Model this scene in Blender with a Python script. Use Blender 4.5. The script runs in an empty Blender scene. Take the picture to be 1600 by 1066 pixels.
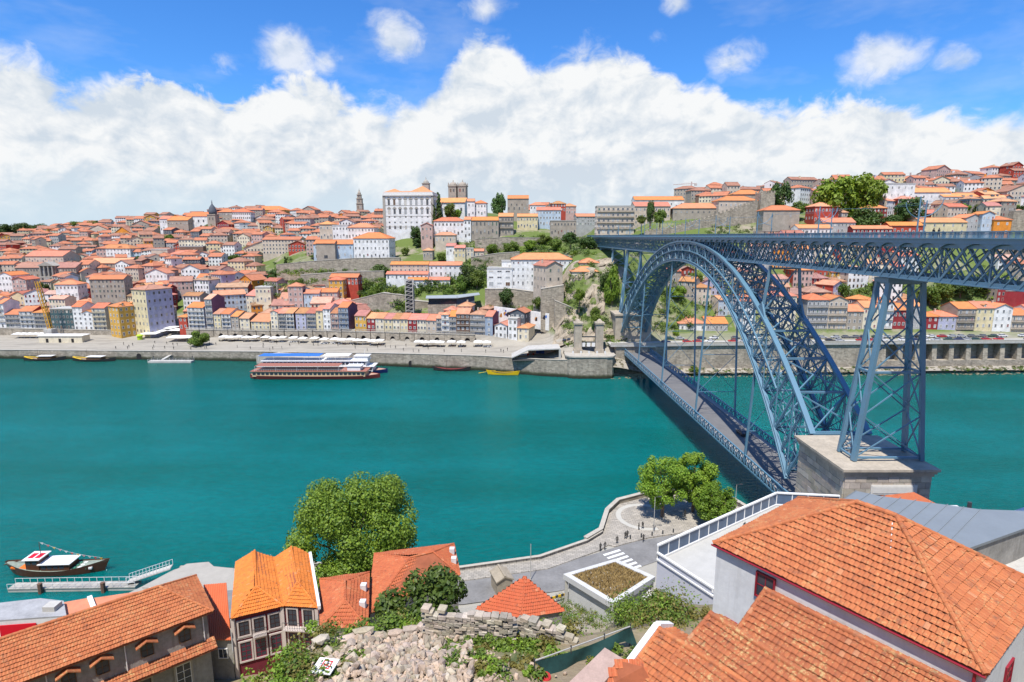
import bpy, bmesh, math, random
from mathutils import Vector, Matrix
from mathutils import noise as mn
R = math.radians
random.seed(11)
S = bpy.context.scene
C = S.collection

# ------------------------------------------------------------------ camera
F_PX, HZ, CAM_Z = 900.0, 369.0, 63.0
PITCH = math.atan((533 - HZ) / F_PX)
cam_d = bpy.data.cameras.new('camera')
cam_d.sensor_width = 36.0
cam_d.lens = 36.0 * F_PX / 1600.0
cam_d.clip_start = 0.5
cam_d.clip_end = 20000
cam = bpy.data.objects.new('camera', cam_d)
C.objects.link(cam)
cam.location = (0, 0, CAM_Z)
cam.rotation_euler = (R(90) - PITCH, 0, 0)
S.camera = cam

# ------------------------------------------------------------------ sun, sky, exposure
SUN = Vector((-0.15, -0.39, 0.908)).normalized()          # direction towards the sun
sd = bpy.data.lights.new('sun', 'SUN')
sd.energy = 5.0
sd.angle = R(0.53)
sd.color = (1.0, 0.955, 0.88)
so = bpy.data.objects.new('sun', sd)
C.objects.link(so)
so.location = (-60, -150, 400)
so.rotation_euler = SUN.to_track_quat('Z', 'Y').to_euler()
S.view_settings.view_transform = 'Standard'
S.view_settings.look = 'None'
S.view_settings.exposure = 0.3
S.view_settings.gamma = 1.0
S.view_settings.use_curve_mapping = False
S.cycles.use_denoising = True
S.cycles.max_bounces = 5
S.cycles.diffuse_bounces = 2
S.cycles.glossy_bounces = 2
S.cycles.transmission_bounces = 3
S.cycles.transparent_max_bounces = 6
S.cycles.caustics_reflective = False
S.cycles.caustics_refractive = False


class NT:
 """tiny helper to write node trees as expressions"""
 def __init__(self, tree):
  self.t = tree
  tree.nodes.clear()

 def n(self, kind, **kw):
  nd = self.t.nodes.new(kind)
  for k, v in kw.items():
   setattr(nd, k, v)
  return nd

 def put(self, sock, v):
  if isinstance(v, bpy.types.NodeSocket):
   self.t.links.new(v, sock)
  else:
   sock.default_value = v

 def m(self, op, a, b=0.0, c=0.0, clamp=False):
  nd = self.n('ShaderNodeMath', operation=op, use_clamp=clamp)
  for i, v in enumerate((a, b, c)):
   if i < len(nd.inputs):
    self.put(nd.inputs[i], v)
  return nd.outputs[0]

 def vm(self, op, a, b=(0, 0, 0)):
  nd = self.n('ShaderNodeVectorMath', operation=op)
  self.put(nd.inputs[0], a)
  if op == 'SCALE':
   self.put(nd.inputs[3], b)
  else:
   self.put(nd.inputs[1], b)
  return nd.outputs[1] if op in ('DISTANCE', 'DOT_PRODUCT', 'LENGTH') else nd.outputs[0]

 def mix(self, f, a, b, mode='MIX'):
  nd = self.n('ShaderNodeMix', data_type='RGBA', blend_type=mode)
  self.put(nd.inputs[0], f)
  self.put(nd.inputs[6], a if isinstance(a, bpy.types.NodeSocket) else c4(a))
  self.put(nd.inputs[7], b if isinstance(b, bpy.types.NodeSocket) else c4(b))
  return nd.outputs[2]

 def noise(self, vec, scale, detail=4.0, rough=0.55, dist=0.0):
  nd = self.n('ShaderNodeTexNoise')
  if vec is not None:
   self.put(nd.inputs['Vector'], vec)
  self.put(nd.inputs['Scale'], scale)
  self.put(nd.inputs['Detail'], detail)
  self.put(nd.inputs['Roughness'], rough)
  self.put(nd.inputs['Distortion'], dist)
  return nd.outputs[0]

 def mr(self, v, a, b, c=0.0, d=1.0, smooth=False):
  nd = self.n('ShaderNodeMapRange')
  if smooth:
   nd.interpolation_type = 'SMOOTHSTEP'
  for i, x in enumerate((v, a, b, c, d)):
   self.put(nd.inputs[i], x)
  return nd.outputs[0]


def c4(c):
 return (c[0], c[1], c[2], 1.0) if len(c) == 3 else c


def make_world():
 w = bpy.data.worlds.new('World')
 S.world = w
 w.use_nodes = True
 t = NT(w.node_tree)
 out = t.n('ShaderNodeOutputWorld')
 bg = t.n('ShaderNodeBackground')
 sky = t.n('ShaderNodeTexSky', sky_type='NISHITA', sun_disc=False)
 sky.sun_elevation = math.asin(SUN.z)
 sky.sun_rotation = math.atan2(SUN.x, SUN.y)
 sky.altitude = 60
 sky.air_density = 1.0
 sky.dust_density = 0.4
 sky.ozone_density = 3.0
 d = t.n('ShaderNodeTexCoord').outputs['Generated']
 sp = t.n('ShaderNodeSeparateXYZ')
 t.put(sp.inputs[0], d)
 az = t.m('ARCTAN2', sp.outputs[0], sp.outputs[1])
 el = t.m('ARCSINE', sp.outputs[2])
 eld = t.m('MULTIPLY', el, 180 / math.pi)
 # height of the cumulus bank round the horizon (degrees), by bearing
 pts = [(-180, 13), (-120, 12.5), (-80, 14), (-55, 12.5), (-39.6, 13.0), (-37.5, 12.6), (-35, 11.2), (-32.9, 11.5), (-28.5, 12.2), (-24.8, 11.0), (-22.7, 12.2),
           (-21.5, 13.0), (-19.9, 14.0), (-17.3, 13.6), (-15.6, 13.4), (-14.6, 12.4), (-10.7, 12.6), (-7.1, 14.0),
           (-4.7, 17.2), (-1.8, 18.5), (0.2, 17.2), (1.2, 15.4), (2.8, 15.6), (5.9, 16.7), (9.4, 16.1), (14, 14.3),
           (17.9, 13.1), (20.7, 11.5), (25.3, 11.4), (29.1, 10.6), (34.3, 10.6), (37.5, 9.3), (40, 9.8), (60, 12), (85, 13.5), (130, 12), (180, 13)]
 fc = t.n('ShaderNodeFloatCurve')
 cu = fc.mapping.curves[0]
 while len(cu.points) > 2:
  cu.points.remove(cu.points[-1])
 def X(a): return (a + 180) / 360
 cu.points[0].location = (0, pts[0][1] / 25)
 cu.points[1].location = (1, pts[-1][1] / 25)
 for a, e in pts[1:-1]:
  cu.points.new(X(a), e / 25)
 for p in cu.points:
  p.handle_type = 'AUTO_CLAMPED'
 fc.mapping.update()
 t.put(fc.inputs['Value'], t.m('ADD', t.m('DIVIDE', az, 2 * math.pi), 0.5))
 top = t.m('MULTIPLY', fc.outputs[0], 25.0)
 # stretch the direction a little so that puffs are wider than high
 v = t.vm('MULTIPLY', d, (1, 1, 1.35))
 big = t.noise(v, 9.0, 6, 0.56, 0.25)
 fine = t.noise(v, 26.0, 5, 0.6, 0.5)
 n = t.m('ADD', t.m('MULTIPLY', t.m('SUBTRACT', big, 0.5), 5.5), t.m('MULTIPLY', t.m('SUBTRACT', fine, 0.5), 3.6))
 edge = t.m('ADD', t.m('SUBTRACT', top, eld), n)
 mask = t.mr(edge, -0.5, t.mr(t.noise(v, 5.0, 3, .5), .36, .64, .5, 2.6), 0, 1, True)
 # a few loose clouds above the bank
 blobs = None
 for a, e, r in [(-10.5, 16.9, 2.6), (14.9, 19.6, 1.5), (-2.4, 19.6, 1.8), (13.1, 17.1, .9), (31, 13.6, 2.6), (19.6, 14.6, 2.0), (36.3, 12.6, 1.6), (40.5, 12.0, 1.5),
     (-60, 20, 5), (75, 24, 6), (120, 30, 7), (-120, 26, 7), (170, 34, 8), (-30, 38, 5), (40, 45, 6), (-19.6, 15.2, 2.6), (-16.8, 14.9, 1.8), (-25, 14, .9)]:
  c = Vector((math.sin(R(a)) * math.cos(R(e)), math.cos(R(a)) * math.cos(R(e)), math.sin(R(e)) * 1.35))
  b = t.m('SUBTRACT', r, t.m('MULTIPLY', t.vm('DISTANCE', v, tuple(c)), 52.0))
  blobs = b if blobs is None else t.m('MAXIMUM', blobs, b)
 be = t.m('ADD', blobs, t.m('MULTIPLY', n, 0.75))
 bm = t.m('MULTIPLY', t.mr(be, -0.3, 2.0, 0, 1, True), 0.82)
 thin = t.m('MULTIPLY', t.mr(t.noise(t.vm('MULTIPLY', d, (1, 1, 3)), 3.2, 5, .62), .52, .78), .28)
 # broken cumulus over the rest of the sky
 over = t.m('MULTIPLY', t.mr(t.m('ADD', t.noise(d, 3.1, 5, .6), t.mr(eld, 22, 34, -.3, 0)), .60, .74, 0, 1, True), .5)
 mask = t.m('MAXIMUM', t.m('MAXIMUM', t.m('MAXIMUM', mask, bm), thin), over)
 # cloud brightness: lit side against the shaded side of each puff
 off = t.vm('ADD', v, (-0.022, 0.0, 0.030))
 b2 = t.noise(off, 9.0, 5, 0.56, 0.25)
 f2 = t.noise(t.vm('ADD', v, (-0.008, 0, 0.012)), 26.0, 4, 0.6, 0.5)
 lit = t.m('ADD', t.m('MULTIPLY', t.m('SUBTRACT', big, b2), 2.6), t.m('MULTIPLY', t.m('SUBTRACT', fine, f2), 1.1))
 deep = t.mr(edge, 0.5, 11.0, 0.15, -0.10)
 sh = t.m('ADD', t.m('ADD', lit, deep), t.m('MULTIPLY', t.m('SUBTRACT', t.noise(t.vm('MULTIPLY', d, (1, 1, 2.2)), 4.0, 4, .6), .5), 1.1))
 sh = t.mr(sh, -0.34, 0.28)
 white = t.mix(sh, (0.525, 0.588, 0.66), (0.76, 0.772, 0.78))
 # low haze under the bank, pale blue, towards the horizon
 low = t.mr(t.m('ADD', eld, t.m('MULTIPLY', n, 0.8)), 1.2, 7.0, 0.85, 0.0, True)
 leftb = t.mr(t.m('MULTIPLY', az, 180 / math.pi), 2.0, -28.0, 0.55, 1.0)
 white = t.mix(t.m('MULTIPLY', low, leftb), white, (0.52, 0.635, 0.72))
 cloud = t.vm('SCALE', white, 10.0)
 hs = t.n('ShaderNodeHueSaturation')
 t.put(hs.inputs['Saturation'], 1.14)
 t.put(hs.inputs['Value'], 1.0)
 t.put(hs.inputs['Color'], sky.outputs[0])
 blue = t.vm('MULTIPLY', hs.outputs[0], (0.62, 1.10, 1.62))
 colr = t.mix(mask, blue, cloud)
 t.put(bg.inputs[0], colr)
 bg.inputs[1].default_value = 0.10
 t.t.links.new(bg.outputs[0], out.inputs[0])


make_world()
S.world.cycles.sampling_method = 'MANUAL'
S.world.cycles.sample_map_resolution = 512


# ------------------------------------------------------------------ geometry of the view
def ray(px, py):
 a, b = (px - 800) / F_PX, -(py - 533) / F_PX
 return Vector((a, math.cos(PITCH) + b * math.sin(PITCH), -math.sin(PITCH) + b * math.cos(PITCH)))


def at_z(px, py, z):
 d = ray(px, py)
 t = (z - CAM_Z) / d.z
 return Vector((d.x * t, d.y * t, z))


def at_y(px, py, Y):
 d = ray(px, py)
 t = Y / d.y
 return Vector((d.x * t, Y, CAM_Z + d.z * t))


def proj(p):
 x, y, z = p[0], p[1], p[2] - CAM_Z
 dep = y * math.cos(PITCH) - z * math.sin(PITCH)
 up = y * math.sin(PITCH) + z * math.cos(PITCH)
 return 800 + F_PX * x / dep, 533 - F_PX * up / dep, dep


# ------------------------------------------------------------------ materials
MAT = {}


def mat(name, col, rough=0.8, var=0.18, scale=0.6, bump=0.0, bscale=8.0, metal=0.0, spec=0.4, col2=None, streak=0.0, rnd=0.0, joints=0.0):
 """procedural surface: base colour, broken by two noises (and run marks), fine relief, optional per-object shift"""
 if name in MAT:
  return MAT[name]
 m = bpy.data.materials.new(name)
 m.use_nodes = True
 t = NT(m.node_tree)
 o = t.n('ShaderNodeOutputMaterial')
 p = t.n('ShaderNodeBsdfPrincipled')
 t.t.links.new(p.outputs[0], o.inputs[0])
 pos = t.n('ShaderNodeNewGeometry').outputs['Position']
 n1 = t.noise(pos, scale, 5, .6)
 n2 = t.noise(pos, scale * 7.3, 4, .6)
 f = t.m('ADD', t.m('MULTIPLY', n1, .65), t.m('MULTIPLY', n2, .35))
 f = t.mr(f, .32, .68)
 a = tuple(max(0, c * (1 - var)) for c in col)
 b = col2 if col2 else tuple(min(1, c * (1 + var * .8)) for c in col)
 colr = t.mix(f, a, b)
 if streak:
  st = t.noise(t.vm('MULTIPLY', pos, (1, 1, .12)), scale * 4, 5, .65)
  colr = t.mix(t.m('MULTIPLY', t.mr(st, .5, .72), streak), colr, (.16, .145, .125))
 if joints:
  bk = t.n('ShaderNodeTexBrick')
  t.put(bk.inputs['Vector'], pos)
  bk.inputs['Scale'].default_value = 1.0
  bk.inputs['Mortar Size'].default_value = .035
  bk.inputs['Brick Width'].default_value = joints * 1.8
  bk.inputs['Row Height'].default_value = joints
  bk.inputs['Color1'].default_value = (.78, .78, .78, 1)
  bk.inputs['Color2'].default_value = (1.1, 1.08, 1.05, 1)
  bk.inputs['Mortar'].default_value = (.5, .5, .5, 1)
  colr = t.mix(1.0, colr, bk.outputs[0], 'MULTIPLY')
 if rnd:
  r = t.n('ShaderNodeObjectInfo').outputs['Random']
  hs = t.n('ShaderNodeHueSaturation')
  t.put(hs.inputs['Hue'], t.mr(r, 0, 1, .5 - .022 * rnd, .5 + .018 * rnd))
  t.put(hs.inputs['Value'], t.mr(t.m('FRACT', t.m('MULTIPLY', r, 7.31)), 0, 1, 1 - .28 * rnd, 1 + .22 * rnd))
  t.put(hs.inputs['Saturation'], t.mr(t.m('FRACT', t.m('MULTIPLY', r, 3.77)), 0, 1, 1 - .25 * rnd, 1 + .05 * rnd))
  t.put(hs.inputs['Color'], colr)
  colr = hs.outputs[0]
 t.put(p.inputs['Base Color'], colr)
 p.inputs['Roughness'].default_value = rough
 p.inputs['Metallic'].default_value = metal
 p.inputs['Specular IOR Level'].default_value = spec
 if bump:
  bn = t.n('ShaderNodeBump')
  bn.inputs['Strength'].default_value = bump
  bn.inputs['Distance'].default_value = .05
  t.put(bn.inputs['Height'], t.noise(pos, bscale, 5, .6))
  t.put(p.inputs['Normal'], bn.outputs[0])
 MAT[name] = m
 return m


def glass_mat(name='glass', col=(.02, .025, .03)):
 if name in MAT:
  return MAT[name]
 m = bpy.data.materials.new(name)
 m.use_nodes = True
 p = m.node_tree.nodes['Principled BSDF']
 t = m.node_tree
 nz = t.nodes.new('ShaderNodeTexNoise')
 nz.inputs['Scale'].default_value = .9
 rp = t.nodes.new('ShaderNodeValToRGB')
 rp.color_ramp.elements[0].color = c4(tuple(c * .5 for c in col))
 rp.color_ramp.elements[1].color = c4(tuple(c * 2.2 for c in col))
 t.links.new(nz.outputs[0], rp.inputs[0])
 t.links.new(rp.outputs[0], p.inputs['Base Color'])
 p.inputs['Roughness'].default_value = .12
 p.inputs['Specular IOR Level'].default_value = .5
 MAT[name] = m
 return m


def leaf_mat(name, col, col2):
 """foliage: colour by leaf and by clump, light shining through"""
 if name in MAT:
  return MAT[name]
 m = bpy.data.materials.new(name)
 m.use_nodes = True
 t = NT(m.node_tree)
 o = t.n('ShaderNodeOutputMaterial')
 p = t.n('ShaderNodeBsdfPrincipled')
 tr = t.n('ShaderNodeBsdfTranslucent')
 mx = t.n('ShaderNodeMixShader')
 pos = t.n('ShaderNodeNewGeometry')
 ri = pos.outputs['Random Per Island']
 f = t.m('ADD', t.m('MULTIPLY', ri, .55), t.m('MULTIPLY', t.noise(pos.outputs['Position'], .55, 3), .6))
 c = t.mix(t.mr(f, .2, .95), col, col2)
 r = t.n('ShaderNodeObjectInfo').outputs['Random']
 hs = t.n('ShaderNodeHueSaturation')
 t.put(hs.inputs['Hue'], t.mr(r, 0, 1, .485, .515))
 t.put(hs.inputs['Value'], t.mr(t.m('FRACT', t.m('MULTIPLY', r, 5.3)), 0, 1, .8, 1.15))
 t.put(hs.inputs['Color'], c)
 t.put(p.inputs['Base Color'], hs.outputs[0])
 p.inputs['Roughness'].default_value = .5
 p.inputs['Specular IOR Level'].default_value = .3
 t.put(tr.inputs[0], t.vm('MULTIPLY', hs.outputs[0], (1.3, 1.35, .6)))
 mx.inputs[0].default_value = .24
 t.t.links.new(p.outputs[0], mx.inputs[1])
 t.t.links.new(tr.outputs[0], mx.inputs[2])
 t.t.links.new(mx.outputs[0], o.inputs[0])
 MAT[name] = m
 return m


# ------------------------------------------------------------------ mesh helpers
class MB:
 def __init__(self):
  self.v, self.f, self.mi = [], [], []
  self.cur = 0

 def face(self, pts):
  i = len(self.v)
  self.v += [tuple(p) for p in pts]
  self.f.append(tuple(range(i, i + len(pts))))
  self.mi.append(self.cur)

 def add(self, vs, fs):
  i = len(self.v)
  self.v += [tuple(p) for p in vs]
  for f in fs:
   self.f.append(tuple(i + k for k in f))
   self.mi.append(self.cur)

 BF = [(0, 3, 2, 1), (4, 5, 6, 7), (0, 1, 5, 4), (1, 2, 6, 5), (2, 3, 7, 6), (3, 0, 4, 7)]

 def box(self, x0, x1, y0, y1, z0, z1):
  self.add([(x0, y0, z0), (x1, y0, z0), (x1, y1, z0), (x0, y1, z0), (x0, y0, z1), (x1, y0, z1), (x1, y1, z1), (x0, y1, z1)], self.BF)

 def bar(self, a, b, w, h, up=(0, 0, 1)):
  a, b = Vector(a), Vector(b)
  d = (b - a).normalized()
  u = Vector(up)
  s = d.cross(u)
  if s.length < 1e-4:
   s = d.cross(Vector((0, 1, 0)))
  s.normalize()
  u = s.cross(d)
  s *= w / 2
  u = u * h / 2
  self.add([a - s - u, a + s - u, b + s - u, b - s - u, a - s + u, a + s + u, b + s + u, b - s + u], self.BF)

 def prism(self, poly, z0, z1):
  """poly: list of (x, y) counter-clockwise; z0/z1 numbers or lists"""
  n = len(poly)
  za = z0 if isinstance(z0, (list, tuple)) else [z0] * n
  zb = z1 if isinstance(z1, (list, tuple)) else [z1] * n
  vs = [(p[0], p[1], za[i]) for i, p in enumerate(poly)] + [(p[0], p[1], zb[i]) for i, p in enumerate(poly)]
  fs = [tuple(range(n - 1, -1, -1)), tuple(range(n, 2 * n))]
  fs += [(i, (i + 1) % n, n + (i + 1) % n, n + i) for i in range(n)]
  self.add(vs, fs)

 def slab(self, pts, t):
  """thick sheet under a (nearly flat) 3-D polygon given counter-clockwise from above"""
  n = len(pts)
  vs = [tuple(p) for p in pts] + [(p[0], p[1], p[2] - t) for p in pts]
  fs = [tuple(range(n)), tuple(range(2 * n - 1, n - 1, -1))]
  fs += [((i + 1) % n, i, n + i, n + (i + 1) % n) for i in range(n)]
  self.add(vs, fs)

 def lathe(self, prof, n=12, c=(0, 0, 0), ph=0.0, sx=1, sy=1):
  vs, fs = [], []
  for r, z in prof:
   for k in range(n):
    a = ph + 2 * math.pi * k / n
    vs.append((c[0] + r * math.cos(a) * sx, c[1] + r * math.sin(a) * sy, c[2] + z))
  for i in range(len(prof) - 1):
   for k in range(n):
    fs.append((i * n + k, i * n + (k + 1) % n, (i + 1) * n + (k + 1) % n, (i + 1) * n + k))
  fs.append(tuple(range(n - 1, -1, -1)))
  fs.append(tuple(range((len(prof) - 1) * n, len(prof) * n)))
  self.add(vs, fs)

 def tube(self, pts, rad, n=6):
  pts = [Vector(p) for p in pts]
  rads = rad if isinstance(rad, (list, tuple)) else [rad] * len(pts)
  vs, fs = [], []
  for i, p in enumerate(pts):
   d = (pts[min(i + 1, len(pts) - 1)] - pts[max(i - 1, 0)]).normalized()
   s = d.cross(Vector((0, 0, 1)))
   if s.length < 1e-3:
    s = d.cross(Vector((0, 1, 0)))
   s.normalize()
   u = s.cross(d)
   for k in range(n):
    a = 2 * math.pi * k / n
    vs.append(p + (s * math.cos(a) + u * math.sin(a)) * rads[i])
  for i in range(len(pts) - 1):
   for k in range(n):
    fs.append((i * n + k, (i + 1) * n + k, (i + 1) * n + (k + 1) % n, i * n + (k + 1) % n))
  fs.append(tuple(range(n)))
  fs.append(tuple(range(len(pts) * n - 1, (len(pts) - 1) * n - 1, -1)))
  self.add(vs, fs)

 def mesh(self, name, mats, smooth=False):
  me = bpy.data.meshes.new(name)
  me.from_pydata(self.v, [], self.f)
  for m in (mats if isinstance(mats, (list, tuple)) else [mats]):
   me.materials.append(m)
  me.polygons.foreach_set('material_index', self.mi)
  if smooth:
   me.polygons.foreach_set('use_smooth', [True] * len(self.f))
  me.update()
  return me

 def build(self, name, mats, parent=None, smooth=False, kind=None, loc=None):
  return put(name, self.mesh(name, mats, smooth), parent, kind, loc)


def put(name, me, parent=None, kind=None, loc=None, rz=None):
 o = bpy.data.objects.new(name, me)
 C.objects.link(o)
 if parent is not None:
  o.parent = parent
 if loc is not None:
  o.location = loc
 if rz is not None:
  o.rotation_euler = (0, 0, rz)
 if kind:
  o['kind'] = kind
 return o


def tag(o, label, cat, group=None):
 o['label'] = label
 o['category'] = cat
 if group:
  o['group'] = group
 return o


def thing(name, label, cat, loc=(0, 0, 0), rz=0.0, group=None):
 o = bpy.data.objects.new(name, None)
 o.empty_display_size = .5
 C.objects.link(o)
 o.location = loc
 o.rotation_euler = (0, 0, rz)
 return tag(o, label, cat, group)


def struct(o):
 o['kind'] = 'structure'
 return o


UNIT = {}


def member(name, a, b, w, h, m, parent, up=(0, 0, 1)):
 """one straight bar as an object of its own; all bars of a material share one unit box"""
 if m.name not in UNIT:
  mb = MB()
  mb.box(-.5, .5, -.5, .5, -.5, .5)
  UNIT[m.name] = mb.mesh('bar', m)
 a, b = Vector(a), Vector(b)
 d = b - a
 L = d.length
 d.normalize()
 s = d.cross(Vector(up))
 if s.length < 1e-4:
  s = d.cross(Vector((0, 1, 0)))
 s.normalize()
 u = s.cross(d)
 M = Matrix(((s.x * w, d.x * L, u.x * h, (a.x + b.x) / 2), (s.y * w, d.y * L, u.y * h, (a.y + b.y) / 2), (s.z * w, d.z * L, u.z * h, (a.z + b.z) / 2), (0, 0, 0, 1)))
 o = bpy.data.objects.new(name, UNIT[m.name])
 C.objects.link(o)
 o.parent = parent
 o.matrix_local = M
 return o


def lerp(a, b, t):
 return a + (b - a) * t


def interp(x, tab):
 if x <= tab[0][0]:
  return tab[0][1]
 for (x0, y0), (x1, y1) in zip(tab, tab[1:]):
  if x <= x1:
   return lerp(y0, y1, (x - x0) / (x1 - x0))
 return tab[-1][1]

# ================================================================== SETTING: far bank, river, near bank
UK = 0.984 / 900.0


def px_of(X, Y):
 return 800 + X / Y / UK


FAR = [
 (-700, [(300, 4.5), (330, 6), (350, 8), (400, 16), (470, 27), (560, 40), (700, 54), (850, 60), (1400, 64)]),
 (0, [(295, 4.5), (325, 6), (345, 8), (400, 18), (470, 31), (560, 43), (700, 56), (800, 61), (1400, 66)]),
 (130, [(293, 4.5), (325, 6), (345, 9), (400, 20), (470, 34), (560, 47), (700, 63), (820, 70), (1400, 72)]),
 (250, [(292, 4.5), (330, 6), (350, 12), (400, 25), (470, 40), (560, 56), (650, 72), (750, 80), (1400, 80)]),
 (400, [(288, 5), (316, 6.5), (318, 11), (345, 13), (370, 19), (430, 33), (520, 55), (640, 81), (700, 86), (1400, 86)]),
 (480, [(283, 5.5), (310, 7), (312, 12), (335, 13), (365, 24), (385, 33), (430, 47), (520, 66), (640, 80), (1400, 82)]),
 (560, [(280, 6), (304, 7), (306, 12.5), (330, 14), (345, 22), (360, 32), (385, 38), (392, 46), (430, 49), (520, 66), (620, 77), (1400, 80)]),
 (640, [(275, 6.5), (297, 7.5), (299, 13), (318, 14), (330, 21), (346, 36), (375, 42), (385, 47), (420, 52), (430, 64), (480, 68), (560, 80), (1400, 85)]),
 (750, [(268, 7), (291, 8.5), (293, 13), (316, 15), (330, 24), (346, 36), (370, 42), (400, 50), (430, 64), (470, 78), (520, 84), (700, 85), (1400, 84)]),
 (850, [(257, 7), (280, 10), (298, 13), (310, 22), (322, 34), (355, 38), (372, 50), (400, 58), (450, 70), (560, 82), (1400, 84)]),
 (905, [(254, 8), (262, 12), (278, 13.5), (290, 28), (302, 46), (330, 53), (380, 57), (450, 61), (600, 68), (1400, 75)]),
 (960, [(253, 5), (262, 10), (266, 14), (274, 16), (290, 40), (310, 50), (345, 54), (390, 60), (420, 66), (470, 80), (1400, 90)]),
 (1030, [(254, 2), (264.6, 3), (265.6, 14), (284, 14.5), (300, 30), (330, 48), (365, 59), (385, 64), (440, 82), (600, 95), (1400, 98)]),
 (1120, [(256, 1.5), (266.6, 3), (267.6, 14), (286, 14.5), (302, 26), (330, 46), (365, 60), (385, 66), (430, 84), (520, 96), (1400, 100)]),
 (1300, [(258, 1.5), (268.6, 3), (269.6, 14), (286, 14.5), (302, 26), (325, 43), (355, 60), (400, 77), (480, 97), (600, 102), (1400, 106)]),
 (1450, [(260, 1.5), (270.6, 3), (271.6, 14), (287, 14.5), (303, 26), (325, 44), (355, 61), (400, 80), (480, 104), (600, 110), (1400, 112)]),
 (1600, [(262, 1.5), (272.6, 3), (273.6, 14), (290, 14.5), (306, 28), (325, 45), (350, 61), (400, 82), (470, 106), (600, 112), (1400, 114)]),
 (2400, [(268, 1.5), (278.6, 3), (279.6, 14), (300, 14.5), (316, 28), (345, 46), (370, 61), (420, 80), (490, 100), (620, 108), (1400, 110)]),
]


def shore_far(px):
 return interp(px, [(c, t[0][0]) for c, t in FAR])


def zfar(X, Y, rough=True):
 px = px_of(X, Y)
 s = Y - shore_far(px)
 if px <= FAR[0][0]:
  z = interp(FAR[0][1][0][0] + s, FAR[0][1])
 elif px >= FAR[-1][0]:
  z = interp(FAR[-1][1][0][0] + s, FAR[-1][1])
 else:
  for (c0, t0), (c1, t1) in zip(FAR, FAR[1:]):
   if px <= c1:
    k = (px - c0) / (c1 - c0)
    k = k * k * (3 - 2 * k)
    z = lerp(interp(t0[0][0] + s, t0), interp(t1[0][0] + s, t1), k)
    break
 if rough and s > 45:
  z += 2.2 * min(1, (s - 45) / 60) * mn.noise((X * .022, Y * .022, 0))
 return z


def on_ground(px, py, y0=None):
 d = ray(px, py)
 Y = y0 or shore_far(px)
 while Y < 1300:
  t = Y / d.y
  X = d.x * t
  z = CAM_Z + d.z * t
  g = zfar(X, Y)
  if z <= g:
   return Vector((X, Y, g))
  Y += 1.0
 t = 1000 / d.y
 return Vector((d.x * t, 1000, zfar(d.x * t, 1000)))


def build_far():
 cols = []
 p = -900
 while p < 2600:
  cols.append(p)
  p += 7 if -60 < p < 1660 else 60
 rows = [0, 2, 5, 8, 11, 13, 15, 18, 21, 24, 26, 28, 30, 33, 36, 40, 44, 48, 53, 58, 63, 69, 75, 82, 90, 98, 106, 115, 125, 136, 148, 162, 178, 195, 215, 240, 270, 305, 345, 390, 450, 520, 620, 760, 1000, 2500, 6000]
 vs, fs = [], []
 for p in cols:
  ys = shore_far(p)
  for s in rows:
   Y = ys + s
   X = (p - 800) * UK * Y
   z = zfar(X, min(Y, 1400)) if Y < 1400 else 74
   vs.append((X, Y, z))
 n = len(rows)
 for i in range(len(cols) - 1):
  for j in range(n - 1):
   a = i * n + j
   fs.append((a, a + n, a + n + 1, a + 1))
 mb = MB()
 mb.add(vs, fs)
 m = bpy.data.materials.new('hill_ground')
 m.use_nodes = True
 t = NT(m.node_tree)
 o = t.n('ShaderNodeOutputMaterial')
 pb = t.n('ShaderNodeBsdfPrincipled')
 t.t.links.new(pb.outputs[0], o.inputs[0])
 g = t.n('ShaderNodeNewGeometry')
 pos = g.outputs['Position']
 sp = t.n('ShaderNodeSeparateXYZ')
 t.put(sp.inputs[0], pos)
 n1 = t.noise(pos, .05, 6, .6)
 n2 = t.noise(pos, .5, 6, .65)
 n3 = t.noise(pos, 1.3, 5, .7)
 soil = t.mix(n2, (.25, .20, .145), (.36, .32, .26))
 grass = t.mix(n3, (.075, .115, .028), (.16, .20, .055))
 c = t.mix(t.mr(t.m('ADD', n1, t.m('MULTIPLY', n2, .35)), .50, .66), soil, grass)
 # paved quay at the river's edge
 pav = t.mix(t.noise(pos, .35, 5, .7), (.29, .26, .21), (.40, .365, .305))
 pav = t.mix(t.mr(t.noise(t.vm('MULTIPLY', pos, (.4, 2, 1)), .12, 4, .7), .48, .62, 0, .6), pav, (.22, .20, .17))
 c = t.mix(t.mr(sp.outputs[2], 13.2, 15.6), pav, c)
 t.put(pb.inputs['Base Color'], c)
 pb.inputs['Roughness'].default_value = .95
 pb.inputs['Specular IOR Level'].default_value = .15
 struct(mb.build('hillside_terrain', m, smooth=False))


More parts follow.
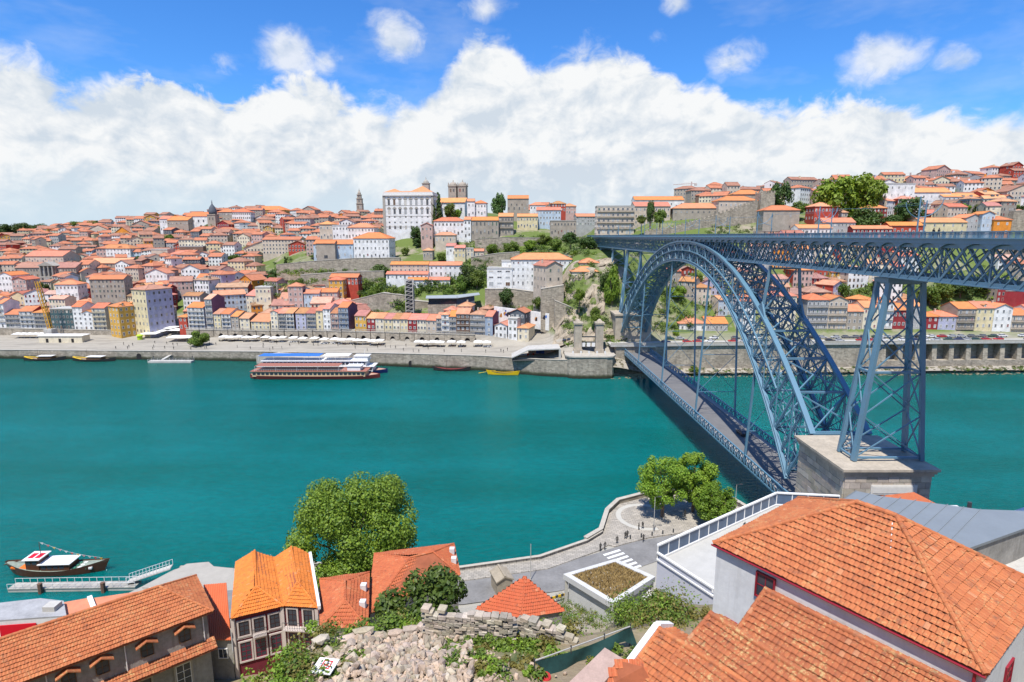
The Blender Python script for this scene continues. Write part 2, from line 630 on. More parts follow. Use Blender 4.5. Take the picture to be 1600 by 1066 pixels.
def water_mat():
 m = bpy.data.materials.new('river_water')
 m.use_nodes = True
 t = NT(m.node_tree)
 o = t.n('ShaderNodeOutputMaterial')
 g = t.n('ShaderNodeNewGeometry').outputs['Position']
 dif = t.n('ShaderNodeBsdfPrincipled')
 dif.subsurface_method = 'BURLEY'
 dif.inputs['Subsurface Weight'].default_value = 1.0
 dif.inputs['Subsurface Radius'].default_value = (.3, 1.0, 1.0)
 dif.inputs['Subsurface Scale'].default_value = 5.0
 dif.inputs['Specular IOR Level'].default_value = 0.0
 dif.inputs['Roughness'].default_value = 1.0
 gl = t.n('ShaderNodeBsdfGlossy')
 gl.inputs['Roughness'].default_value = .10
 gl.inputs['Color'].default_value = (.62, .88, .92, 1)
 mx = t.n('ShaderNodeMixShader')
 big = t.noise(t.vm('MULTIPLY', g, (1, .5, 1)), .012, 4, .6)
 rip = t.noise(t.vm('MULTIPLY', g, (1, 2.0, 1)), .13, 5, .65)
 sp = t.n('ShaderNodeSeparateXYZ')
 t.put(sp.inputs[0], g)
 c = t.mix(t.mr(t.m('ADD', big, t.m('MULTIPLY', t.m('SUBTRACT', rip, .5), .5)), .3, .72), (.001, .108, .096), (.0008, .142, .130))
 wind = t.noise(t.vm('MULTIPLY', g, (.35, 1.4, 1)), .022, 4, .55)
 c = t.mix(t.mr(wind, .36, .66), t.vm('SCALE', c, .84), t.vm('MULTIPLY', c, (1.5, 1.13, 1.26)))
 # hillside reflection painted into the water colour, greener patches along the far wall
 sh = t.m('MULTIPLY', t.mr(t.m('ADD', sp.outputs[1], t.m('MULTIPLY', t.m('SUBTRACT', big, .5), 90)), 232, 275, 0, 1, True), .75)
 c = t.mix(sh, c, (.016, .085, .062))
 w1 = t.noise(t.vm('MULTIPLY', g, (.8, 1.9, 1)), .55, 5, .62, .4)
 c = t.mix(t.mr(w1, .38, .66), t.vm('SCALE', c, .90), t.vm('SCALE', c, 1.10))  # light and dark of the ripples put into the water colour
 t.put(dif.inputs[0], c)
 w2 = t.noise(t.vm('MULTIPLY', g, (1, 1.6, 1)), 2.3, 4, .6)
 h = t.m('ADD', t.m('MULTIPLY', w1, 1.0), t.m('MULTIPLY', w2, .28))
 b = t.n('ShaderNodeBump')
 b.inputs['Strength'].default_value = .9
 b.inputs['Distance'].default_value = .42
 t.put(b.inputs['Height'], h)
 t.t.links.new(b.outputs[0], gl.inputs['Normal'])
 b2 = t.n('ShaderNodeBump')
 b2.inputs['Strength'].default_value = .8
 b2.inputs['Distance'].default_value = .7
 t.put(b2.inputs['Height'], h)
 t.t.links.new(b2.outputs[0], dif.inputs['Normal'])
 fr = t.n('ShaderNodeFresnel')
 fr.inputs['IOR'].default_value = 1.33
 t.t.links.new(b.outputs[0], fr.inputs['Normal'])
 t.put(mx.inputs[0], t.m('MULTIPLY', fr.outputs[0], .6))
 t.t.links.new(dif.outputs[0], mx.inputs[1])
 t.t.links.new(gl.outputs[0], mx.inputs[2])
 t.t.links.new(mx.outputs[0], o.inputs[0])
 return m


NEAR_SHORE = [(-400, 78), (-84, 83), (-66, 90), (-62, 98), (-50, 97), (-40, 92), (-9, 90.5), (5, 94), (14, 99.5), (17.5, 103), (20, 111), (23, 115.5), (29, 118.6), (37, 120), (47.5, 116), (52, 104), (70, 97), (120, 95), (400, 93)]
N_MID = [(-30, 64), (0, 59.2), (10, 53), (20, 44), (26, 41.3), (32, 39), (36, 34), (42, 28), (50, 22), (58, 17), (66, 12), (74, 8), (80, 6.2), (200, 6.2)]
N_LEFT = [(-30, 63), (0, 58), (10, 50), (20, 40), (30, 31), (36, 27), (42, 23), (48, 20.5), (54, 18), (60, 13), (70, 7), (78, 4), (200, 4)]
N_RIGHT = [(-30, 64), (0, 59.2), (10, 50.5), (16, 43.5), (20, 40.5), (25, 39.8), (30, 40.2), (36, 38.0), (40, 35.2), (44, 31), (52, 23), (60, 17), (66, 12), (72, 8), (80, 6.3), (200, 6.3)]


def znear(X, Y, rough=True):
 a, b, c = interp(Y, N_LEFT), interp(Y, N_MID), interp(Y, N_RIGHT)
 if X < -12:
  k = min(1, (-12 - X) / 5)
  z = lerp(b, a, k)
 elif X > 4:
  k = min(1, (X - 4) / 6)
  z = lerp(b, c, k)
 else:
  z = b
 if X < -44 and Y > 70:
  z = lerp(z, 2.4, min(1, (-44 - X) / 8))
 if rough and z > 8:
  z += .7 * mn.noise((X * .16, Y * .16, 3)) + .35 * mn.noise((X * .5, Y * .5, 7))
 return z


def build_near():
 mb = MB()
 xs = [-400, -300, -200, -150, -110]
 x = -90
 while x < 75:
  xs.append(x)
  x += 1.25
 xs += [80, 90, 110, 150, 220, 400]
 n = 78
 vs, fs = [], []
 for X in xs:
  ys = interp(X, NEAR_SHORE)
  for j in range(n):
   k = j / (n - 1)
   Y = -60 + (ys + 60) * (1 - (1 - k) ** 1.25)
   vs.append((X, Y, znear(X, Y)))
  vs.append((X, ys + .02, -4))
 n += 1
 for i in range(len(xs) - 1):
  for j in range(n - 1):
   a = i * n + j
   fs.append((a, a + n, a + n + 1, a + 1))
 mb.add(vs, fs)
 m = bpy.data.materials.new('slope_ground')
 m.use_nodes = True
 t = NT(m.node_tree)
 o = t.n('ShaderNodeOutputMaterial')
 pb = t.n('ShaderNodeBsdfPrincipled')
 t.t.links.new(pb.outputs[0], o.inputs[0])
 pos = t.n('ShaderNodeNewGeometry').outputs['Position']
 sp = t.n('ShaderNodeSeparateXYZ')
 t.put(sp.inputs[0], pos)
 n1 = t.noise(pos, .35, 6, .65)
 n2 = t.noise(pos, 2.2, 6, .7)
 n3 = t.noise(pos, 9, 4, .7)
 soil = t.mix(n2, (.20, .145, .085), (.36, .29, .20))
 dry = t.mix(n3, (.22, .18, .075), (.33, .29, .13))
 gr = t.mix(n3, (.055, .085, .02), (.13, .16, .045))
 c = t.mix(t.mr(n1, .42, .6), soil, dry)
 c = t.mix(t.mr(t.m('ADD', n1, t.m('MULTIPLY', n2, .3)), .66, .8), c, gr)
 con = t.mix(n2, (.30, .28, .24), (.40, .38, .33))
 c = t.mix(t.mr(sp.outputs[2], 6.9, 8.2), con, c)
 t.put(pb.inputs['Base Color'], c)
 pb.inputs['Roughness'].default_value = .95
 bn = t.n('ShaderNodeBump')
 bn.inputs['Strength'].default_value = .8
 bn.inputs['Distance'].default_value = .12
 t.put(bn.inputs['Height'], t.m('ADD', n2, t.m('MULTIPLY', n3, .5)))
 t.put(pb.inputs['Normal'], bn.outputs[0])
 struct(mb.build('near_bank_terrain', m))


build_far()
w = MB()
w.face([(-5000, 40, 0), (5000, 40, 0), (5000, 330, 0), (-5000, 330, 0)])
struct(w.build('river_water', water_mat()))
w = MB()
w.face([(-9000, -400, -4.5), (9000, -400, -4.5), (9000, 12000, -4.5), (-9000, 12000, -4.5)])
struct(w.build('river_bed', mat('bed', (.1, .1, .08))))
build_near()

# ================================================================== THE BRIDGE
def steel(name, col):
 if name in MAT:
  return MAT[name]
 m = bpy.data.materials.new(name)
 m.use_nodes = True
 t = NT(m.node_tree)
 o = t.n('ShaderNodeOutputMaterial')
 p = t.n('ShaderNodeBsdfPrincipled')
 t.t.links.new(p.outputs[0], o.inputs[0])
 pos = t.n('ShaderNodeNewGeometry').outputs['Position']
 n1 = t.noise(pos, .35, 5, .6)
 n2 = t.noise(t.vm('MULTIPLY', pos, (1, 1, .3)), 2.2, 5, .65)
 c = t.mix(n1, tuple(x * .82 for x in col), tuple(x * 1.15 for x in col))
 c = t.mix(t.m('MULTIPLY', t.mr(n2, .56, .74), .35), c, (.13, .12, .115))
 t.put(p.inputs['Base Color'], c)
 p.inputs['Roughness'].default_value = .45
 p.inputs['Specular IOR Level'].default_value = .8
 MAT[name] = m
 return m


M_STEEL = steel('painted_steel', (.105, .215, .295))
M_STEEL_D = M_STEEL
M_DECK = mat('deck_asphalt', (.15, .146, .142), .9, .15, .3)
M_GRANITE = mat('granite', (.42, .36, .28), .9, .25, .5, .5, 4, streak=.35)


def axis_x(Y):
 return 59.6 - .0257 * (Y - 181.5)


def half_w(z):
 return 6 - (z - 12) / 46 * 2.2


def bp(Y, z, s):
 """point on the inclined plane of the west (s=-1) or east (s=+1) arch"""
 return Vector((axis_x(Y) + s * half_w(z), Y, z))


def z_in(Y):
 return 55.0 - 43 * abs((Y - 190.5) / 83.5) ** 2.2


def z_ex(Y):
 return 61.4 - 35.2 * abs((Y - 187.5) / 84.8) ** 2.15


bridge = thing('arch_bridge', 'blue steel double-deck arch bridge spanning the river to the old town', 'bridge', (0, 0, 0))


def build_bridge():
 Z_RAIL, Z_DECK, Z_FAS, Z_BOT = 63.55, 62.45, 61.9, 56.5
 Y0, Y1 = 22.0, 392.0
 W = 4.0
 # ---------------- arches
 N = 46
 for s in (-1, 1):
  arch = MB()
  e0, e1 = 103.0, 272.0
  i0, i1 = 109.5, 273.5
  # chords as curved box girders (lower one doubled by two flanges)
  def chord(f, a, b, w, h, n=60, inset=0.0):
   vs = []
   for k in range(n + 1):
    Y = lerp(a, b, k / n)
    z = f(Y)
    dz = f(min(b, Y + .4)) - f(max(a, Y - .4))
    dy = min(b, Y + .4) - max(a, Y - .4)
    nn = Vector((0, -dz, dy)).normalized() * h / 2
    p = bp(Y, z, s)
    p.x += s * inset
    for q in ((-w / 2, -1), (w / 2, -1), (w / 2, 1), (-w / 2, 1)):
     vs.append(Vector((p.x + q[0], p.y, p.z)) + nn * q[1])
   fs = [(3, 2, 1, 0), tuple(n * 4 + j for j in range(4))]
   for k in range(n):
    for j in range(4):
     fs.append((k * 4 + j, k * 4 + (j + 1) % 4, (k + 1) * 4 + (j + 1) % 4, (k + 1) * 4 + j))
   arch.add(vs, fs)
  chord(z_ex, e0, e1, 1.05, .5)
  chord(lambda Y: z_ex(Y) - .55, e0, e1, .34, .6)
  chord(z_in, i0, i1, 1.1, .3)
  chord(lambda Y: z_in(Y) + .62, i0, i1, .8, .22)
  chord(lambda Y: z_in(Y) + .3, i0, i1, .26, .55)
  ar = arch.build('arch', M_STEEL, bridge)
  mid = lambda Y: (z_in(Y) + z_ex(Y)) / 2 + .3
  arch = MB()
  chord(mid, 118, 258, .34, .28, 48, .3)
  arch.build('middle_chord', M_STEEL_D if s > 0 else M_STEEL, ar)
  # web: posts and crossed diagonals between the chords
  fine = MB()
  P = []
  for k in range(N + 1):
   t = k / N
   ye, yi = lerp(e0 + .5, e1 - .5, t), lerp(i0 + .3, i1 - .3, t)
   P.append((bp(ye, z_ex(ye) - .4, s), bp(yi, z_in(yi) + .4, s)))
  m = M_STEEL
  for k in range(N + 1):
   if k % 2 == 0:
    member('web_post', P[k][0], P[k][1], .36, .26, m, ar, (1, 0, 0))
   if k < N:
    near = s < 0 or k < 20
    a, b = P[k], P[k + 1]
    if k + 2 <= N and k % 2 == 0:
     for (u, v, off) in ((P[k][0], P[k + 2][1], .22), (P[k][1], P[k + 2][0], -.22)):
      o = Vector((off, 0, 0))
      member('web_diagonal', u + o, v + o, .22, .2, m, ar, (1, 0, 0))
    # secondary lattice of thin bars
    o = Vector((.0, 0, 0))
    fine.bar(a[0] + o, b[1] + o, .13, .16, (1, 0, 0))
    fine.bar(a[1] + o, b[0] + o, .13, .16, (1, 0, 0))
    if k % 2:
     fine.bar(a[0], a[1], .2, .2, (1, 0, 0))
  # laced inner skin of the built-up posts: zigzag flats that look like lace
  for k in range(0, N + 1, 1):
   a, b = P[k]
   L = (b - a).length
   nz = max(4, int(L / .95))
   w = Vector((0, .42, 0))
   for q in range(nz):
    p0, p1 = a.lerp(b, q / nz), a.lerp(b, (q + 1) / nz)
    fine.bar(p0 + (w if q % 2 else -w), p1 + (-w if q % 2 else w), .06, .11, (1, 0, 0))
   for sg in (-1, 1):
    fine.bar(a + w * sg, b + w * sg, .16, .10, (1, 0, 0))
  fo = fine.build('web_lacing', m, ar, kind='stuff')
 # ---------------- bracing between the arches
 br = MB()
 br.bar(bp(103, z_ex(103), -1), bp(103, z_ex(103), 1), .5, .5)
 lat = br.build('lateral_bracing', M_STEEL_D, bridge)
 fine = MB()
 NB = 24
 for k in range(NB + 1):
  Y = lerp(103.5, 271.5, k / NB)
  Yi = lerp(110.5, 272.5, k / NB)
  a, b = bp(Y, z_ex(Y) - .25, -1), bp(Y, z_ex(Y) - .25, 1)
  c, d = bp(Yi, z_in(Yi) + .3, -1), bp(Yi, z_in(Yi) + .3, 1)
  member('strut', a, b, .42, .42, M_STEEL, lat)
  member('strut', c, d, .42, .42, M_STEEL_D, lat)
  # frame across the arch at this panel
  member('sway_brace', a, d, .24, .24, M_STEEL, lat)
  member('sway_brace', b, c, .24, .24, M_STEEL, lat)
  if k < NB:
   Y2 = lerp(103.5, 271.5, (k + 1) / NB)
   Yi2 = lerp(110.5, 272.5, (k + 1) / NB)
   a2, b2 = bp(Y2, z_ex(Y2) - .25, -1), bp(Y2, z_ex(Y2) - .25, 1)
   c2, d2 = bp(Yi2, z_in(Yi2) + .3, -1), bp(Yi2, z_in(Yi2) + .3, 1)
   member('cross_brace', a, b2, .25, .24, M_STEEL, lat)
   member('cross_brace', b, a2, .25, .24, M_STEEL, lat)
   member('cross_brace', c, d2, .3, .26, M_STEEL_D, lat)
   member('cross_brace', d, c2, .3, .26, M_STEEL_D, lat)
   for q in range(5):
    u, v = q / 5, (q + 1) / 5
    fine.bar(c.lerp(d, u), c2.lerp(d2, v), .1, .1)
    fine.bar(c.lerp(d, v), c2.lerp(d2, u), .1, .1)
    fine.bar(a.lerp(c, u), a2.lerp(c2, v), .08, .08)
    fine.bar(b.lerp(d, u), b2.lerp(d2, v), .1, .1)
    fine.bar(b.lerp(d, v), b2.lerp(d2, u), .1, .1)
 fine.build('lattice', M_STEEL_D, lat, kind='stuff')
 # ---------------- upper deck
 d = MB()
 n = 40
 for k in range(n):
  a, b = lerp(Y0, Y1, k / n), lerp(Y0, Y1, (k + 1) / n)
  xa, xb = axis_x(a), axis_x(b)
  d.add([(xa - W, a, Z_DECK - .35), (xa + W, a, Z_DECK - .35), (xb + W, b, Z_DECK - .35), (xb - W, b, Z_DECK - .35),
               (xa - W, a, Z_DECK), (xa + W, a, Z_DECK), (xb + W, b, Z_DECK), (xb - W, b, Z_DECK)], MB.BF)
 deck = d.build('upper_deck', M_DECK, bridge)
 for s in (-1, 1):
  d = MB()
  a, b = Vector((axis_x(Y0) + s * W, Y0, 0)), Vector((axis_x(Y1) + s * W, Y1, 0))
  up = lambda z, o=0.0: (a + Vector((s * o, 0, z)), b + Vector((s * o, 0, z)))
  d.bar(*up(Z_FAS + .42, .06), .16, .62)
  d.bar(*up(Z_FAS + .78, .16), .4, .1)
  d.build('fascia', M_STEEL, deck)
  d = MB()
  d.bar(*up(Z_RAIL, .05), .14, .1)
  d.bar(*up(Z_RAIL - .85, .05), .08, .08)
  d.bar(*up(Z_RAIL - .28, .05), .05, .05)
  L = (b - a).length
  nb = int(L / .17)
  for k in range(nb):
   p = a.lerp(b, k / nb) + Vector((s * .05, 0, 0))
   big = k % 12 == 0
   r = .055 if big else .02
   d.box(p.x - r, p.x + r, p.y - r, p.y + r, Z_DECK, Z_RAIL)
  d.build('railing', M_STEEL, deck, kind='stuff')
  # truss: chords, crossed diagonals, scalloped brackets under the walkway
  d = MB()
  xo = -.55
  au, bu = up(Z_FAS - .25, xo)
  al, bl = up(Z_BOT + .25, xo)
  d.bar(au, bu, .45, .5)
  d.bar(al, bl, .55, .16)
  d.bar(al + Vector((0, 0, .3)), bl + Vector((0, 0, .3)), .2, .5)
  tr = d.build('truss_chord', M_STEEL_D, deck)
  PN = 4.1
  np_ = int(L / PN)
  rest = MB()
  cnt = 0
  for k in range(np_):
   for (f0, f1) in ((0, 1), (.5, 1.5)):
    for up_ in (0, 1):
     t0, t1 = (k + f0) / np_, (k + f1) / np_
     if t1 > 1:
      continue
     p, q = (al.lerp(bl, t0), au.lerp(bu, t1)) if up_ else (au.lerp(bu, t0), al.lerp(bl, t1))
     ofs = Vector((.09 * (1 if up_ else -1), 0, 0))
     if s < 0 and cnt < 300 and p.y > 58:
      member('truss_diagonal', p + ofs, q + ofs, (.34 if up_ == 0 else .22) if f0 == 0 else .12, .14, M_STEEL_D, tr, (1, 0, 0))
      cnt += 1
     else:
      rest.bar(p + ofs, q + ofs, .26 if f0 == 0 else .13, .14, (1, 0, 0))
   if k % 2 == 0:
    rest.bar(al.lerp(bl, k / np_), au.lerp(bu, k / np_), .2, .2, (1, 0, 0))
   # scallop bracket
   pa, pb = a.lerp(b, k / np_), a.lerp(b, (k + 1) / np_)
   arc = []
   for q in range(9):
    t = q / 8
    arc.append((pa.lerp(pb, t), Z_FAS + .1 - .75 * (abs(2 * t - 1) ** 2.4)))
   for q in range(8):
    (u, zu), (v, zv) = arc[q], arc[q + 1]
    rest.add([(u.x + s * .05, u.y, Z_FAS + .12), (u.x + s * .05, u.y, zu), (v.x + s * .05, v.y, zv), (v.x + s * .05, v.y, Z_FAS + .12),
                          (u.x - s * .03, u.y, Z_FAS + .12), (u.x - s * .03, u.y, zu), (v.x - s * .03, v.y, zv), (v.x - s * .03, v.y, Z_FAS + .12)], MB.BF)
   rest.bar(pa + Vector((0, 0, Z_FAS - .6)), pa + Vector((-s * .6, 0, Z_FAS - 1.5)), .14, .14)
  rest.build('truss_lattice', M_STEEL_D, tr, kind='stuff')
 # floor beams and bottom bracing under the upper deck
 d = MB()
 nb = 90
 for k in range(nb + 1):
  Y = lerp(Y0, Y1, k / nb)
  x = axis_x(Y)
  d.box(x - 3.4, x + 3.4, Y - .12, Y + .12, Z_DECK - 1.0, Z_DECK - .36)
  d.bar((x - 3.4, Y, Z_BOT + .3), (x + 3.4, Y, Z_BOT + .3), .2, .2)
  if k < nb:
   Y2 = lerp(Y0, Y1, (k + 1) / nb)
   d.bar((x - 3.4, Y, Z_BOT + .22), (axis_x(Y2) + 3.4, Y2, Z_BOT + .22), .14, .1)
   d.bar((x + 3.4, Y, Z_BOT + .22), (axis_x(Y2) - 3.4, Y2, Z_BOT + .22), .14, .1)
   if k % 2 == 0:
    d.bar((x - 3.3, Y, Z_BOT + .4), (x + 3.3, Y, Z_DECK - 1), .16, .14)
    d.bar((x + 3.3, Y, Z_BOT + .4), (x - 3.3, Y, Z_DECK - 1), .16, .14)
 d.build('floor_beams', M_STEEL_D, deck, kind='stuff')
 # tram rails
 for ox in (-1.9, -.5, .5, 1.9):
  member('tram_rail', (axis_x(Y0) + ox, Y0, Z_DECK + .03), (axis_x(Y1) + ox, Y1, Z_DECK + .03), .09, .06, mat('rail_steel', (.3, .29, .28), .35, .1, 1, metal=.8), deck)
 # overhead-line masts with curved arm
 for s in (-1, 1):
  for k in range(12):
   Y = 84.5 + 26 * k - 26 + (9 if s > 0 else 0)
   x = axis_x(Y) + s * (W - .25)
   mm = MB()
   mm.tube([(x, Y, Z_DECK), (x, Y, Z_DECK + 4), (x, Y, Z_DECK + 6.1)], [.13, .11, .09], 8)
   mast = mm.build('mast', M_STEEL, deck)
   mm = MB()
   arc = [(x - s * 3.3 * math.sin(R(a)), Y, Z_DECK + 3.2 + 2.6 * (1 - math.cos(R(a)))) for a in range(0, 91, 15)]
   mm.tube(arc, .06, 6)
   mm.bar((x, Y, Z_DECK + 5.6), (x - s * 1.1, Y, Z_DECK + 4.05), .05, .05)
   mm.build('mast_arm', M_STEEL, mast)
 mm = MB()
 for ox in (-1.2, 1.2):
  for k in range(12):
   ya, yb = 58.5 + 26 * k, 84.5 + 26 * k
   pts = [(axis_x(lerp(ya, yb, q / 4)) + ox, lerp(ya, yb, q / 4), Z_DECK + 5.55 - .35 * (1 - (q / 2 - 1) ** 2)) for q in range(5)]
   mm.tube(pts, .015, 4)
 mm.build('overhead_wire', M_STEEL_D, deck)
 # ---------------- towers on the piers, spandrel columns
 def tower(Yc, zb, zt, wb, wt, lb, lt, big):
  tw = MB()
  xt = axis_x(Yc)
  tw.box(xt - wt - .5, xt + wt + .5, Yc - lt - .4, Yc + lt + .4, zt - .7, zt)
  t = tw.build('tower', M_STEEL_D, bridge)
  def leg(sx, sy, z):
   k = (z - zb) / (zt - zb)
   return Vector((xt + sx * lerp(wb, wt, k), Yc + sy * lerp(lb, lt, k), z))
  for sx in (-1, 1):
   for sy in (-1, 1):
    w = .78 if big else .5
    member('leg', leg(sx, sy, zb), leg(sx, sy, zt - .7), w, w * .8, M_STEEL, t)
  nl = max(3, int((zt - zb) / 6.0)) if big else 2
  for k in range(nl + 1):
   z = lerp(zb + .5, zt - .8, k / nl)
   for (p, q) in (((-1, -1), (1, -1)), ((-1, 1), (1, 1)), ((-1, -1), (-1, 1)), ((1, -1), (1, 1))):
    if k in (0, 2, nl):
     member('strut', leg(*p, z), leg(*q, z), .34, .3, M_STEEL_D, t)
    if k < nl:
     z2 = lerp(zb + .5, zt - .8, (k + 1) / nl)
     member('tower_brace', leg(*p, z), leg(*q, z2), .19, .18, M_STEEL_D if p[1] == q[1] else M_STEEL, t)
     member('tower_brace', leg(*q, z), leg(*p, z2), .19, .18, M_STEEL_D if p[1] == q[1] else M_STEEL, t)
 tower(92.0, 26.6, Z_BOT, 5.6, 2.6, 2.1, 1.4, True)
 tower(273.5, 27.0, Z_BOT, 5.4, 2.9, 2.1, 1.4, True)
 tower(308.0, 48.0, Z_BOT, 3.6, 2.9, 1.5, 1.2, False)
 tower(345.0, 51.0, Z_BOT, 3.6, 2.9, 1.5, 1.2, False)
 tower(46.0, 22.0, Z_BOT, 5.0, 2.9, 1.9, 1.3, True)
 for Yc in (129.5, 247.0):
  zb = z_ex(Yc)
  for s in (-1, 1):
   g = MB()
   b0 = bp(Yc, zb, s)
   t0 = Vector((axis_x(Yc) + s * 3.2, Yc, Z_BOT))
   g.bar(b0, t0, .6, .5)
   for sy in (-1, 1):       # flared foot
    g.add([b0 + Vector((-.2, sy * 2.1, -.9 if sy < 0 else 1.0)) * 1, b0 + Vector((.2, sy * 2.1, -.9 if sy < 0 else 1.0)), b0 + Vector((.2, 0, 2.6)), b0 + Vector((-.2, 0, 2.6)), b0 + Vector((.2, 0, 0)), b0 + Vector((-.2, 0, 0))],
                      [(0, 1, 2, 3), (1, 4, 2), (0, 3, 5), (0, 5, 4, 1)])
   g.build('spandrel_column', M_STEEL, bridge)
  member('strut', Vector((axis_x(Yc) - 3.4, Yc, Z_BOT - .6)), Vector((axis_x(Yc) + 3.4, Yc, Z_BOT - .6)), .4, .4, M_STEEL_D, lat)
  member('cross_brace', bp(Yc, zb, -1), Vector((axis_x(Yc) + 3.2, Yc, Z_BOT)), .25, .25, M_STEEL_D, lat)
  member('cross_brace', bp(Yc, zb, 1), Vector((axis_x(Yc) - 3.2, Yc, Z_BOT)), .25, .25, M_STEEL_D, lat)
 # ---------------- lower deck, hung from the arch
 ZL = 12.0
 y0, y1 = 95.0, 272.0
 WL = 5.9
 d = MB()
 xa, xb = axis_x(y0), axis_x(y1)
 d.add([(xa - WL, y0, ZL - 1.9), (xa + WL, y0, ZL - 1.9), (xb + WL, y1, ZL - 1.9), (xb - WL, y1, ZL - 1.9),
           (xa - WL, y0, ZL - 1.6), (xa + WL, y0, ZL - 1.6), (xb + WL, y1, ZL - 1.6), (xb - WL, y1, ZL - 1.6)], MB.BF)
 low = d.build('lower_deck', M_DECK, bridge)
 for s in (-1, 1):
  d = MB()
  a, b = Vector((xa + s * WL, y0, 0)), Vector((xb + s * WL, y1, 0))
  d.bar(a + Vector((0, 0, ZL + .15)), b + Vector((0, 0, ZL + .15)), .34, .26)
  d.bar(a + Vector((0, 0, ZL - 2.4)), b + Vector((0, 0, ZL - 2.4)), .34, .3)
  g = d.build('parapet_girder', M_STEEL, low)
  d = MB()
  np_ = 104
  for k in range(np_):
   p, q = a.lerp(b, k / np_), a.lerp(b, (k + 1) / np_)
   d.bar(p + Vector((0, 0, ZL - 2.3)), q + Vector((0, 0, ZL + .1)), .1, .16, (1, 0, 0))
   d.bar(q + Vector((0, 0, ZL - 2.3)), p + Vector((0, 0, ZL + .1)), .1, .16, (1, 0, 0))
   if k % 2 == 0:
    d.bar(p + Vector((0, 0, ZL - 2.4)), p + Vector((0, 0, ZL + .15)), .2, .2, (1, 0, 0))
  d.build('parapet_lattice', M_STEEL if s < 0 else M_STEEL_D, g, kind='stuff')
  d = MB()
  d.add([a + Vector((-s * .2, 0, ZL - 1.6)), a + Vector((-s * 1.7, 0, ZL - 1.6)), b + Vector((-s * 1.7, 0, ZL - 1.6)), b + Vector((-s * .2, 0, ZL - 1.6)),
               a + Vector((-s * .2, 0, ZL - 1.46)), a + Vector((-s * 1.7, 0, ZL - 1.46)), b + Vector((-s * 1.7, 0, ZL - 1.46)), b + Vector((-s * .2, 0, ZL - 1.46))],
              MB.BF if s < 0 else [tuple(reversed(f)) for f in MB.BF])
  d.build('footway', mat('footway', (.30, .285, .265), .9, .12, .5), low)
 d = MB()
 for k in range(60):
  Y = lerp(y0, y1, (k + .5) / 60)
  d.bar((axis_x(Y) - WL, Y, ZL - 2.25), (axis_x(Y) + WL, Y, ZL - 2.25), .3, .65)
 d.build('floor_beams', M_STEEL_D, low, kind='stuff')
 HY = (129.2, 163.8, 199.3, 233.5)
 for Y in HY:
  for s in (-1, 1):
   zt = z_in(Y)
   p0 = Vector((axis_x(Y) + s * WL, Y, ZL - 1.6))
   p1 = bp(Y, zt, s)
   member('hanger', p0, p1, .5, .42, M_STEEL if s < 0 else M_STEEL_D, bridge)
  # crossed ties between the two hangers of a pair
  zt = z_in(Y)
  L = zt - ZL
  nl = max(1, int(L / 13))
  for k in range(nl):
   za, zb2 = lerp(ZL + 6, zt, k / nl), lerp(ZL + 6, zt, (k + 1) / nl)
   def hp(s, z):
    t = (z - ZL) / L
    return Vector((axis_x(Y) + s * lerp(WL, half_w(zt), t), Y, z))
   member('tie', hp(-1, za), hp(1, zb2), .12, .12, M_STEEL_D, bridge)
   member('tie', hp(1, za), hp(-1, zb2), .12, .12, M_STEEL_D, bridge)
   member('tie', hp(-1, za), hp(1, za), .16, .16, M_STEEL, bridge)
 # ---------------- masonry pier under the near tower (a part of the bridge)
 x0, x1, ya, yb, zt = 53.4, 67.3, 87.0, 101.6, 26.6
 d = MB()
 d.box(x0 - .5, x1 + .5, ya - .5, yb + .5, zt - 1.0, zt - .5)
 d.box(x0 - .25, x1 + .25, ya - .25, yb + .25, zt - 1.5, zt - 1.0)
 d.box(x0 - .8, x1 + .8, ya - .8, yb + .8, zt - .5, zt - .1)
 pier = d.build('masonry_pier', M_GRANITE, bridge)
 # ashlar blocks in courses
 blk = {}
 rnd = random.Random(4)
 def block(cx, cy, cz, sx, sy, sz):
  key = (round(sx, 2), round(sy, 2), round(sz, 2))
  if key not in blk:
   q = MB()
   b_ = .03
   q.box(-sx / 2 + b_, sx / 2 - b_, -sy / 2 + b_, sy / 2 - b_, -sz / 2 + b_, sz / 2 - b_)
   blk[key] = q.mesh('ashlar_block', mat('ashlar', (.43, .37, .285), .9, .22, .8, .5, 5, rnd=.9))
  put('ashlar_block', blk[key], pier, loc=(cx, cy, cz))
 core = MB()
 core.box(x0 + .1, x1 - .1, ya + .1, yb - .1, 5, zt - 1.5)
 core.build('core', mat('mortar', (.3, .27, .22), .95, .2, 1), pier)
 hc = 1.05
 for r in range(14):
  z = zt - 1.5 - hc * (r + .5)
  bw = (x1 - x0) / 8
  off = (r % 2) * .5
  nx = 8
  for k in range(nx + (r % 2)):
   if r % 2:
    w = bw if 0 < k < nx else bw / 2
    cx = x0 + (bw / 4 if k == 0 else (x1 - x0 - bw / 4 if k == nx else k * bw))
   else:
    w, cx = bw, x0 + (k + .5) * bw
   block(cx, ya + rnd.choice((0, -.02, .02)), z, w, .35, hc)
  ny = 7
  bl = (yb - ya) / ny
  for k in range(ny + (r % 2)):
   if r % 2:
    w = bl if 0 < k < ny else bl / 2
    cy = ya + (bl / 4 if k == 0 else (yb - ya - bl / 4 if k == ny else k * bl))
   else:
    w, cy = bl, ya + (k + .5) * bl
   block(x0 + rnd.choice((0, -.02, .02)), cy, z, .35, w, hc)
 q = MB()
 q.box(57.6, 65.0, ya - .36, ya - .18, 23.0 - .9, 23.0 + .7)
 q.box(57.9, 64.7, ya - .42, ya - .36, 23.0 - .65, 23.0 + .45)
 q.build('inscription_panel', mat('pale_stone', (.62, .59, .53), .85, .1, 2), pier)
 # far pier below the deck at the town end
 d = MB()
 xc = axis_x(276)
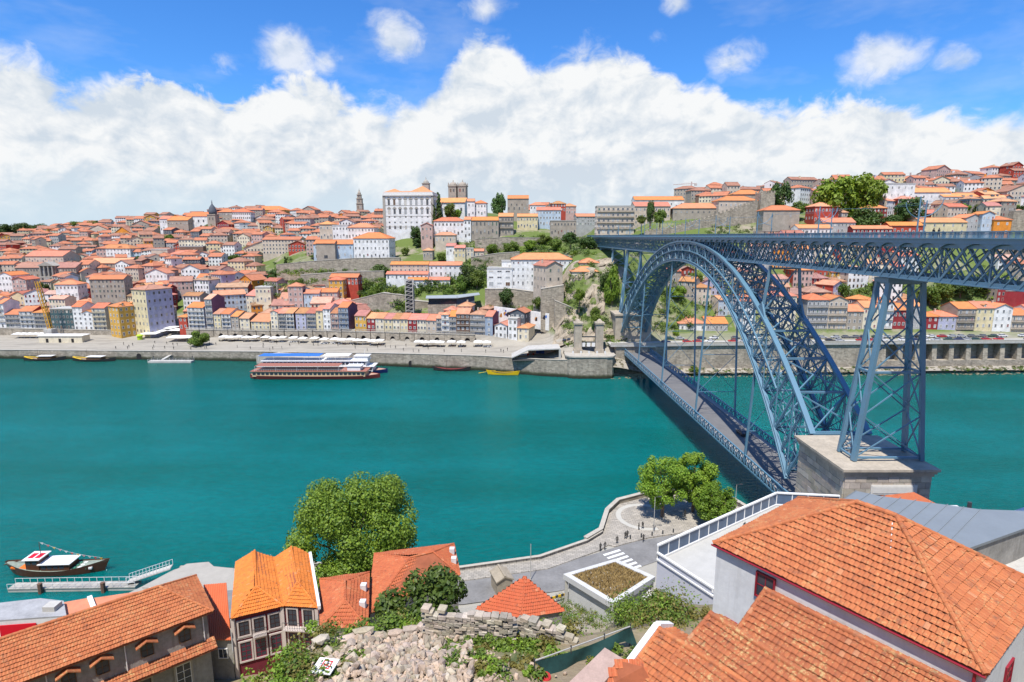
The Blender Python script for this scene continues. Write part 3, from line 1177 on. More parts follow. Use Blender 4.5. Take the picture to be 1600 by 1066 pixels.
 d.box(xc - 8.5, xc + 8.5, 268, 282, 3, 27)
 d.box(xc - 9, xc + 9, 267.5, 282.5, 26.2, 27.02)
 d.build('far_pier', M_GRANITE, bridge)
 d = MB()
 xc = axis_x(380)
 d.box(xc - 5.5, xc + 5.5, 362, 420, 44, Z_BOT + .02)
 d.box(xc - 5.2, xc + 5.2, 392.1, 430, Z_BOT + .03, Z_DECK)
 d.build('far_abutment', M_GRANITE, bridge)


build_bridge()

# ================================================================== THE OLD TOWN ON THE FAR BANK
WALLC = {
 'white': (.74, .73, .70), 'cream': (.68, .60, .44), 'pale yellow': (.66, .56, .34), 'ochre': (.58, .34, .07), 'grey': (.40, .39, .38),
 'stone': (.36, .31, .25), 'pink': (.53, .36, .31), 'dark red': (.27, .025, .03), 'red': (.42, .06, .035), 'lilac': (.41, .41, .52),
 'pale blue': (.45, .53, .60), 'slate': (.09, .105, .125), 'brown': (.20, .12, .085), 'purple': (.15, .075, .13), 'orange': (.68, .25, .03),
 'teal': (.05, .10, .11), 'beige': (.55, .46, .36), 'grey blue': (.26, .32, .40),
}


def wall_m(c):
 return mat('wall_' + c, WALLC[c], .9, .26, .35, streak=.2 if c not in ('slate', 'teal') else .1)


M_ROOF = mat('clay_roof', (.53, .195, .085), .85, .28, .5, .35, 3, rnd=1.0)
M_ROOF2 = mat('clay_roof_bright', (.60, .205, .07), .85, .2, .5, .35, 3, rnd=.6)
M_ROOF3 = mat('clay_roof_dull', (.40, .19, .11), .88, .35, .4, .35, 3, rnd=1.2)
M_GLASS = glass_mat('window_glass', (.035, .04, .05))
M_FRAME = mat('window_surround', (.66, .64, .60), .8, .1, 1)
M_STONEF = mat('granite_surround', (.36, .33, .28), .9, .15, 1)
M_IRON = mat('iron', (.05, .055, .06), .6, .2, 2)
M_CONC = mat('concrete', (.46, .44, .40), .9, .18, .4, .2, 3, streak=.3)

WIN = {}


M_CURT = mat('curtained_pane', (.36, .37, .37), .35, .2, 1)
M_SHUT = [mat('shutter_green', (.05, .12, .08), .7, .15, 2), mat('shutter_red', (.22, .03, .03), .7, .15, 2), mat('shutter_pale', (.55, .52, .46), .7, .12, 2), mat('shutter_brown', (.13, .07, .04), .7, .2, 2)]


def win_mesh(w, h, fr='white', var=None):
 if var is None:
  var = random.choice((0, 0, 0, 0, 0, 1, 1, 2))
  if var == 2:
   var = random.choice((2, 3, 4, 4, 5))
 k = (round(w, 2), round(h, 2), fr, var)
 if k not in WIN:
  mb = MB()
  mb.box(-w / 2, w / 2, -.09, .04, 0, .12)
  mb.box(-w / 2, -w / 2 + .16, -.07, .04, .12, h)
  mb.box(w / 2 - .16, w / 2, -.07, .04, .12, h)
  mb.box(-w / 2 + .16, w / 2 - .16, -.07, .04, h - .16, h)
  mb.box(-.04, .04, -.035, .02, .12, h - .16)
  mb.cur = 1
  mb.box(-w / 2 + .16, w / 2 - .16, -.012, .02, .12, h - .16)
  WIN[k] = mb.mesh('window', [M_FRAME if fr == 'white' else M_STONEF, ([M_GLASS, M_CURT] + M_SHUT)[var]])
 return WIN[k]


def add_win(mb, x, y, z, w, h, nx, ny, mi_f, mi_g):
 """a window in a joined mesh: on a wall whose outward normal is (nx, ny)"""
 tx, ty = -ny, nx
 def q(a, b, c, d, o):
  pts = [(x + tx * a + nx * o, y + ty * a + ny * o, z + c), (x + tx * b + nx * o, y + ty * b + ny * o, z + c),
               (x + tx * b + nx * o, y + ty * b + ny * o, z + d), (x + tx * a + nx * o, y + ty * a + ny * o, z + d)]
  ins = [(p[0] - nx * (o + .03), p[1] - ny * (o + .03), p[2]) for p in pts]
  mb.add(pts + ins, [(0, 1, 2, 3), (0, 4, 5, 1), (1, 5, 6, 2), (2, 6, 7, 3), (3, 7, 4, 0)])
 mb.cur = mi_f
 q(-w / 2 - .16, w / 2 + .16, -.16, h + .16, .05)
 mb.cur = mi_g
 q(-w / 2, w / 2, 0, h, .075)


def roof_into(mb, w, d, h, kind, pitch, ov=.45, th=.22):
 """roof over the footprint x in [-w/2, w/2], y in [0, d] with its eaves at height h"""
 x0, x1, y0, y1 = -w / 2 - ov, w / 2 + ov, -ov, d + ov
 ze = h - ov * pitch * .6
 if kind == 'gable':            # ridge parallel to the street
  zr = h + (d / 2) * pitch
  ym = d / 2
  x0, x1 = -w / 2 - .12, w / 2 + .12
  mb.slab([(x0, y0, ze), (x1, y0, ze), (x1, ym, zr), (x0, ym, zr)], th)
  mb.slab([(x0, ym, zr), (x1, ym, zr), (x1, y1, ze), (x0, y1, ze)], th)
  mb.bar((x0, ym, zr + .05), (x1, ym, zr + .05), .3, .16)
 elif kind == 'front':          # gable towards the street
  zr = h + (w / 2) * pitch
  mb.slab([(x0, y0, ze), (0, y0, zr), (0, y1, zr), (x0, y1, ze)], th)
  mb.slab([(0, y0, zr), (x1, y0, ze), (x1, y1, ze), (0, y1, zr)], th)
  mb.bar((0, y0, zr + .05), (0, y1, zr + .05), .3, .16)
 elif kind == 'hip':
  k = min(w, d) / 2 + ov
  zr = ze + k * pitch
  if w >= d:
   a, b = (x0 + k, (y0 + y1) / 2, zr), (x1 - k, (y0 + y1) / 2, zr)
  else:
   a, b = (0, y0 + k, zr), (0, y1 - k, zr)
  e = [(x0, y0, ze), (x1, y0, ze), (x1, y1, ze), (x0, y1, ze)]
  if (Vector(a) - Vector(b)).length < .3:
   a = b = tuple((Vector(a) + Vector(b)) / 2)
   fs = [[e[0], e[1], a], [e[1], e[2], a], [e[2], e[3], a], [e[3], e[0], a]]
  elif w >= d:
   fs = [[e[0], e[1], b, a], [e[1], e[2], b], [e[2], e[3], a, b], [e[3], e[0], a]]
  else:
   fs = [[e[0], e[1], a], [e[1], e[2], b, a], [e[2], e[3], b], [e[3], e[0], a, b]]
  for f in fs:
   mb.face(f)
  mb.prism([(p[0], p[1]) for p in e], ze - th, ze - .002)
  for p in e:
   q = a if (Vector(p) - Vector(a)).length < (Vector(p) - Vector(b)).length else b
   mb.bar((p[0], p[1], p[2] + .04), (q[0], q[1], q[2] + .04), .26, .14)
  if a != b:
   mb.bar((a[0], a[1], a[2] + .04), (b[0], b[1], b[2] + .04), .28, .16)
 elif kind == 'flat':
  mb.box(-w / 2 - .15, w / 2 + .15, -.15, d + .15, h, h + .3)


def walls_into(mb, w, d, h, kind, pitch, sink):
 x0, x1 = -w / 2, w / 2
 if kind == 'gable':
  zr = h + (d / 2) * pitch - .12
  prof = [(0, -sink), (d, -sink), (d, h - .1), (d / 2, zr), (0, h - .1)]
  vs = [(x0, p[0], p[1]) for p in prof] + [(x1, p[0], p[1]) for p in prof]
  n = 5
  mb.add(vs, [tuple(range(n)), tuple(range(2 * n - 1, n - 1, -1))] + [((i + 1) % n, i, n + i, n + (i + 1) % n) for i in range(n)])
  mb.f[-7] = tuple(reversed(mb.f[-7])); mb.f[-6] = tuple(reversed(mb.f[-6]))
 elif kind == 'front':
  zr = h + (w / 2) * pitch - .12
  prof = [(x0, -sink), (x1, -sink), (x1, h - .1), (0, zr), (x0, h - .1)]
  vs = [(p[0], 0, p[1]) for p in prof] + [(p[0], d, p[1]) for p in prof]
  n = 5
  mb.add(vs, [tuple(range(n)), tuple(range(2 * n - 1, n - 1, -1))] + [((i + 1) % n, i, n + i, n + (i + 1) % n) for i in range(n)])
 else:
  mb.box(x0, x1, 0, d, -sink, h)


HOUSES = []      # (object, px, py, colour, storeys, roof) for the labels of the hillside houses


def house(loc, rz, w, d, h, col='white', roof='gable', pitch=.45, storeys=None, label=None, name='house', cat='house', group=None, roofm=None,
          wins='parts', fr='white', balcony=False, side_col=None, sink=4.0, ncol=None, ww=1.15, wh=1.65, chimney=True, sides=True, rnd=random, dormer=0, cornice=True, ground_doors=True):
 st = storeys or max(1, int(round(h / 3.0)))
 t = thing(name, label or '', cat, loc, rz, group)
 if loc[1] > 250:
  lo = min(zfar(loc[0] + lx * math.cos(rz) - ly * math.sin(rz), loc[1] + lx * math.sin(rz) + ly * math.cos(rz)) for lx in (-w / 2, w / 2) for ly in (-.3, d))
  sink = max(sink, loc[2] - lo + .8)
 mb = MB()
 walls_into(mb, w, d, h, roof, pitch, sink)
 mats_ = [wall_m(col)]
 if side_col:
  mats_.append(wall_m(side_col))
 wo = mb.build('wall', mats_, t)
 if side_col:
  for p in wo.data.polygons:
   if abs(p.normal.x) > .5:
    p.material_index = 1
 mb = MB()
 roof_into(mb, w, d, h, roof, pitch)
 ro = mb.build('roof', (roofm or M_ROOF) if roof != 'flat' else M_CONC, t)
 if chimney and roof != 'flat':
  mb = MB()
  cx = rnd.uniform(-.3, .3) * w
  cy = d * rnd.uniform(.55, .75)
  ht = h + pitch * min(w, d) / 2
  mb.box(cx - .35, cx + .35, cy - .3, cy + .3, h, ht + .7)
  mb.box(cx - .45, cx + .45, cy - .4, cy + .4, ht + .7, ht + .85)
  mb.build('chimney', wall_m('beige'), ro)
 if wins == 'joined' and roof != 'flat' and rnd.random() < .45:
  mb = MB()
  for q in range(rnd.randrange(1, 4)):
   cx, cy = rnd.uniform(-.35, .35) * w, d * rnd.uniform(.2, .8)
   b0, b1 = rnd.uniform(.4, 1.1), h + pitch * min(w, d) * rnd.uniform(.4, .55)
   mb.box(cx - b0, cx + b0, cy - .7, cy + .7, h, b1 + .5)
  mb.build('roof_lantern', wall_m(rnd.choice(('white', 'beige', 'stone', 'slate', 'cream'))), ro, kind='stuff')
 for k in range(dormer):
  cx = lerp(-w / 2, w / 2, (k + .5) / dormer)
  mb = MB()
  mb.box(cx - .6, cx + .6, .55, 2.4, h + .1, h + 1.5)
  mb.build('dormer', wall_m(col), ro)
  mb = MB()
  zz = h + 1.45
  mb.slab([(cx - .9, .3, zz), (cx, .3, zz + .55), (cx, 3, zz + .55), (cx - .9, 3, zz)], .1)
  mb.slab([(cx, .3, zz + .55), (cx + .9, .3, zz), (cx + .9, 3, zz), (cx, 3, zz + .55)], .1)
  mb.build('dormer_roof', roofm or M_ROOF, ro)
  o = put('dormer_window', win_mesh(.8, 1.0, fr), ro, loc=(cx, .545, h + .35))
 if cornice and roof != 'front':
  mb = MB()
  mb.box(-w / 2 - .08, w / 2 + .08, -.16, -.005, h - .55, h - .3)
  mb.build('cornice', M_STONEF if fr != 'white' else M_FRAME, t)
 n = ncol or max(1, int(w / 2.1))
 fh = h / st
 if wins == 'parts':
  for i in range(st):
   for k in range(n):
    x = lerp(-w / 2, w / 2, (k + .5) / n)
    z = i * fh + (fh - wh) * .45
    if i == 0 and ground_doors and k % 2 == 0:
     put('door', win_mesh(ww, min(2.2, fh - .35), fr), t, loc=(x, -.004, .06))
    else:
     put('window', win_mesh(ww, min(wh, fh - .7), fr), t, loc=(x, -.004, z))
  if sides:
   ns = max(1, int(d / 3.2))
   for i in range(st):
    for k in range(ns):
     y = lerp(0, d, (k + .5) / ns)
     for sx in (-1, 1):
      o = put('side_window', win_mesh(ww, min(wh, fh - .7), fr), t, loc=(sx * (w / 2 + .004), y, i * fh + (fh - wh) * .45), rz=sx * math.pi / 2)
 elif wins == 'joined':
  mb = MB()
  for i in range(st):
   z = i * fh + (fh - wh) * .45
   for k in range(n):
    if rnd.random() < .08:
     continue
    add_win(mb, lerp(-w / 2, w / 2, (k + .5) / n), 0, z, ww - .3, wh - .2, 0, -1, 0, rnd.choice((1, 1, 1, 2, 3)))
   ns = max(1, int(d / 3.4))
   for k in range(ns):
    if rnd.random() < .35:
     continue
    y = lerp(0, d, (k + .5) / ns)
    add_win(mb, w / 2, y, z, ww - .35, wh - .3, 1, 0, 0, 1)
    add_win(mb, -w / 2, y, z, ww - .35, wh - .3, -1, 0, 0, 1)
  if mb.f:
   mb.build('window_rows', [M_FRAME if fr == 'white' else M_STONEF, M_GLASS, M_CURT, rnd.choice(M_SHUT)], t, kind='stuff')
 if balcony:
  for i in range(1, st):
   mb = MB()
   z = i * fh
   mb.box(-w / 2 + .2, w / 2 - .2, -.75, 0, z - .12, z)
   bo = mb.build('balcony', M_STONEF, t)
   mb = MB()
   mb.box(-w / 2 + .2, w / 2 - .2, -.75, -.71, z + .95, z + 1.0)
   nb = int(w / .3)
   for k in range(nb + 1):
    x = lerp(-w / 2 + .22, w / 2 - .22, k / nb)
    mb.box(x - .025, x + .025, -.745, -.715, z, z + .95)
   mb.build('balcony_railing', M_IRON, bo, kind='stuff')
 return t


def front_y(px):
 return interp(px, [(-60, 332), (0, 331), (130, 331), (250, 330), (300, 327), (400, 319), (480, 313), (560, 307), (640, 300), (700, 296), (750, 294), (830, 284)])


def row_rz(px, fn=front_y):
 a = Vector(((px - 20 - 800) * UK * fn(px - 20), fn(px - 20)))
 b = Vector(((px + 20 - 800) * UK * fn(px + 20), fn(px + 20)))
 return math.atan2(b.y - a.y, b.x - a.x)


def house_px(pl, pr, base, eave, Y=None, d=10, fn=front_y, rz=None, **kw):
 pm = (pl + pr) / 2
 Y = Y or fn(pm)
 a, b = at_y(pl, base, Y), at_y(pr, base, Y)
 h = at_y(pm, eave, Y).z - a.z
 r = row_rz(pm, fn) if rz is None else rz
 c = (a + b) / 2
 return house((c.x, c.y, c.z), r, abs(b.x - a.x) / max(.5, math.cos(r)) * 1.0, d, h, **kw)


ORD = ['first', 'second', 'third', 'fourth', 'fifth', 'sixth', 'seventh', 'eighth', 'ninth', 'tenth', 'eleventh', 'twelfth', 'thirteenth', 'fourteenth', 'fifteenth', 'sixteenth', 'seventeenth', 'eighteenth', 'nineteenth', 'twentieth']


def quay_front():
 g = 'tall houses along the town quay'
 L = [  # left, right, base, eave, colour, roof, storeys, extra, what singles it out
  (-24, 0, 513, 470, 'white', 'gable', 4, {}, 'at the left edge of the picture, second in'),
  (0, 10, 512, 474, 'white', 'gable', 4, dict(balcony=True), 'narrow, at the left edge of the quay'),
  (10, 33, 512, 491, 'grey', 'gable', 3, dict(side_col='dark red', balcony=True), 'low, below a dark red gable wall'),
  (33, 55, 513, 486, 'white', 'gable', 4, dict(side_col='dark red', balcony=True), 'left of the yellow crane'),
  (55, 76, 513, 488, 'grey', 'hip', 4, dict(balcony=True), 'behind the yellow crane mast'),
  (82, 117, 515, 483, 'teal', 'flat', 4, dict(fr='stone', chimney=False), 'flat-roofed, under dark sheeting by the crane'),
  (117, 132, 516, 479, 'white', 'gable', 5, {}, 'right of the dark sheeted building'),
  (132, 147, 516, 488, 'white', 'front', 4, {}, 'gabled, between two taller white fronts'),
  (147, 168, 517, 481, 'cream', 'gable', 5, dict(balcony=True), 'left of the ochre corner house'),
  (280, 294, 514, 495, 'red', 'hip', 2, {}, 'small, at the corner of the quay square'),
  (294, 322, 514, 480, 'white', 'gable', 5, dict(balcony=True), 'with long balconies at the quay square'),
  (323, 335, 515, 467, 'grey', 'gable', 5, dict(side_col='purple', balcony=True), 'narrow and tall with a purple side wall'),
  (335, 347, 516, 490, 'pale yellow', 'gable', 4, {}, 'low, right of the purple side wall'),
  (347, 362, 517, 490, 'white', 'gable', 4, dict(balcony=True), 'above the round clipped tree'),
  (362, 375, 517, 494, 'stone', 'gable', 4, {}, 'narrow and bare, above the quay arches'),
  (375, 392, 518, 497, 'cream', 'gable', 3, dict(side_col='brown'), 'with a white awning and brown side'),
  (392, 424, 520, 502, 'pale yellow', 'gable', 3, dict(d=16), 'low under a broad orange roof'),
  (424, 436, 520, 487, 'cream', 'front', 5, {}, 'narrow, right of the broad low roof'),
  (436, 448, 520, 489, 'grey', 'gable', 5, dict(balcony=True), 'with glazed galleries, left of a brown side wall'),
  (448, 461, 521, 489, 'white', 'gable', 5, dict(side_col='brown', balcony=True), 'beside a brown blank side wall'),
  (463, 480, 521, 489, 'lilac', 'gable', 5, {}, 'right of the brown side wall'),
  (480, 495, 521, 489, 'grey', 'gable', 5, dict(balcony=True), 'over a yellow awning'),
  (495, 506, 521, 485, 'pale yellow', 'gable', 5, {}, 'narrow, right of the yellow awning'),
  (506, 518, 522, 482, 'white', 'gable', 5, {}, 'tiled, very narrow, among the yellow fronts'),
  (518, 530, 522, 489, 'pink', 'gable', 4, dict(balcony=True), 'narrow, left of the tall grey-blue house'),
  (530, 546, 522, 480, 'grey blue', 'gable', 5, dict(side_col='purple', balcony=True), 'tallest of its row, with a plum side wall'),
  (555, 574, 523, 493, 'ochre', 'gable', 3, {}, 'first of the uniform row above the arcade'),
  (574, 587, 524, 497, 'dark red', 'gable', 3, dict(ncol=2), 'narrow, left in the uniform yellow row'),
  (587, 601, 524, 497, 'cream', 'gable', 3, dict(ncol=2), 'right of the left dark red house'),
  (601, 614, 524, 498, 'pale yellow', 'gable', 3, dict(ncol=2), 'centre of the uniform yellow row'),
  (614, 626, 525, 498, 'cream', 'gable', 3, dict(ncol=2), 'below the lift tower, left side'),
  (626, 638, 525, 498, 'pale yellow', 'gable', 3, dict(ncol=2), 'below the lift tower, right side'),
  (638, 652, 525, 499, 'dark red', 'gable', 3, dict(ncol=2), 'narrow, right in the uniform yellow row'),
  (652, 667, 525, 499, 'cream', 'gable', 3, dict(ncol=3), 'right of the right dark red house'),
  (667, 682, 526, 500, 'beige', 'gable', 3, dict(ncol=2), 'last of the uniform yellow row'),
  (682, 690, 526, 497, 'grey', 'gable', 4, dict(balcony=True), 'very narrow, right of the uniform row'),
  (690, 702, 526, 491, 'white', 'hip', 4, dict(balcony=True), 'iron-balconied, with a red attic behind'),
  (702, 713, 526, 494, 'grey', 'gable', 4, dict(balcony=True), 'between two balconied fronts near the steps'),
  (713, 734, 527, 490, 'brown', 'gable', 4, dict(balcony=True), 'four window bays wide, dark balconies'),
  (734, 758, 527, 491, 'grey', 'hip', 4, dict(balcony=True, side_col='dark red'), 'over a red awning and white parasols'),
  (758, 770, 528, 494, 'grey blue', 'gable', 4, dict(side_col='purple'), 'with a purple side wall, near the ramp'),
  (773, 792, 528, 508, 'white', 'front', 2, dict(fr='stone'), 'small gabled, with stone trim by the ramp'),
  (794, 808, 529, 498, 'white', 'flat', 3, dict(fr='stone', chimney=False), 'narrow flat-topped, with a blue panel'),
  (809, 826, 530, 512, 'cream', 'hip', 2, {}, 'last and lowest house before the ramp square'),
 ]
 for k, (a, b, ba, ea, col, rf, st, ex, what) in enumerate(L):
  ex = dict(ex)
  dd = ex.pop('d', 11)
  ro = [M_ROOF, M_ROOF2, M_ROOF][k % 3]
  house_px(a, b, ba, ea, d=dd, col=col, roof=rf, storeys=st, label='%s quayside house %s' % (col, what), group=g, pitch=.42, sides=False, roofm=ro, wh=1.5, ww=1.2, **ex)
 # set-back storeys behind the front
 for (a, b, ba, ea, Y, col, rf, lab) in [(716, 737, 492, 478, 303, 'white', 'hip', 'white set-back attic house rising behind the brown balconied front'),
           (750, 766, 495, 482, 306, 'red', 'hip', 'small bright red attic house behind the red awning'),
           (694, 712, 494, 484, 304, 'red', 'hip', 'little red-walled attic house behind the iron balconies'),
           (797, 820, 512, 488, 292, 'slate', 'front', 'dark slate-clad gabled house behind the flat-topped white one')]:
  house_px(a, b, ba, ea, Y=Y, d=9, col=col, roof=rf, storeys=2, label=lab, group=g, sides=True, sink=8)


def corner_blocks():
 # ochre corner house left of the square: two lit faces
 def corner(px, py, Y, rz, w, d, h, col, pit, st, lab, **kw):
  p = at_y(px, py, Y)
  house((p.x + w / 2 * math.cos(rz), p.y + w / 2 * math.sin(rz), p.z), rz, w, d, h, col, 'hip', pit, st, lab, wins='parts', sides=True, **kw)
 corner(190, 526, 322, R(62), 11.5, 10, 17.0, 'ochre', .4, 5, 'ochre yellow corner house with dormers beside the quay square', dormer=2, roofm=M_ROOF2, ncol=4)
 # big block, yellow towards the river and lilac towards the square
 corner(235, 524, 324, R(64), 15.5, 13, 26.0, 'lilac', .32, 6, 'tall corner block, yellow side and lilac front, at the quay square', side_col='pale yellow', ncol=5, fr='stone')


def seminary_etc():
 kw = dict(wins='parts', chimney=False)
 # bishop's palace
 a, b = at_y(601, 362, 432), at_y(677, 362, 432)
 hgt = at_y(640, 306, 432).z - a.z
 w = b.x - a.x
 t = thing('bishop_palace', 'huge white palace with granite corners and rows of tall windows on the hilltop', 'palace', ((a.x + b.x) / 2, 432, a.z), R(-4))
 mb = MB(); mb.box(-w / 2, w / 2, 0, 24, -8, hgt); mb.build('wall', wall_m('white'), t)
 mb = MB()
 for sx in (-1, 1):
  mb = MB()
  mb.box(sx * w / 2 - .9, sx * w / 2 + .9 * 1, -.35, 1.2, -8, hgt - .1)
  mb.build('corner_pilaster', M_STONEF, t)
 mb = MB(); mb.box(-w / 2 - .9, w / 2 + .9, -.9, 24.5, hgt, hgt + .9); mb.box(-w / 2 - .4, w / 2 + .4, -.4, 24.4, hgt + .9, hgt + 2.6)
 mb.build('cornice', M_FRAME, t)
 for i in range(3):
  mb = MB(); mb.box(-w / 2 + 1, w / 2 - 1, -.1, 0, hgt * (.13 + .30 * i), hgt * (.13 + .30 * i) + .25); mb.build('string_course', M_STONEF, t)
 mb = MB()
 z = hgt + 2.6
 for (x0, x1, zr) in ((-w / 2, -w / 2 + 13, 3.0), (w / 2 - 17, w / 2, 4.8)):
  e = [(x0, 0, z), (x1, 0, z), (x1, 14, z), (x0, 14, z)]
  ap = ((x0 + x1) / 2, 7, z + zr)
  for q in range(4):
   mb.face([e[q], e[(q + 1) % 4], ap])
 mb.slab([(-w / 2 + 8, .5, z), (w / 2 - 10, .5, z), (w / 2 - 10, 9, z + 1.4), (-w / 2 + 8, 9, z + 1.4)], .2)
 mb.build('roof', M_ROOF2, t)
 mb = MB(); cx = w / 2 - 6.5
 mb.box(cx - 2.4, cx + 2.4, 8, 12.8, z, z + 6.6); mb.box(cx - 2.8, cx + 2.8, 7.6, 13.2, z + 6.6, z + 7.1)
 mb.lathe([(2.2, 7.1), (2.0, 8.2), (1.1, 9.2), (.3, 9.8), (.15, 11.5)], 10, (cx, 10.4, z))
 mb.build('lantern', M_STONEF, t)
 rows = [(.82, 1.7, 4.2, True), (.565, 1.7, 3.6, True), (.415, 1.3, 1.1, False), (.26, 1.3, 1.1, False), (.12, 1.5, 2.4, False)]
 for fz, ww, wh, arch in rows:
  for k in range(8):
   x = lerp(-w / 2 + 1.6, w / 2 - 1.6, (k + .5) / 8)
   zz = hgt * fz - wh / 2
   o = put('window', win_mesh(ww, wh, 'stone'), t, loc=(x, -.004, zz))
   if arch:
    key = ('arch', ww)
    if key not in WIN:
     m2 = MB(); m2.add([(-1.5, -.2, 0), (1.5, -.2, 0), (.9, -.2, 1.0), (0, -.2, 1.6), (-.9, -.2, 1.0), (-1.5, .02, 0), (1.5, .02, 0), (.9, .02, 1.0), (0, .02, 1.6), (-.9, .02, 1.0)],
                                      [(0, 1, 2, 3, 4), (9, 8, 7, 6, 5), (0, 5, 6, 1), (1, 6, 7, 2), (2, 7, 8, 3), (3, 8, 9, 4), (4, 9, 5, 0)])
     WIN[key] = m2.mesh('window_hood', M_STONEF)
    put('window_hood', WIN[key], t, loc=(x, -.004, zz + wh + .1))
 for k in range(5):
  for fz, ww, wh, _ in rows[:2]:
   put('side_window', win_mesh(ww, wh, 'stone'), t, loc=(w / 2 + .004, 3 + 4.4 * k, hgt * fz - wh / 2), rz=math.pi / 2)
 # cathedral: twin towers and nave
 p = at_y(714, 345, 462)
 t = thing('cathedral', 'grey granite cathedral with two square towers behind the palace', 'cathedral', (p.x, 462, p.z), R(-10))
 zt = at_y(714, 291, 462).z - p.z
 for x in (-4.0, 3.6):
  mb = MB()
  mb.box(x - 3.2, x + 3.2, 2, 8.4, -4, zt)
  mb.box(x - 3.6, x + 3.6, 1.6, 8.8, zt, zt + .7)
  mb.lathe([(3.3, .7), (3.0, 2.0), (1.8, 3.0), (.5, 3.6), (.2, 5.2)], 12, (x, 5.2, zt))
  for (ux, uy) in ((-3, 2.2), (3, 2.2), (3, 8.2), (-3, 8.2)):
   mb.lathe([(.5, .7), (.4, 2.2), (.1, 3.2)], 6, (x + ux, uy, zt))
  tw = mb.build('tower', wall_m('stone'), t)
  for k in (-1, 1):
   put('belfry_opening', win_mesh(1.3, 2.6, 'stone'), tw, loc=(x + k * 1.3, 1.995, zt - 4.2))
 mb = MB(); mb.box(-13, 8, -6, 2, -6, 14); mb.build('nave_wall', wall_m('white'), t)
 mb = MB(); mb.slab([(-13.5, -6.6, 13.8), (8.5, -6.6, 13.8), (8.5, 0, 17.5), (-13.5, 0, 17.5)], .3); mb.build('roof', M_ROOF2, t)
 for k in range(3):
  put('window', win_mesh(1.6, 2.6, 'stone'), t, loc=(-10 + k * 7.6, -6.004, 7))
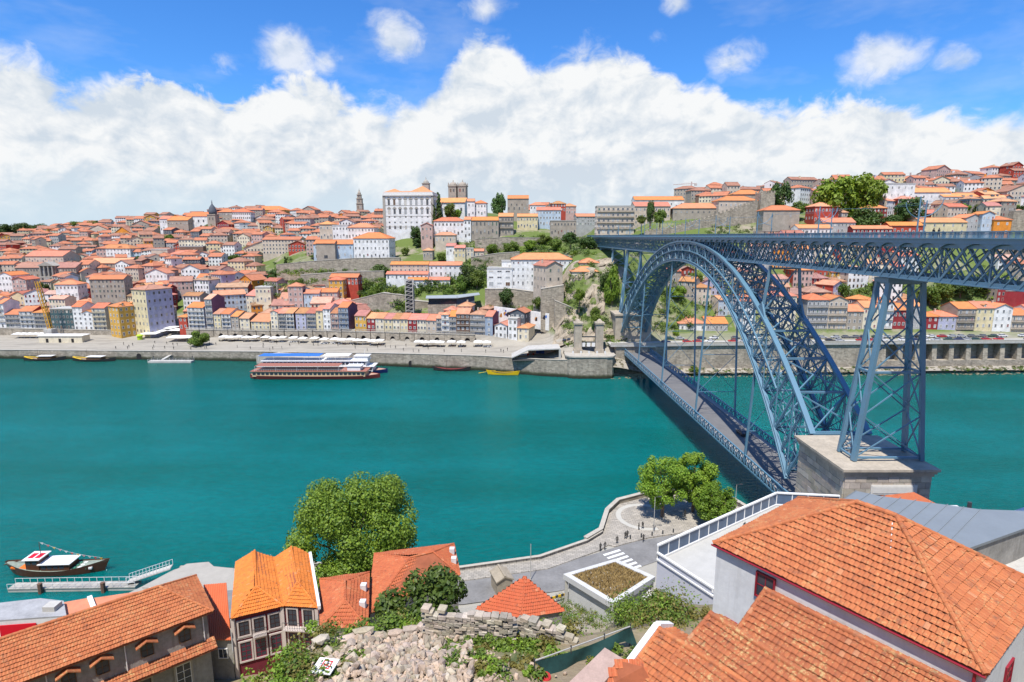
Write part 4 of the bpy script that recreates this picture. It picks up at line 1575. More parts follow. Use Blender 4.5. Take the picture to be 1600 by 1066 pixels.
 for args in [
  (678, 725, 367, 345, 422, 'white', 'hip', 2, 'long white two-storey house with dark window trim below the palace', dict(fr='stone', ncol=8, d=11)),
  (725, 736, 371, 343, 421, 'white', 'gable', 3, 'narrow white three-storey link house below the cathedral', dict(fr='stone', ncol=2, d=9)),
  (736, 779, 366, 344, 422, 'stone', 'gable', 2, 'bare granite-fronted house with tall dark windows below the cathedral', dict(fr='stone', ncol=7, wh=2.6, d=11)),
  (779, 802, 366, 338, 425, 'stone', 'gable', 3, 'weathered stone house with balconies at the end of the cathedral row', dict(fr='stone', balcony=True, d=11)),
  (730, 742, 338, 314, 440, 'white', 'gable', 2, 'small white cathedral annex with red roof', dict(d=8)),
  (741, 760, 336, 317, 442, 'white', 'hip', 2, 'white house with low hipped roof right of the cathedral', dict(d=9)),
  (793, 826, 328, 310, 470, 'stone', 'gable', 1, 'long stone hall with gabled roof behind the hilltop tree', dict(fr='stone', d=12)),
  (553, 609, 403, 372, 388, 'white', 'hip', 3, 'white seminary block with three window rows above the terraced gardens', dict(ncol=9, d=16, side=True)),
  (490, 553, 403, 381, 391, 'pale blue', 'gable', 2, 'long pale wing with orange roof beside the seminary block', dict(ncol=7, d=12)),
  (495, 524, 404, 380, 387, 'stone', 'gable', 1, 'granite church front with tall portal in the seminary wing', dict(fr='stone', ncol=1, wh=5.5, ww=2.6, d=8)),
  (544, 585, 372, 355, 402, 'white', 'hip', 2, 'white house with broad orange hip roof behind the seminary', dict(d=13)),
  (500, 520, 373, 350, 414, 'beige', 'hip', 2, 'beige house with hipped roof left above the seminary', dict(d=10)),
  (520, 545, 372, 352, 412, 'white', 'flat', 2, 'flat white house above the seminary wing', dict(d=8)),
  (610, 670, 425, 413, 352, 'beige', 'gable', 2, 'upper left white convent wing on the terraced slope', dict(ncol=9, wh=1.2, d=7)),
  (671, 722, 431, 414, 350, 'white', 'gable', 2, 'upper right white convent wing beside the green slope', dict(ncol=7, wh=1.2, d=8)),
  (603, 669, 436, 428, 346, 'white', 'gable', 1, 'lower left long white convent wing above ivy', dict(ncol=10, wh=1.1, d=6)),
  (637, 668, 447, 437, 342, 'white', 'gable', 1, 'low white range beside the lift tower top', dict(ncol=4, wh=1.1, d=5)),
  (670, 703, 447, 437, 342, 'white', 'gable', 1, 'lowest right white convent range with orange roof', dict(ncol=5, wh=1.1, d=6)),
  (799, 893, 446, 405, 322, 'white', 'hip', 4, 'very long white four-storey building with red roof above the mural wall', dict(ncol=13, wh=1.3, ww=1.0, d=14)),
  (761, 800, 447, 419, 322, 'white', 'flat', 3, 'flat-roofed modern white building left of the long white one', dict(ncol=3, ww=2.6, wh=.9, d=10)),
  (784, 800, 424, 408, 327, 'white', 'flat', 1, 'white flat-topped stair block behind the modern white building', dict(d=8)),
  (893, 934, 452, 424, 300, 'cream', 'hip', 2, 'cream house with orange hip roof on the cliff edge', dict(d=10, ncol=3)),
  (905, 935, 432, 410, 309, 'pink', 'hip', 2, 'pinkish house stepped above the cliff-edge house', dict(d=9)),
  (932, 990, 366, 322, 398, 'beige', 'flat', 5, 'concrete apartment block with long balconies by the bridge deck', dict(balcony=True, ncol=8, ww=1.6, d=14)),
  (990, 1046, 362, 322, 412, 'beige', 'gable', 4, 'pale block with bright orange roof right of the apartments', dict(ncol=9, d=14)),
  (991, 1068, 325, 312, 445, 'white', 'gable', 1, 'long low white building with orange roof on the skyline behind the wall', dict(ncol=10, d=12)),
  (1052, 1128, 349, 325, 408, 'stone', 'hip', 2, 'long stone convent with orange roofs above the battlement wall', dict(fr='stone', ncol=9, wh=1.2, d=16)),
  (1122, 1182, 340, 313, 402, 'beige', 'hip', 2, 'beige convent hall with two-tier red roof beside the wall tower', dict(ncol=8, d=14)),
  (1145, 1192, 315, 303, 418, 'stone', 'hip', 1, 'topmost red pyramid-roofed hall behind the wall tower', dict(d=14)),
  (1192, 1246, 362, 328, 362, 'stone', 'hip', 2, 'square ruined-looking stone house with blocked windows beside the deck', dict(fr='stone', ncol=2, d=13)),
  (1271, 1309, 346, 322, 376, 'red', 'hip', 2, 'deep red house with arched gable under the big trees', dict(d=11)),
  (1246, 1300, 366, 356, 352, 'white', 'gable', 1, 'low white house with orange roof just above the railing', dict(d=9)),
  (1285, 1334, 364, 347, 360, 'grey', 'gable', 2, 'grey house with broad orange roof below the red one', dict(d=12)),
  (1333, 1392, 366, 357, 352, 'dark red', 'gable', 1, 'long low red row under orange roof above the railing', dict(d=8)),
  (1375, 1425, 333, 287, 392, 'white', 'flat', 4, 'plain white apartment block with four rows of windows right of the big trees', dict(ncol=5, d=16, chimney=False, ww=1.0)),
  (1424, 1482, 327, 300, 402, 'white', 'gable', 2, 'white building with red roof and glass grid wall', dict(ncol=5, d=14)),
  (1472, 1527, 324, 307, 398, 'white', 'gable', 2, 'white house with blue window panes right of the grid wall', dict(ncol=8, d=11)),
  (1390, 1440, 366, 352, 352, 'red', 'gable', 1, 'brick red low house left of the yellow house', dict(d=9)),
  (1438, 1508, 366, 347, 354, 'pale yellow', 'gable', 2, 'pale yellow house with orange roof and green awning above the railing', dict(ncol=5, d=12)),
  (1506, 1532, 368, 340, 355, 'grey', 'front', 3, 'grey gabled house between the yellow and blue ones', dict(d=12)),
  (1531, 1550, 370, 334, 352, 'pale blue', 'front', 3, 'pale blue narrow gabled house above the deck railing', dict(d=10)),
  (1551, 1577, 368, 343, 350, 'orange', 'hip', 2, 'bright orange house at the right end above the railing', dict(d=9, ncol=2)),
 ]:
  a, b, ba, ea, Y, col, rf, st, lab, ex = args
  ex = dict(ex); ex.pop('side', 0)
  kk = dict(kw); kk.update(ex)
  house_px(a, b, ba, ea, Y=Y, col=col, roof=rf, storeys=st, label=lab, rz=R(random.uniform(-6, 2)), roofm=M_ROOF2 if rf != 'flat' else None, sides=st > 1, sink=9, **kk)
 # granite gabled house turned so that its side shows, on the cliff
 p = at_y(866, 456, 300)
 house((p.x, p.y, p.z), R(24), 9.5, 15, 13.5, 'beige', 'front', .5, 3, 'grey stone gabled house with arched side windows on the retaining wall', fr='stone', ncol=2, roofm=M_ROOF3, sides=True, sink=9)
 # right-hand river row, seen through and under the bridge
 g = 'houses along the river road upstream of the bridge'
 fr_y = lambda px: 287 + (px - 1000) * .006
 for (a, b, ba, ea, col, rf, st, ex, lab) in [
  (1060, 1102, 531, 505, 'white', 'hip', 2, dict(d=13, ncol=4), 'white house with broad orange roof seen through the arch'),
  (1102, 1136, 530, 505, 'grey', 'gable', 2, {}, 'grey house right of the white one seen through the arch'),
  (1150, 1178, 528, 470, 'white', 'gable', 5, {}, 'white tall house half hidden behind the arch lattice'),
  (1205, 1240, 528, 462, 'cream', 'hip', 5, {}, 'cream tall house behind the right arch rib'),
  (1257, 1290, 528, 468, 'grey', 'hip', 5, dict(balcony=True), 'grey five-storey house with ochre hip roof left of the tower'),
  (1290, 1320, 528, 469, 'beige', 'front', 5, dict(balcony=True), 'beige gabled house with laundry next to the grey one'),
  (1320, 1345, 528, 486, 'stone', 'gable', 4, {}, 'stone house left behind the steel tower'),
  (1345, 1368, 527, 480, 'cream', 'gable', 4, {}, 'cream house behind the west tower legs'),
  (1368, 1392, 527, 472, 'white', 'hip', 4, dict(balcony=True), 'white house seen between the tower legs'),
  (1392, 1412, 527, 484, 'dark red', 'gable', 3, {}, 'dark red house seen between the tower legs'),
  (1412, 1435, 527, 478, 'grey', 'gable', 4, {}, 'grey house behind the east tower leg'),
  (1437, 1463, 525, 494, 'dark red', 'hip', 3, dict(ncol=3), 'crimson three-bay house right of the tower'),
  (1463, 1491, 525, 494, 'lilac', 'hip', 3, dict(ncol=3), 'lilac grey house right of the crimson one'),
  (1491, 1520, 525, 482, 'stone', 'gable', 4, dict(balcony=True, ncol=3), 'stone house with awning and gallery in the river row'),
  (1520, 1548, 525, 481, 'pale yellow', 'gable', 4, dict(ncol=3, dormer=1), 'cream and yellow house with dormer in the river row'),
  (1548, 1577, 525, 481, 'white', 'front', 4, dict(ncol=3), 'white gabled house under the crimson wall'),
  (1577, 1604, 525, 492, 'beige', 'gable', 3, dict(balcony=True), 'beige house at the right picture edge'),
  (1604, 1640, 525, 486, 'white', 'gable', 4, {}, 'white house just outside the right picture edge'),
 ]:
  kk = dict(d=12); kk.update(ex)
  house_px(a, b, ba, ea, fn=fr_y, rz=R(1), col=col, roof=rf, storeys=st, label=lab, group=g, sides=False, roofm=M_ROOF2, wh=1.7, **kk)
 # crimson blank gable at the right edge
 p = at_y(1598, 492, 303)
 house((p.x, p.y, p.z), 0, 22, 10, 12.5, 'dark red', 'flat', .3, 1, 'blank crimson wall block at the right edge below the deck', wins=None, chimney=False, cornice=False, sink=10)


LAND = [('the hilltop palace', 640, 330), ('the tall slender bell tower', 562, 325), ('the seminary block', 580, 385), ('the domed church', 331, 340), ('the colonnaded exchange', 72, 425),
  ('the yellow and lilac block', 235, 480), ('the ochre corner house', 190, 495), ('the dark sheeted building', 100, 500), ('the lift tower', 640, 460), ('the purple side wall', 340, 480),
  ('the cathedral', 714, 310), ('the concrete apartments', 960, 340), ('the battlement wall', 1100, 345), ('the wall tower', 1196, 310), ('the steel tower', 1395, 480), ('the white apartment block', 1400, 310),
  ('the orange house', 1563, 355), ('the left picture edge', 0, 450), ('the terraced gardens', 470, 430), ('the long monastery roofs', 285, 345), ('the pink hillside tower', 464, 455), ('the yellow crane', 75, 470), ('the arch crown', 1100, 420),
  ('the crimson wall', 1585, 470)]


def blocked(px, py, Y):
 """places on the far bank that carry no filler house"""
 if 408 < px < 625 and 402 < py < 482 and not (py > 462 and px < 540):
  return True
 if 596 < px < 935 and py > 350:
  return True
 if 596 < px < 690 and py > 318:
  return True
 if 690 < px < 830 and py > 322:
  return True
 if 900 < px < 1200 and 318 < py < (405 if px > 1030 else 572):
  return True
 if 985 < px < 1050 and py > 372:
  return True
 if 1185 < px < 1380 and 325 < py < 352:
  return True
 if 1200 < px < 1620 and 355 < py < 395:
  return True
 if 1430 < px < 1570 and 395 < py < 478:
  return True
 if 262 < px < 296 and py > 470:
  return True
 return False


def fillers():
 rnd = random.Random(21)
 cells = []
 s = 44.0
 occupied = []
 for o in list(C.objects):
  if o.type == 'EMPTY' and o.get('category') in ('house', 'palace', 'cathedral') and o.location.y > 250:
   occupied.append((o.location.x, o.location.y + 4))
 while s < 560:
  px = -60.0
  while px < 1660:
   Yb = shore_far(px) + s
   if px > 950:
    Yb = shore_far(px) + 36 + (s - 44) * .55
   Y = Yb + rnd.uniform(-2.5, 2.5) - s * .01
   X = (px - 800) * UK * Y
   w = rnd.uniform(6.5, 12.5) * (1 + s / 900)
   if rnd.random() < .17:
    w *= rnd.uniform(1.5, 2.2)
   z = zfar(X, Y)
   qx, qy, dep = proj((X, Y, z))
   step = (w * .5 + rnd.uniform(.5, 3.2) + 3.5) / (UK * Y)
   if not blocked(qx, qy, Y) and z < 112:
    if all((X - ox) ** 2 + (Y - oy) ** 2 > 62 for ox, oy in occupied):
     if not (px < 420 and s > 330 and rnd.random() < .15) and rnd.random() > .05:
      cells.append((X, Y, z, w, qx, qy, dep))
   px += step
  s += 11.5 + s * .012
 # nearest overlap test against each other
 keep = []
 for c in cells:
  if all((c[0] - k[0]) ** 2 + (c[1] - k[1]) ** 2 > (.40 * (c[3] + k[3])) ** 2 for k in keep[-160:]):
   keep.append(c)
 keep.sort(key=lambda c: c[6])
 cols = ['white'] * 10 + ['cream'] * 8 + ['beige'] * 6 + ['stone'] * 5 + ['grey'] * 3 + ['pink'] * 2 + ['pale yellow'] * 2 + ['ochre', 'red', 'dark red', 'pale blue', 'lilac', 'brown', 'slate', 'orange']
 far = MB()
 far_m = [M_ROOF, M_ROOF3, M_FRAME, M_GLASS] + [wall_m(c) for c in sorted(set(cols))]
 cidx = {c: 4 + i for i, c in enumerate(sorted(set(cols)))}
 n = 0
 used = {}
 for (X, Y, z, w, qx, qy, dep) in keep:
  h = rnd.choice((4.5, 5.5, 6, 6.5, 8.5, 9, 9.5, 12, 13)) * (1.0 if Y < 520 else .9)
  d = rnd.uniform(8, 13)
  rz = .55 * mn.noise((X * .011, Y * .011, 5)) + rnd.uniform(-.14, .14) + (rnd.choice((0, 0, 0, .5, -.5)))
  kind = rnd.choice(('gable', 'gable', 'gable', 'front', 'hip', 'hip'))
  col = rnd.choice(cols)
  pit = rnd.uniform(.36, .52)
  st = max(1, int(round(h / 3.0)))
  if n < 148:
   n += 1
   best = min(LAND, key=lambda L: abs(L[1] - qx) + 1.5 * abs(L[2] - qy))
   dx, dy = qx - best[1], qy - best[2]
   rel = ('right of' if dx > 0 else 'left of') if abs(dx) > 1.3 * abs(dy) else ('below' if dy > 0 else 'above')
   rd = {'gable': 'gabled', 'front': 'gable-fronted', 'hip': 'hip-roofed'}[kind]
   sd_ = {1: 'low', 2: 'two-storey', 3: 'three-storey', 4: 'four-storey'}[min(4, st)]
   key = (col, sd_, rd, rel, best[0])
   used.setdefault(key, 0)
   used[key] += 1
   k = used[key]
   lab = '%s %s %s house %s %s' % (sd_, col, rd, rel, best[0])
   if k > 1:
    lab += ', %s nearest the water' % ORD[k - 1]
   house((X, Y, z), rz, w, d, h, col, kind, pit, label=lab, group='houses stacked up the hillside', wins='joined', roofm=M_ROOF if rnd.random() < .65 else M_ROOF3, sink=6, rnd=rnd,
                  chimney=rnd.random() < .6, cornice=False, fr=rnd.choice(('white', 'stone')), side_col=rnd.choice((None, None, None, 'stone', 'red', 'beige', 'slate')))
  else:
   sub = MB()
   sub.cur = cidx[col]
   walls_into(sub, w, d, h, kind, pit, 6)
   sub.cur = 0 if rnd.random() < .6 else 1
   roof_into(sub, w, d, h, kind, pit)
   if rnd.random() < .5:
    cx, cy = rnd.uniform(-.3, .3) * w, d * rnd.uniform(.3, .7)
    sub.cur = cidx[rnd.choice(cols)]
    sub.box(cx - .6, cx + .6, cy - .6, cy + .6, h, h + pit * min(w, d) * .5 + .6)
   for i in range(st):
    zz = i * h / st + .9
    for k in range(max(1, int(w / 2.4))):
     add_win(sub, lerp(-w / 2, w / 2, (k + .5) / max(1, int(w / 2.4))), 0, zz, .9, 1.4, 0, -1, 2, 3)
    for sx in (-1, 1):
     add_win(sub, sx * w / 2, d * .4, zz, .9, 1.3, sx, 0, 2, 3)
   M = Matrix.Translation((X, Y, z)) @ Matrix.Rotation(rz, 4, 'Z')
   i0 = len(far.v)
   far.v += [tuple(M @ Vector(v)) for v in sub.v]
   far.f += [tuple(i0 + q for q in f) for f in sub.f]
   far.mi += sub.mi
 o = far.build('distant_house', far_m, kind='stuff')
 tag(o, 'mass of far small houses with clay roofs covering the upper hillside', 'houses')


quay_front()
corner_blocks()
seminary_etc()
fillers()

# ================================================================== FAR BANK: quay, walls, landmarks, boats, greenery
def strip_wall(name, label, pts, zb, zt, th, m, cat='wall', coping=None, parent=None):
 """wall along ground points; zb / zt lists or numbers"""
 n = len(pts)
 zb = zb if isinstance(zb, list) else [zb] * n
 zt = zt if isinstance(zt, list) else [zt] * n
 mb = MB()
 def sec(off0, off1, a, b):
  vs = []
  for i, p in enumerate(pts):
   p = Vector((p[0], p[1], 0))
   d = Vector((pts[min(i + 1, n - 1)][0] - pts[max(i - 1, 0)][0], pts[min(i + 1, n - 1)][1] - pts[max(i - 1, 0)][1], 0)).normalized()
   nn = Vector((-d.y, d.x, 0))
   for o, z in ((off0, a[i]), (off1, a[i]), (off1, b[i]), (off0, b[i])):
    q = p + nn * o
    vs.append((q.x, q.y, z))
  fs = [(0, 1, 2, 3), tuple((n - 1) * 4 + k for k in (3, 2, 1, 0))]
  for i in range(n - 1):
   for k in range(4):
    fs.append((i * 4 + k, (i + 1) * 4 + k, (i + 1) * 4 + (k + 1) % 4, i * 4 + (k + 1) % 4))
  mb.add(vs, fs)
 sec(0, th, zb, zt)
 t = mb.build(name, m, parent)
 if label:
  tag(t, label, cat)
 if coping:
  mb = MB()
  sec(-.15, th + .15, [z + .002 for z in zt], [z + coping for z in zt])
  mb.build('coping', mat('coping_stone', (.42, .385, .325), .9, .2, .6), t)
 return t


def stone_wall_mat(name, col, wet=False):
 if name in MAT:
  return MAT[name]
 m = bpy.data.materials.new(name)
 m.use_nodes = True
 t = NT(m.node_tree)
 o = t.n('ShaderNodeOutputMaterial')
 p = t.n('ShaderNodeBsdfPrincipled')
 t.t.links.new(p.outputs[0], o.inputs[0])
 pos = t.n('ShaderNodeNewGeometry').outputs['Position']
 vo = t.n('ShaderNodeTexVoronoi')
 t.put(vo.inputs['Vector'], t.vm('MULTIPLY', pos, (.8, .8, 1.5)))
 vo.inputs['Scale'].default_value = 1.0
 n1 = t.noise(pos, .25, 6, .65)
 st = t.noise(t.vm('MULTIPLY', pos, (1, 1, .15)), .9, 5, .65)
 sp = t.n('ShaderNodeSeparateXYZ')
 t.put(sp.inputs[0], vo.outputs['Color'])
 c = t.mix(sp.outputs[0], tuple(x * .72 for x in col), tuple(x * 1.2 for x in col))
 c = t.mix(t.m('MULTIPLY', t.mr(n1, .42, .66), .45), c, (.15, .125, .095))
 c = t.mix(t.m('MULTIPLY', t.mr(st, .5, .7), .45), c, (.10, .09, .075))
 if wet:
  s2 = t.n('ShaderNodeSeparateXYZ')
  t.put(s2.inputs[0], pos)
  zz = t.m('ADD', s2.outputs[2], t.m('MULTIPLY', n1, -1.6))
  c = t.mix(t.mr(zz, .2, 1.3, 1, 0), c, (.045, .05, .022))
  c = t.mix(t.mr(zz, -.6, .05, 1, 0), c, (.018, .018, .014))
 t.put(p.inputs['Base Color'], c)
 p.inputs['Roughness'].default_value = .92
 b = t.n('ShaderNodeBump')
 b.inputs['Strength'].default_value = .5
 b.inputs['Distance'].default_value = .12
 t.put(b.inputs['Height'], vo.outputs['Distance'])
 t.put(p.inputs['Normal'], b.outputs[0])
 MAT[name] = m
 return m


M_QUAY = stone_wall_mat('quay_stone', (.37, .32, .25), True)
M_RUB = stone_wall_mat('rubble_stone', (.40, .345, .265))
M_WHITE = mat('white_paint', (.74, .73, .71), .6, .12, .8, streak=.12)
M_CANVAS = mat('white_canvas', (.80, .78, .73), .85, .07, 1.5)
M_DARK = mat('dark_interior', (.022, .02, .02), .9, .3, 1)
M_WOOD = mat('dark_wood', (.10, .055, .03), .7, .3, 2)


def quay():
 pts, zt = [], []
 px = -860
 while px <= 905:
  Y = shore_far(px) - .7
  pts.append(((px - 800) * UK * Y, Y))
  zt.append(interp(px, [(-900, 4.6), (0, 4.6), (250, 4.6), (400, 5.1), (480, 5.6), (560, 6.1), (640, 6.6), (750, 7.1), (905, 8.0)]))
  px += 14 if px > -30 else 100
 strip_wall('quay_wall', 'long weathered stone quay wall along the old town waterfront', pts, -3.0, zt, 1.2, M_QUAY, coping=.18)
 # dark drain mouths in the quay wall
 for k, px in enumerate((195, 636)):
  Y = shore_far(px) - .72
  mb = MB()
  X = (px - 800) * UK * Y
  z0 = .3
  prof = [(-1.3, z0), (1.3, z0)] + [(1.3 * math.cos(R(a)), z0 + 1.7 + 1.3 * math.sin(R(a))) for a in range(0, 181, 20)]
  mb.add([(X + p[0], Y - .03, p[1]) for p in prof] + [(X + p[0], Y + .3, p[1]) for p in prof], [tuple(range(len(prof)))] + [(i, i + len(prof), (i + 1) % len(prof) + len(prof), (i + 1) % len(prof)) for i in range(len(prof))])
  tag(mb.build('drain_arch', M_DARK), ['dark arched drain mouth in the quay wall below the ochre corner house', 'dark drain mouth in the quay wall right of the ships'][k], 'drain', 'drain mouths in the quay wall')
 # arcade carrying the quay houses
 ar = thing('quay_arcade', 'pale stone arcade wall with dark arched doorways under the quay houses', 'arcade', (0, 0, 0))
 bayw, n = 8.0, 9
 mb = MB()
 r, zs = 1.35, 2.0
 arc = [(r * math.cos(math.pi - math.pi * i / n), zs + r * math.sin(math.pi * i / n)) for i in range(n + 1)]
 H, X0 = 5.0, bayw / 2
 for (xa, xb) in ((-X0, -r), (r, X0)):
  mb.box(xa, xb, 0, 1.0, -1, H) if False else mb.box(xa, xb, 0, .8, -1.5, H)
 for i in range(n):
  (a, za), (b, zb) = arc[i], arc[i + 1]
  mb.face([(a, 0, za), (b, 0, zb), (b, 0, H), (a, 0, H)])
  mb.face([(a, .8, za), (b, .8, zb), (b, 0, zb), (a, 0, za)])
 mb.face([(-r, 0, H), (r, 0, H), (r, .8, H), (-r, .8, H)])
 bay = mb.mesh('arcade_bay', M_RUB)
 mb = MB()
 mb.box(-r, r, .7, .9, -1, zs + r)
 door = mb.mesh('doorway', M_DARK)
 mb = MB()
 mb.box(-X0, X0, -.22, .95, H, H + .3)
 for q in range(16):
  x = -X0 + q * .5 + .25
  mb.box(x - .07, x + .07, .1, .24, H + .3, H + 1.05)
 mb.box(-X0, X0, .05, .3, H + 1.05, H + 1.2)
 para = mb.mesh('parapet', mat('coping_stone', (.42, .385, .325), .9, .2, .6))
 px = 286.0
 while px < 728:
  Y = interp(px, [(250, 322.2), (400, 315.4), (480, 309.4), (560, 303.4), (640, 296.4), (750, 290.4)])
  X = (px - 800) * UK * Y
  fn = lambda q: interp(q, [(250, 322.2), (400, 315.4), (480, 309.4), (560, 303.4), (640, 296.4), (750, 290.4)])
  rz = row_rz(px, fn)
  zb = zfar(X, Y - 3)
  zt = interp(px, [(286, 11.0), (400, 11.2), (480, 12.1), (560, 12.7), (640, 13.1), (750, 13.1)])
  sc = (zt - zb) / H
  for nm, me in (('arcade_bay', bay), ('doorway', door), ('parapet', para)):
   o = put(nm, me, ar, loc=(X, Y, zb), rz=rz)
   o.scale = (1, 1, sc)
   if nm == 'arcade_bay':
    base = o
  px += bayw * math.cos(rz) / (UK * Y) * .995
 # lower wall under the left quay houses
 pts = [((p - 800) * UK * (front_y(p) - 2), front_y(p) - 2) for p in range(-80, 171, 10)]
 strip_wall('terrace_wall', 'stone terrace wall with small openings at the left end of the quay', pts, 2.0, [at_y(p, 513.5 + p * .02, front_y(p) - 2).z for p in range(-80, 171, 10)], 1.0, M_RUB, coping=.2)
 # lifting ramp and stone slipways
 for (lab, poly, z0, z1) in [
  ('broad stone slipway running down to the water left of the ships', [(222, 536), (262, 538), (333, 553), (300, 556)], 4.7, 1.0),
  ('stone slipway behind the moored ships', [(400, 556), (470, 545), (600, 556), (560, 562)], 5.2, 3.4)]:
  P = [at_z(x, y, z0 if i < 2 else z1) for i, (x, y) in enumerate(poly)]
  if P[0].x > P[1].x:
   P.reverse()
  mb = MB()
  mb.slab([P[3], P[2], P[1], P[0]] if (P[1] - P[0]).cross(P[2] - P[1]).z < 0 else P, 4.0)
  tag(mb.build('slipway', mat('slip_stone', (.46, .42, .35), .9, .15, .5)), lab, 'slipway', 'stone slipways on the town quay')


def upstream_bank():
 """retaining wall with buttressed bays on the far bank right of the bridge"""
 S0 = 6.0
 P = lambda px, s: Vector(((px - 800) * UK * (shore_far(px) + s), shore_far(px) + s, 0))
 wl = thing('river_wall', 'high stone river wall with buttressed bays carrying the upstream road', 'wall', (0, 0, 0))
 pts = [P(p, S0) for p in range(968, 1402, 12)] + [P(1400, S0)]
 strip_wall('plain_wall', None, [(p.x, p.y) for p in pts], 0.5, 13.2, 3.5, M_RUB, parent=wl)
 pts2 = [P(p, S0 + 4.2) for p in range(1400, 2000, 30)]
 strip_wall('recessed_wall', None, [(p.x, p.y) for p in pts2], 0.5, 13.2, 1.0, M_RUB, parent=wl)
 strip_wall('plinth', None, [(P(p, S0 - .3).x, P(p, S0 - .3).y) for p in range(1400, 2000, 30)], .5, 5.2, 4.4, M_QUAY, parent=wl)
 strip_wall('road_slab', None, [(P(p, S0 - .8).x, P(p, S0 - .8).y) for p in range(960, 2000, 30)], 13.2, 14.05, 9.0, M_CONC, parent=wl)
 strip_wall('parapet', None, [(P(p, S0 - .7).x, P(p, S0 - .7).y) for p in range(960, 2000, 30)], 14.05, 14.95, .35, mat('coping_stone', (.42, .385, .325), .9, .2, .6), parent=wl)
 mb = MB()
 mb.add([(-1.1, -.3, 5.2), (1.1, -.3, 5.2), (1.1, 4.3, 5.2), (-1.1, 4.3, 5.2), (-1.1, .5, 13.2), (1.1, .5, 13.2), (1.1, 4.3, 13.2), (-1.1, 4.3, 13.2)], MB.BF)
 bt = mb.mesh('buttress', M_RUB)
 px = 1402.0
 while px < 1900:
  p = P(px, S0)
  put('buttress', bt, wl, loc=(p.x, p.y, 0))
  px += 27.5
 mb = MB()
 rnd = random.Random(3)
 # foreshore stones
 for k in range(900):
  px = rnd.uniform(955, 1760)
  s = rnd.uniform(-2.5, 5.5)
  p = P(px, s)
  rr = rnd.uniform(.25, .8)
  z = max(-.2, zfar(p.x, max(p.y, shore_far(px)))) if s > 0 else -.1
  vs = [(p.x + rr * rnd.uniform(.6, 1.2) * a, p.y + rr * rnd.uniform(.6, 1.2) * b, z + rr * c * .6) for a, b, c in ((-1, -1, -.5), (1, -1, -.5), (1, 1, -.5), (-1, 1, -.5), (-.6, -.6, .8), (.6, -.6, .8), (.6, .6, .8), (-.6, .6, .8))]
  mb.add(vs, MB.BF)
 o = mb.build('shore_rocks', mat('shore_rock', (.20, .175, .11), .95, .4, .4), kind='stuff')
 tag(o, 'dark weedy stones along the upstream foreshore', 'rocks')


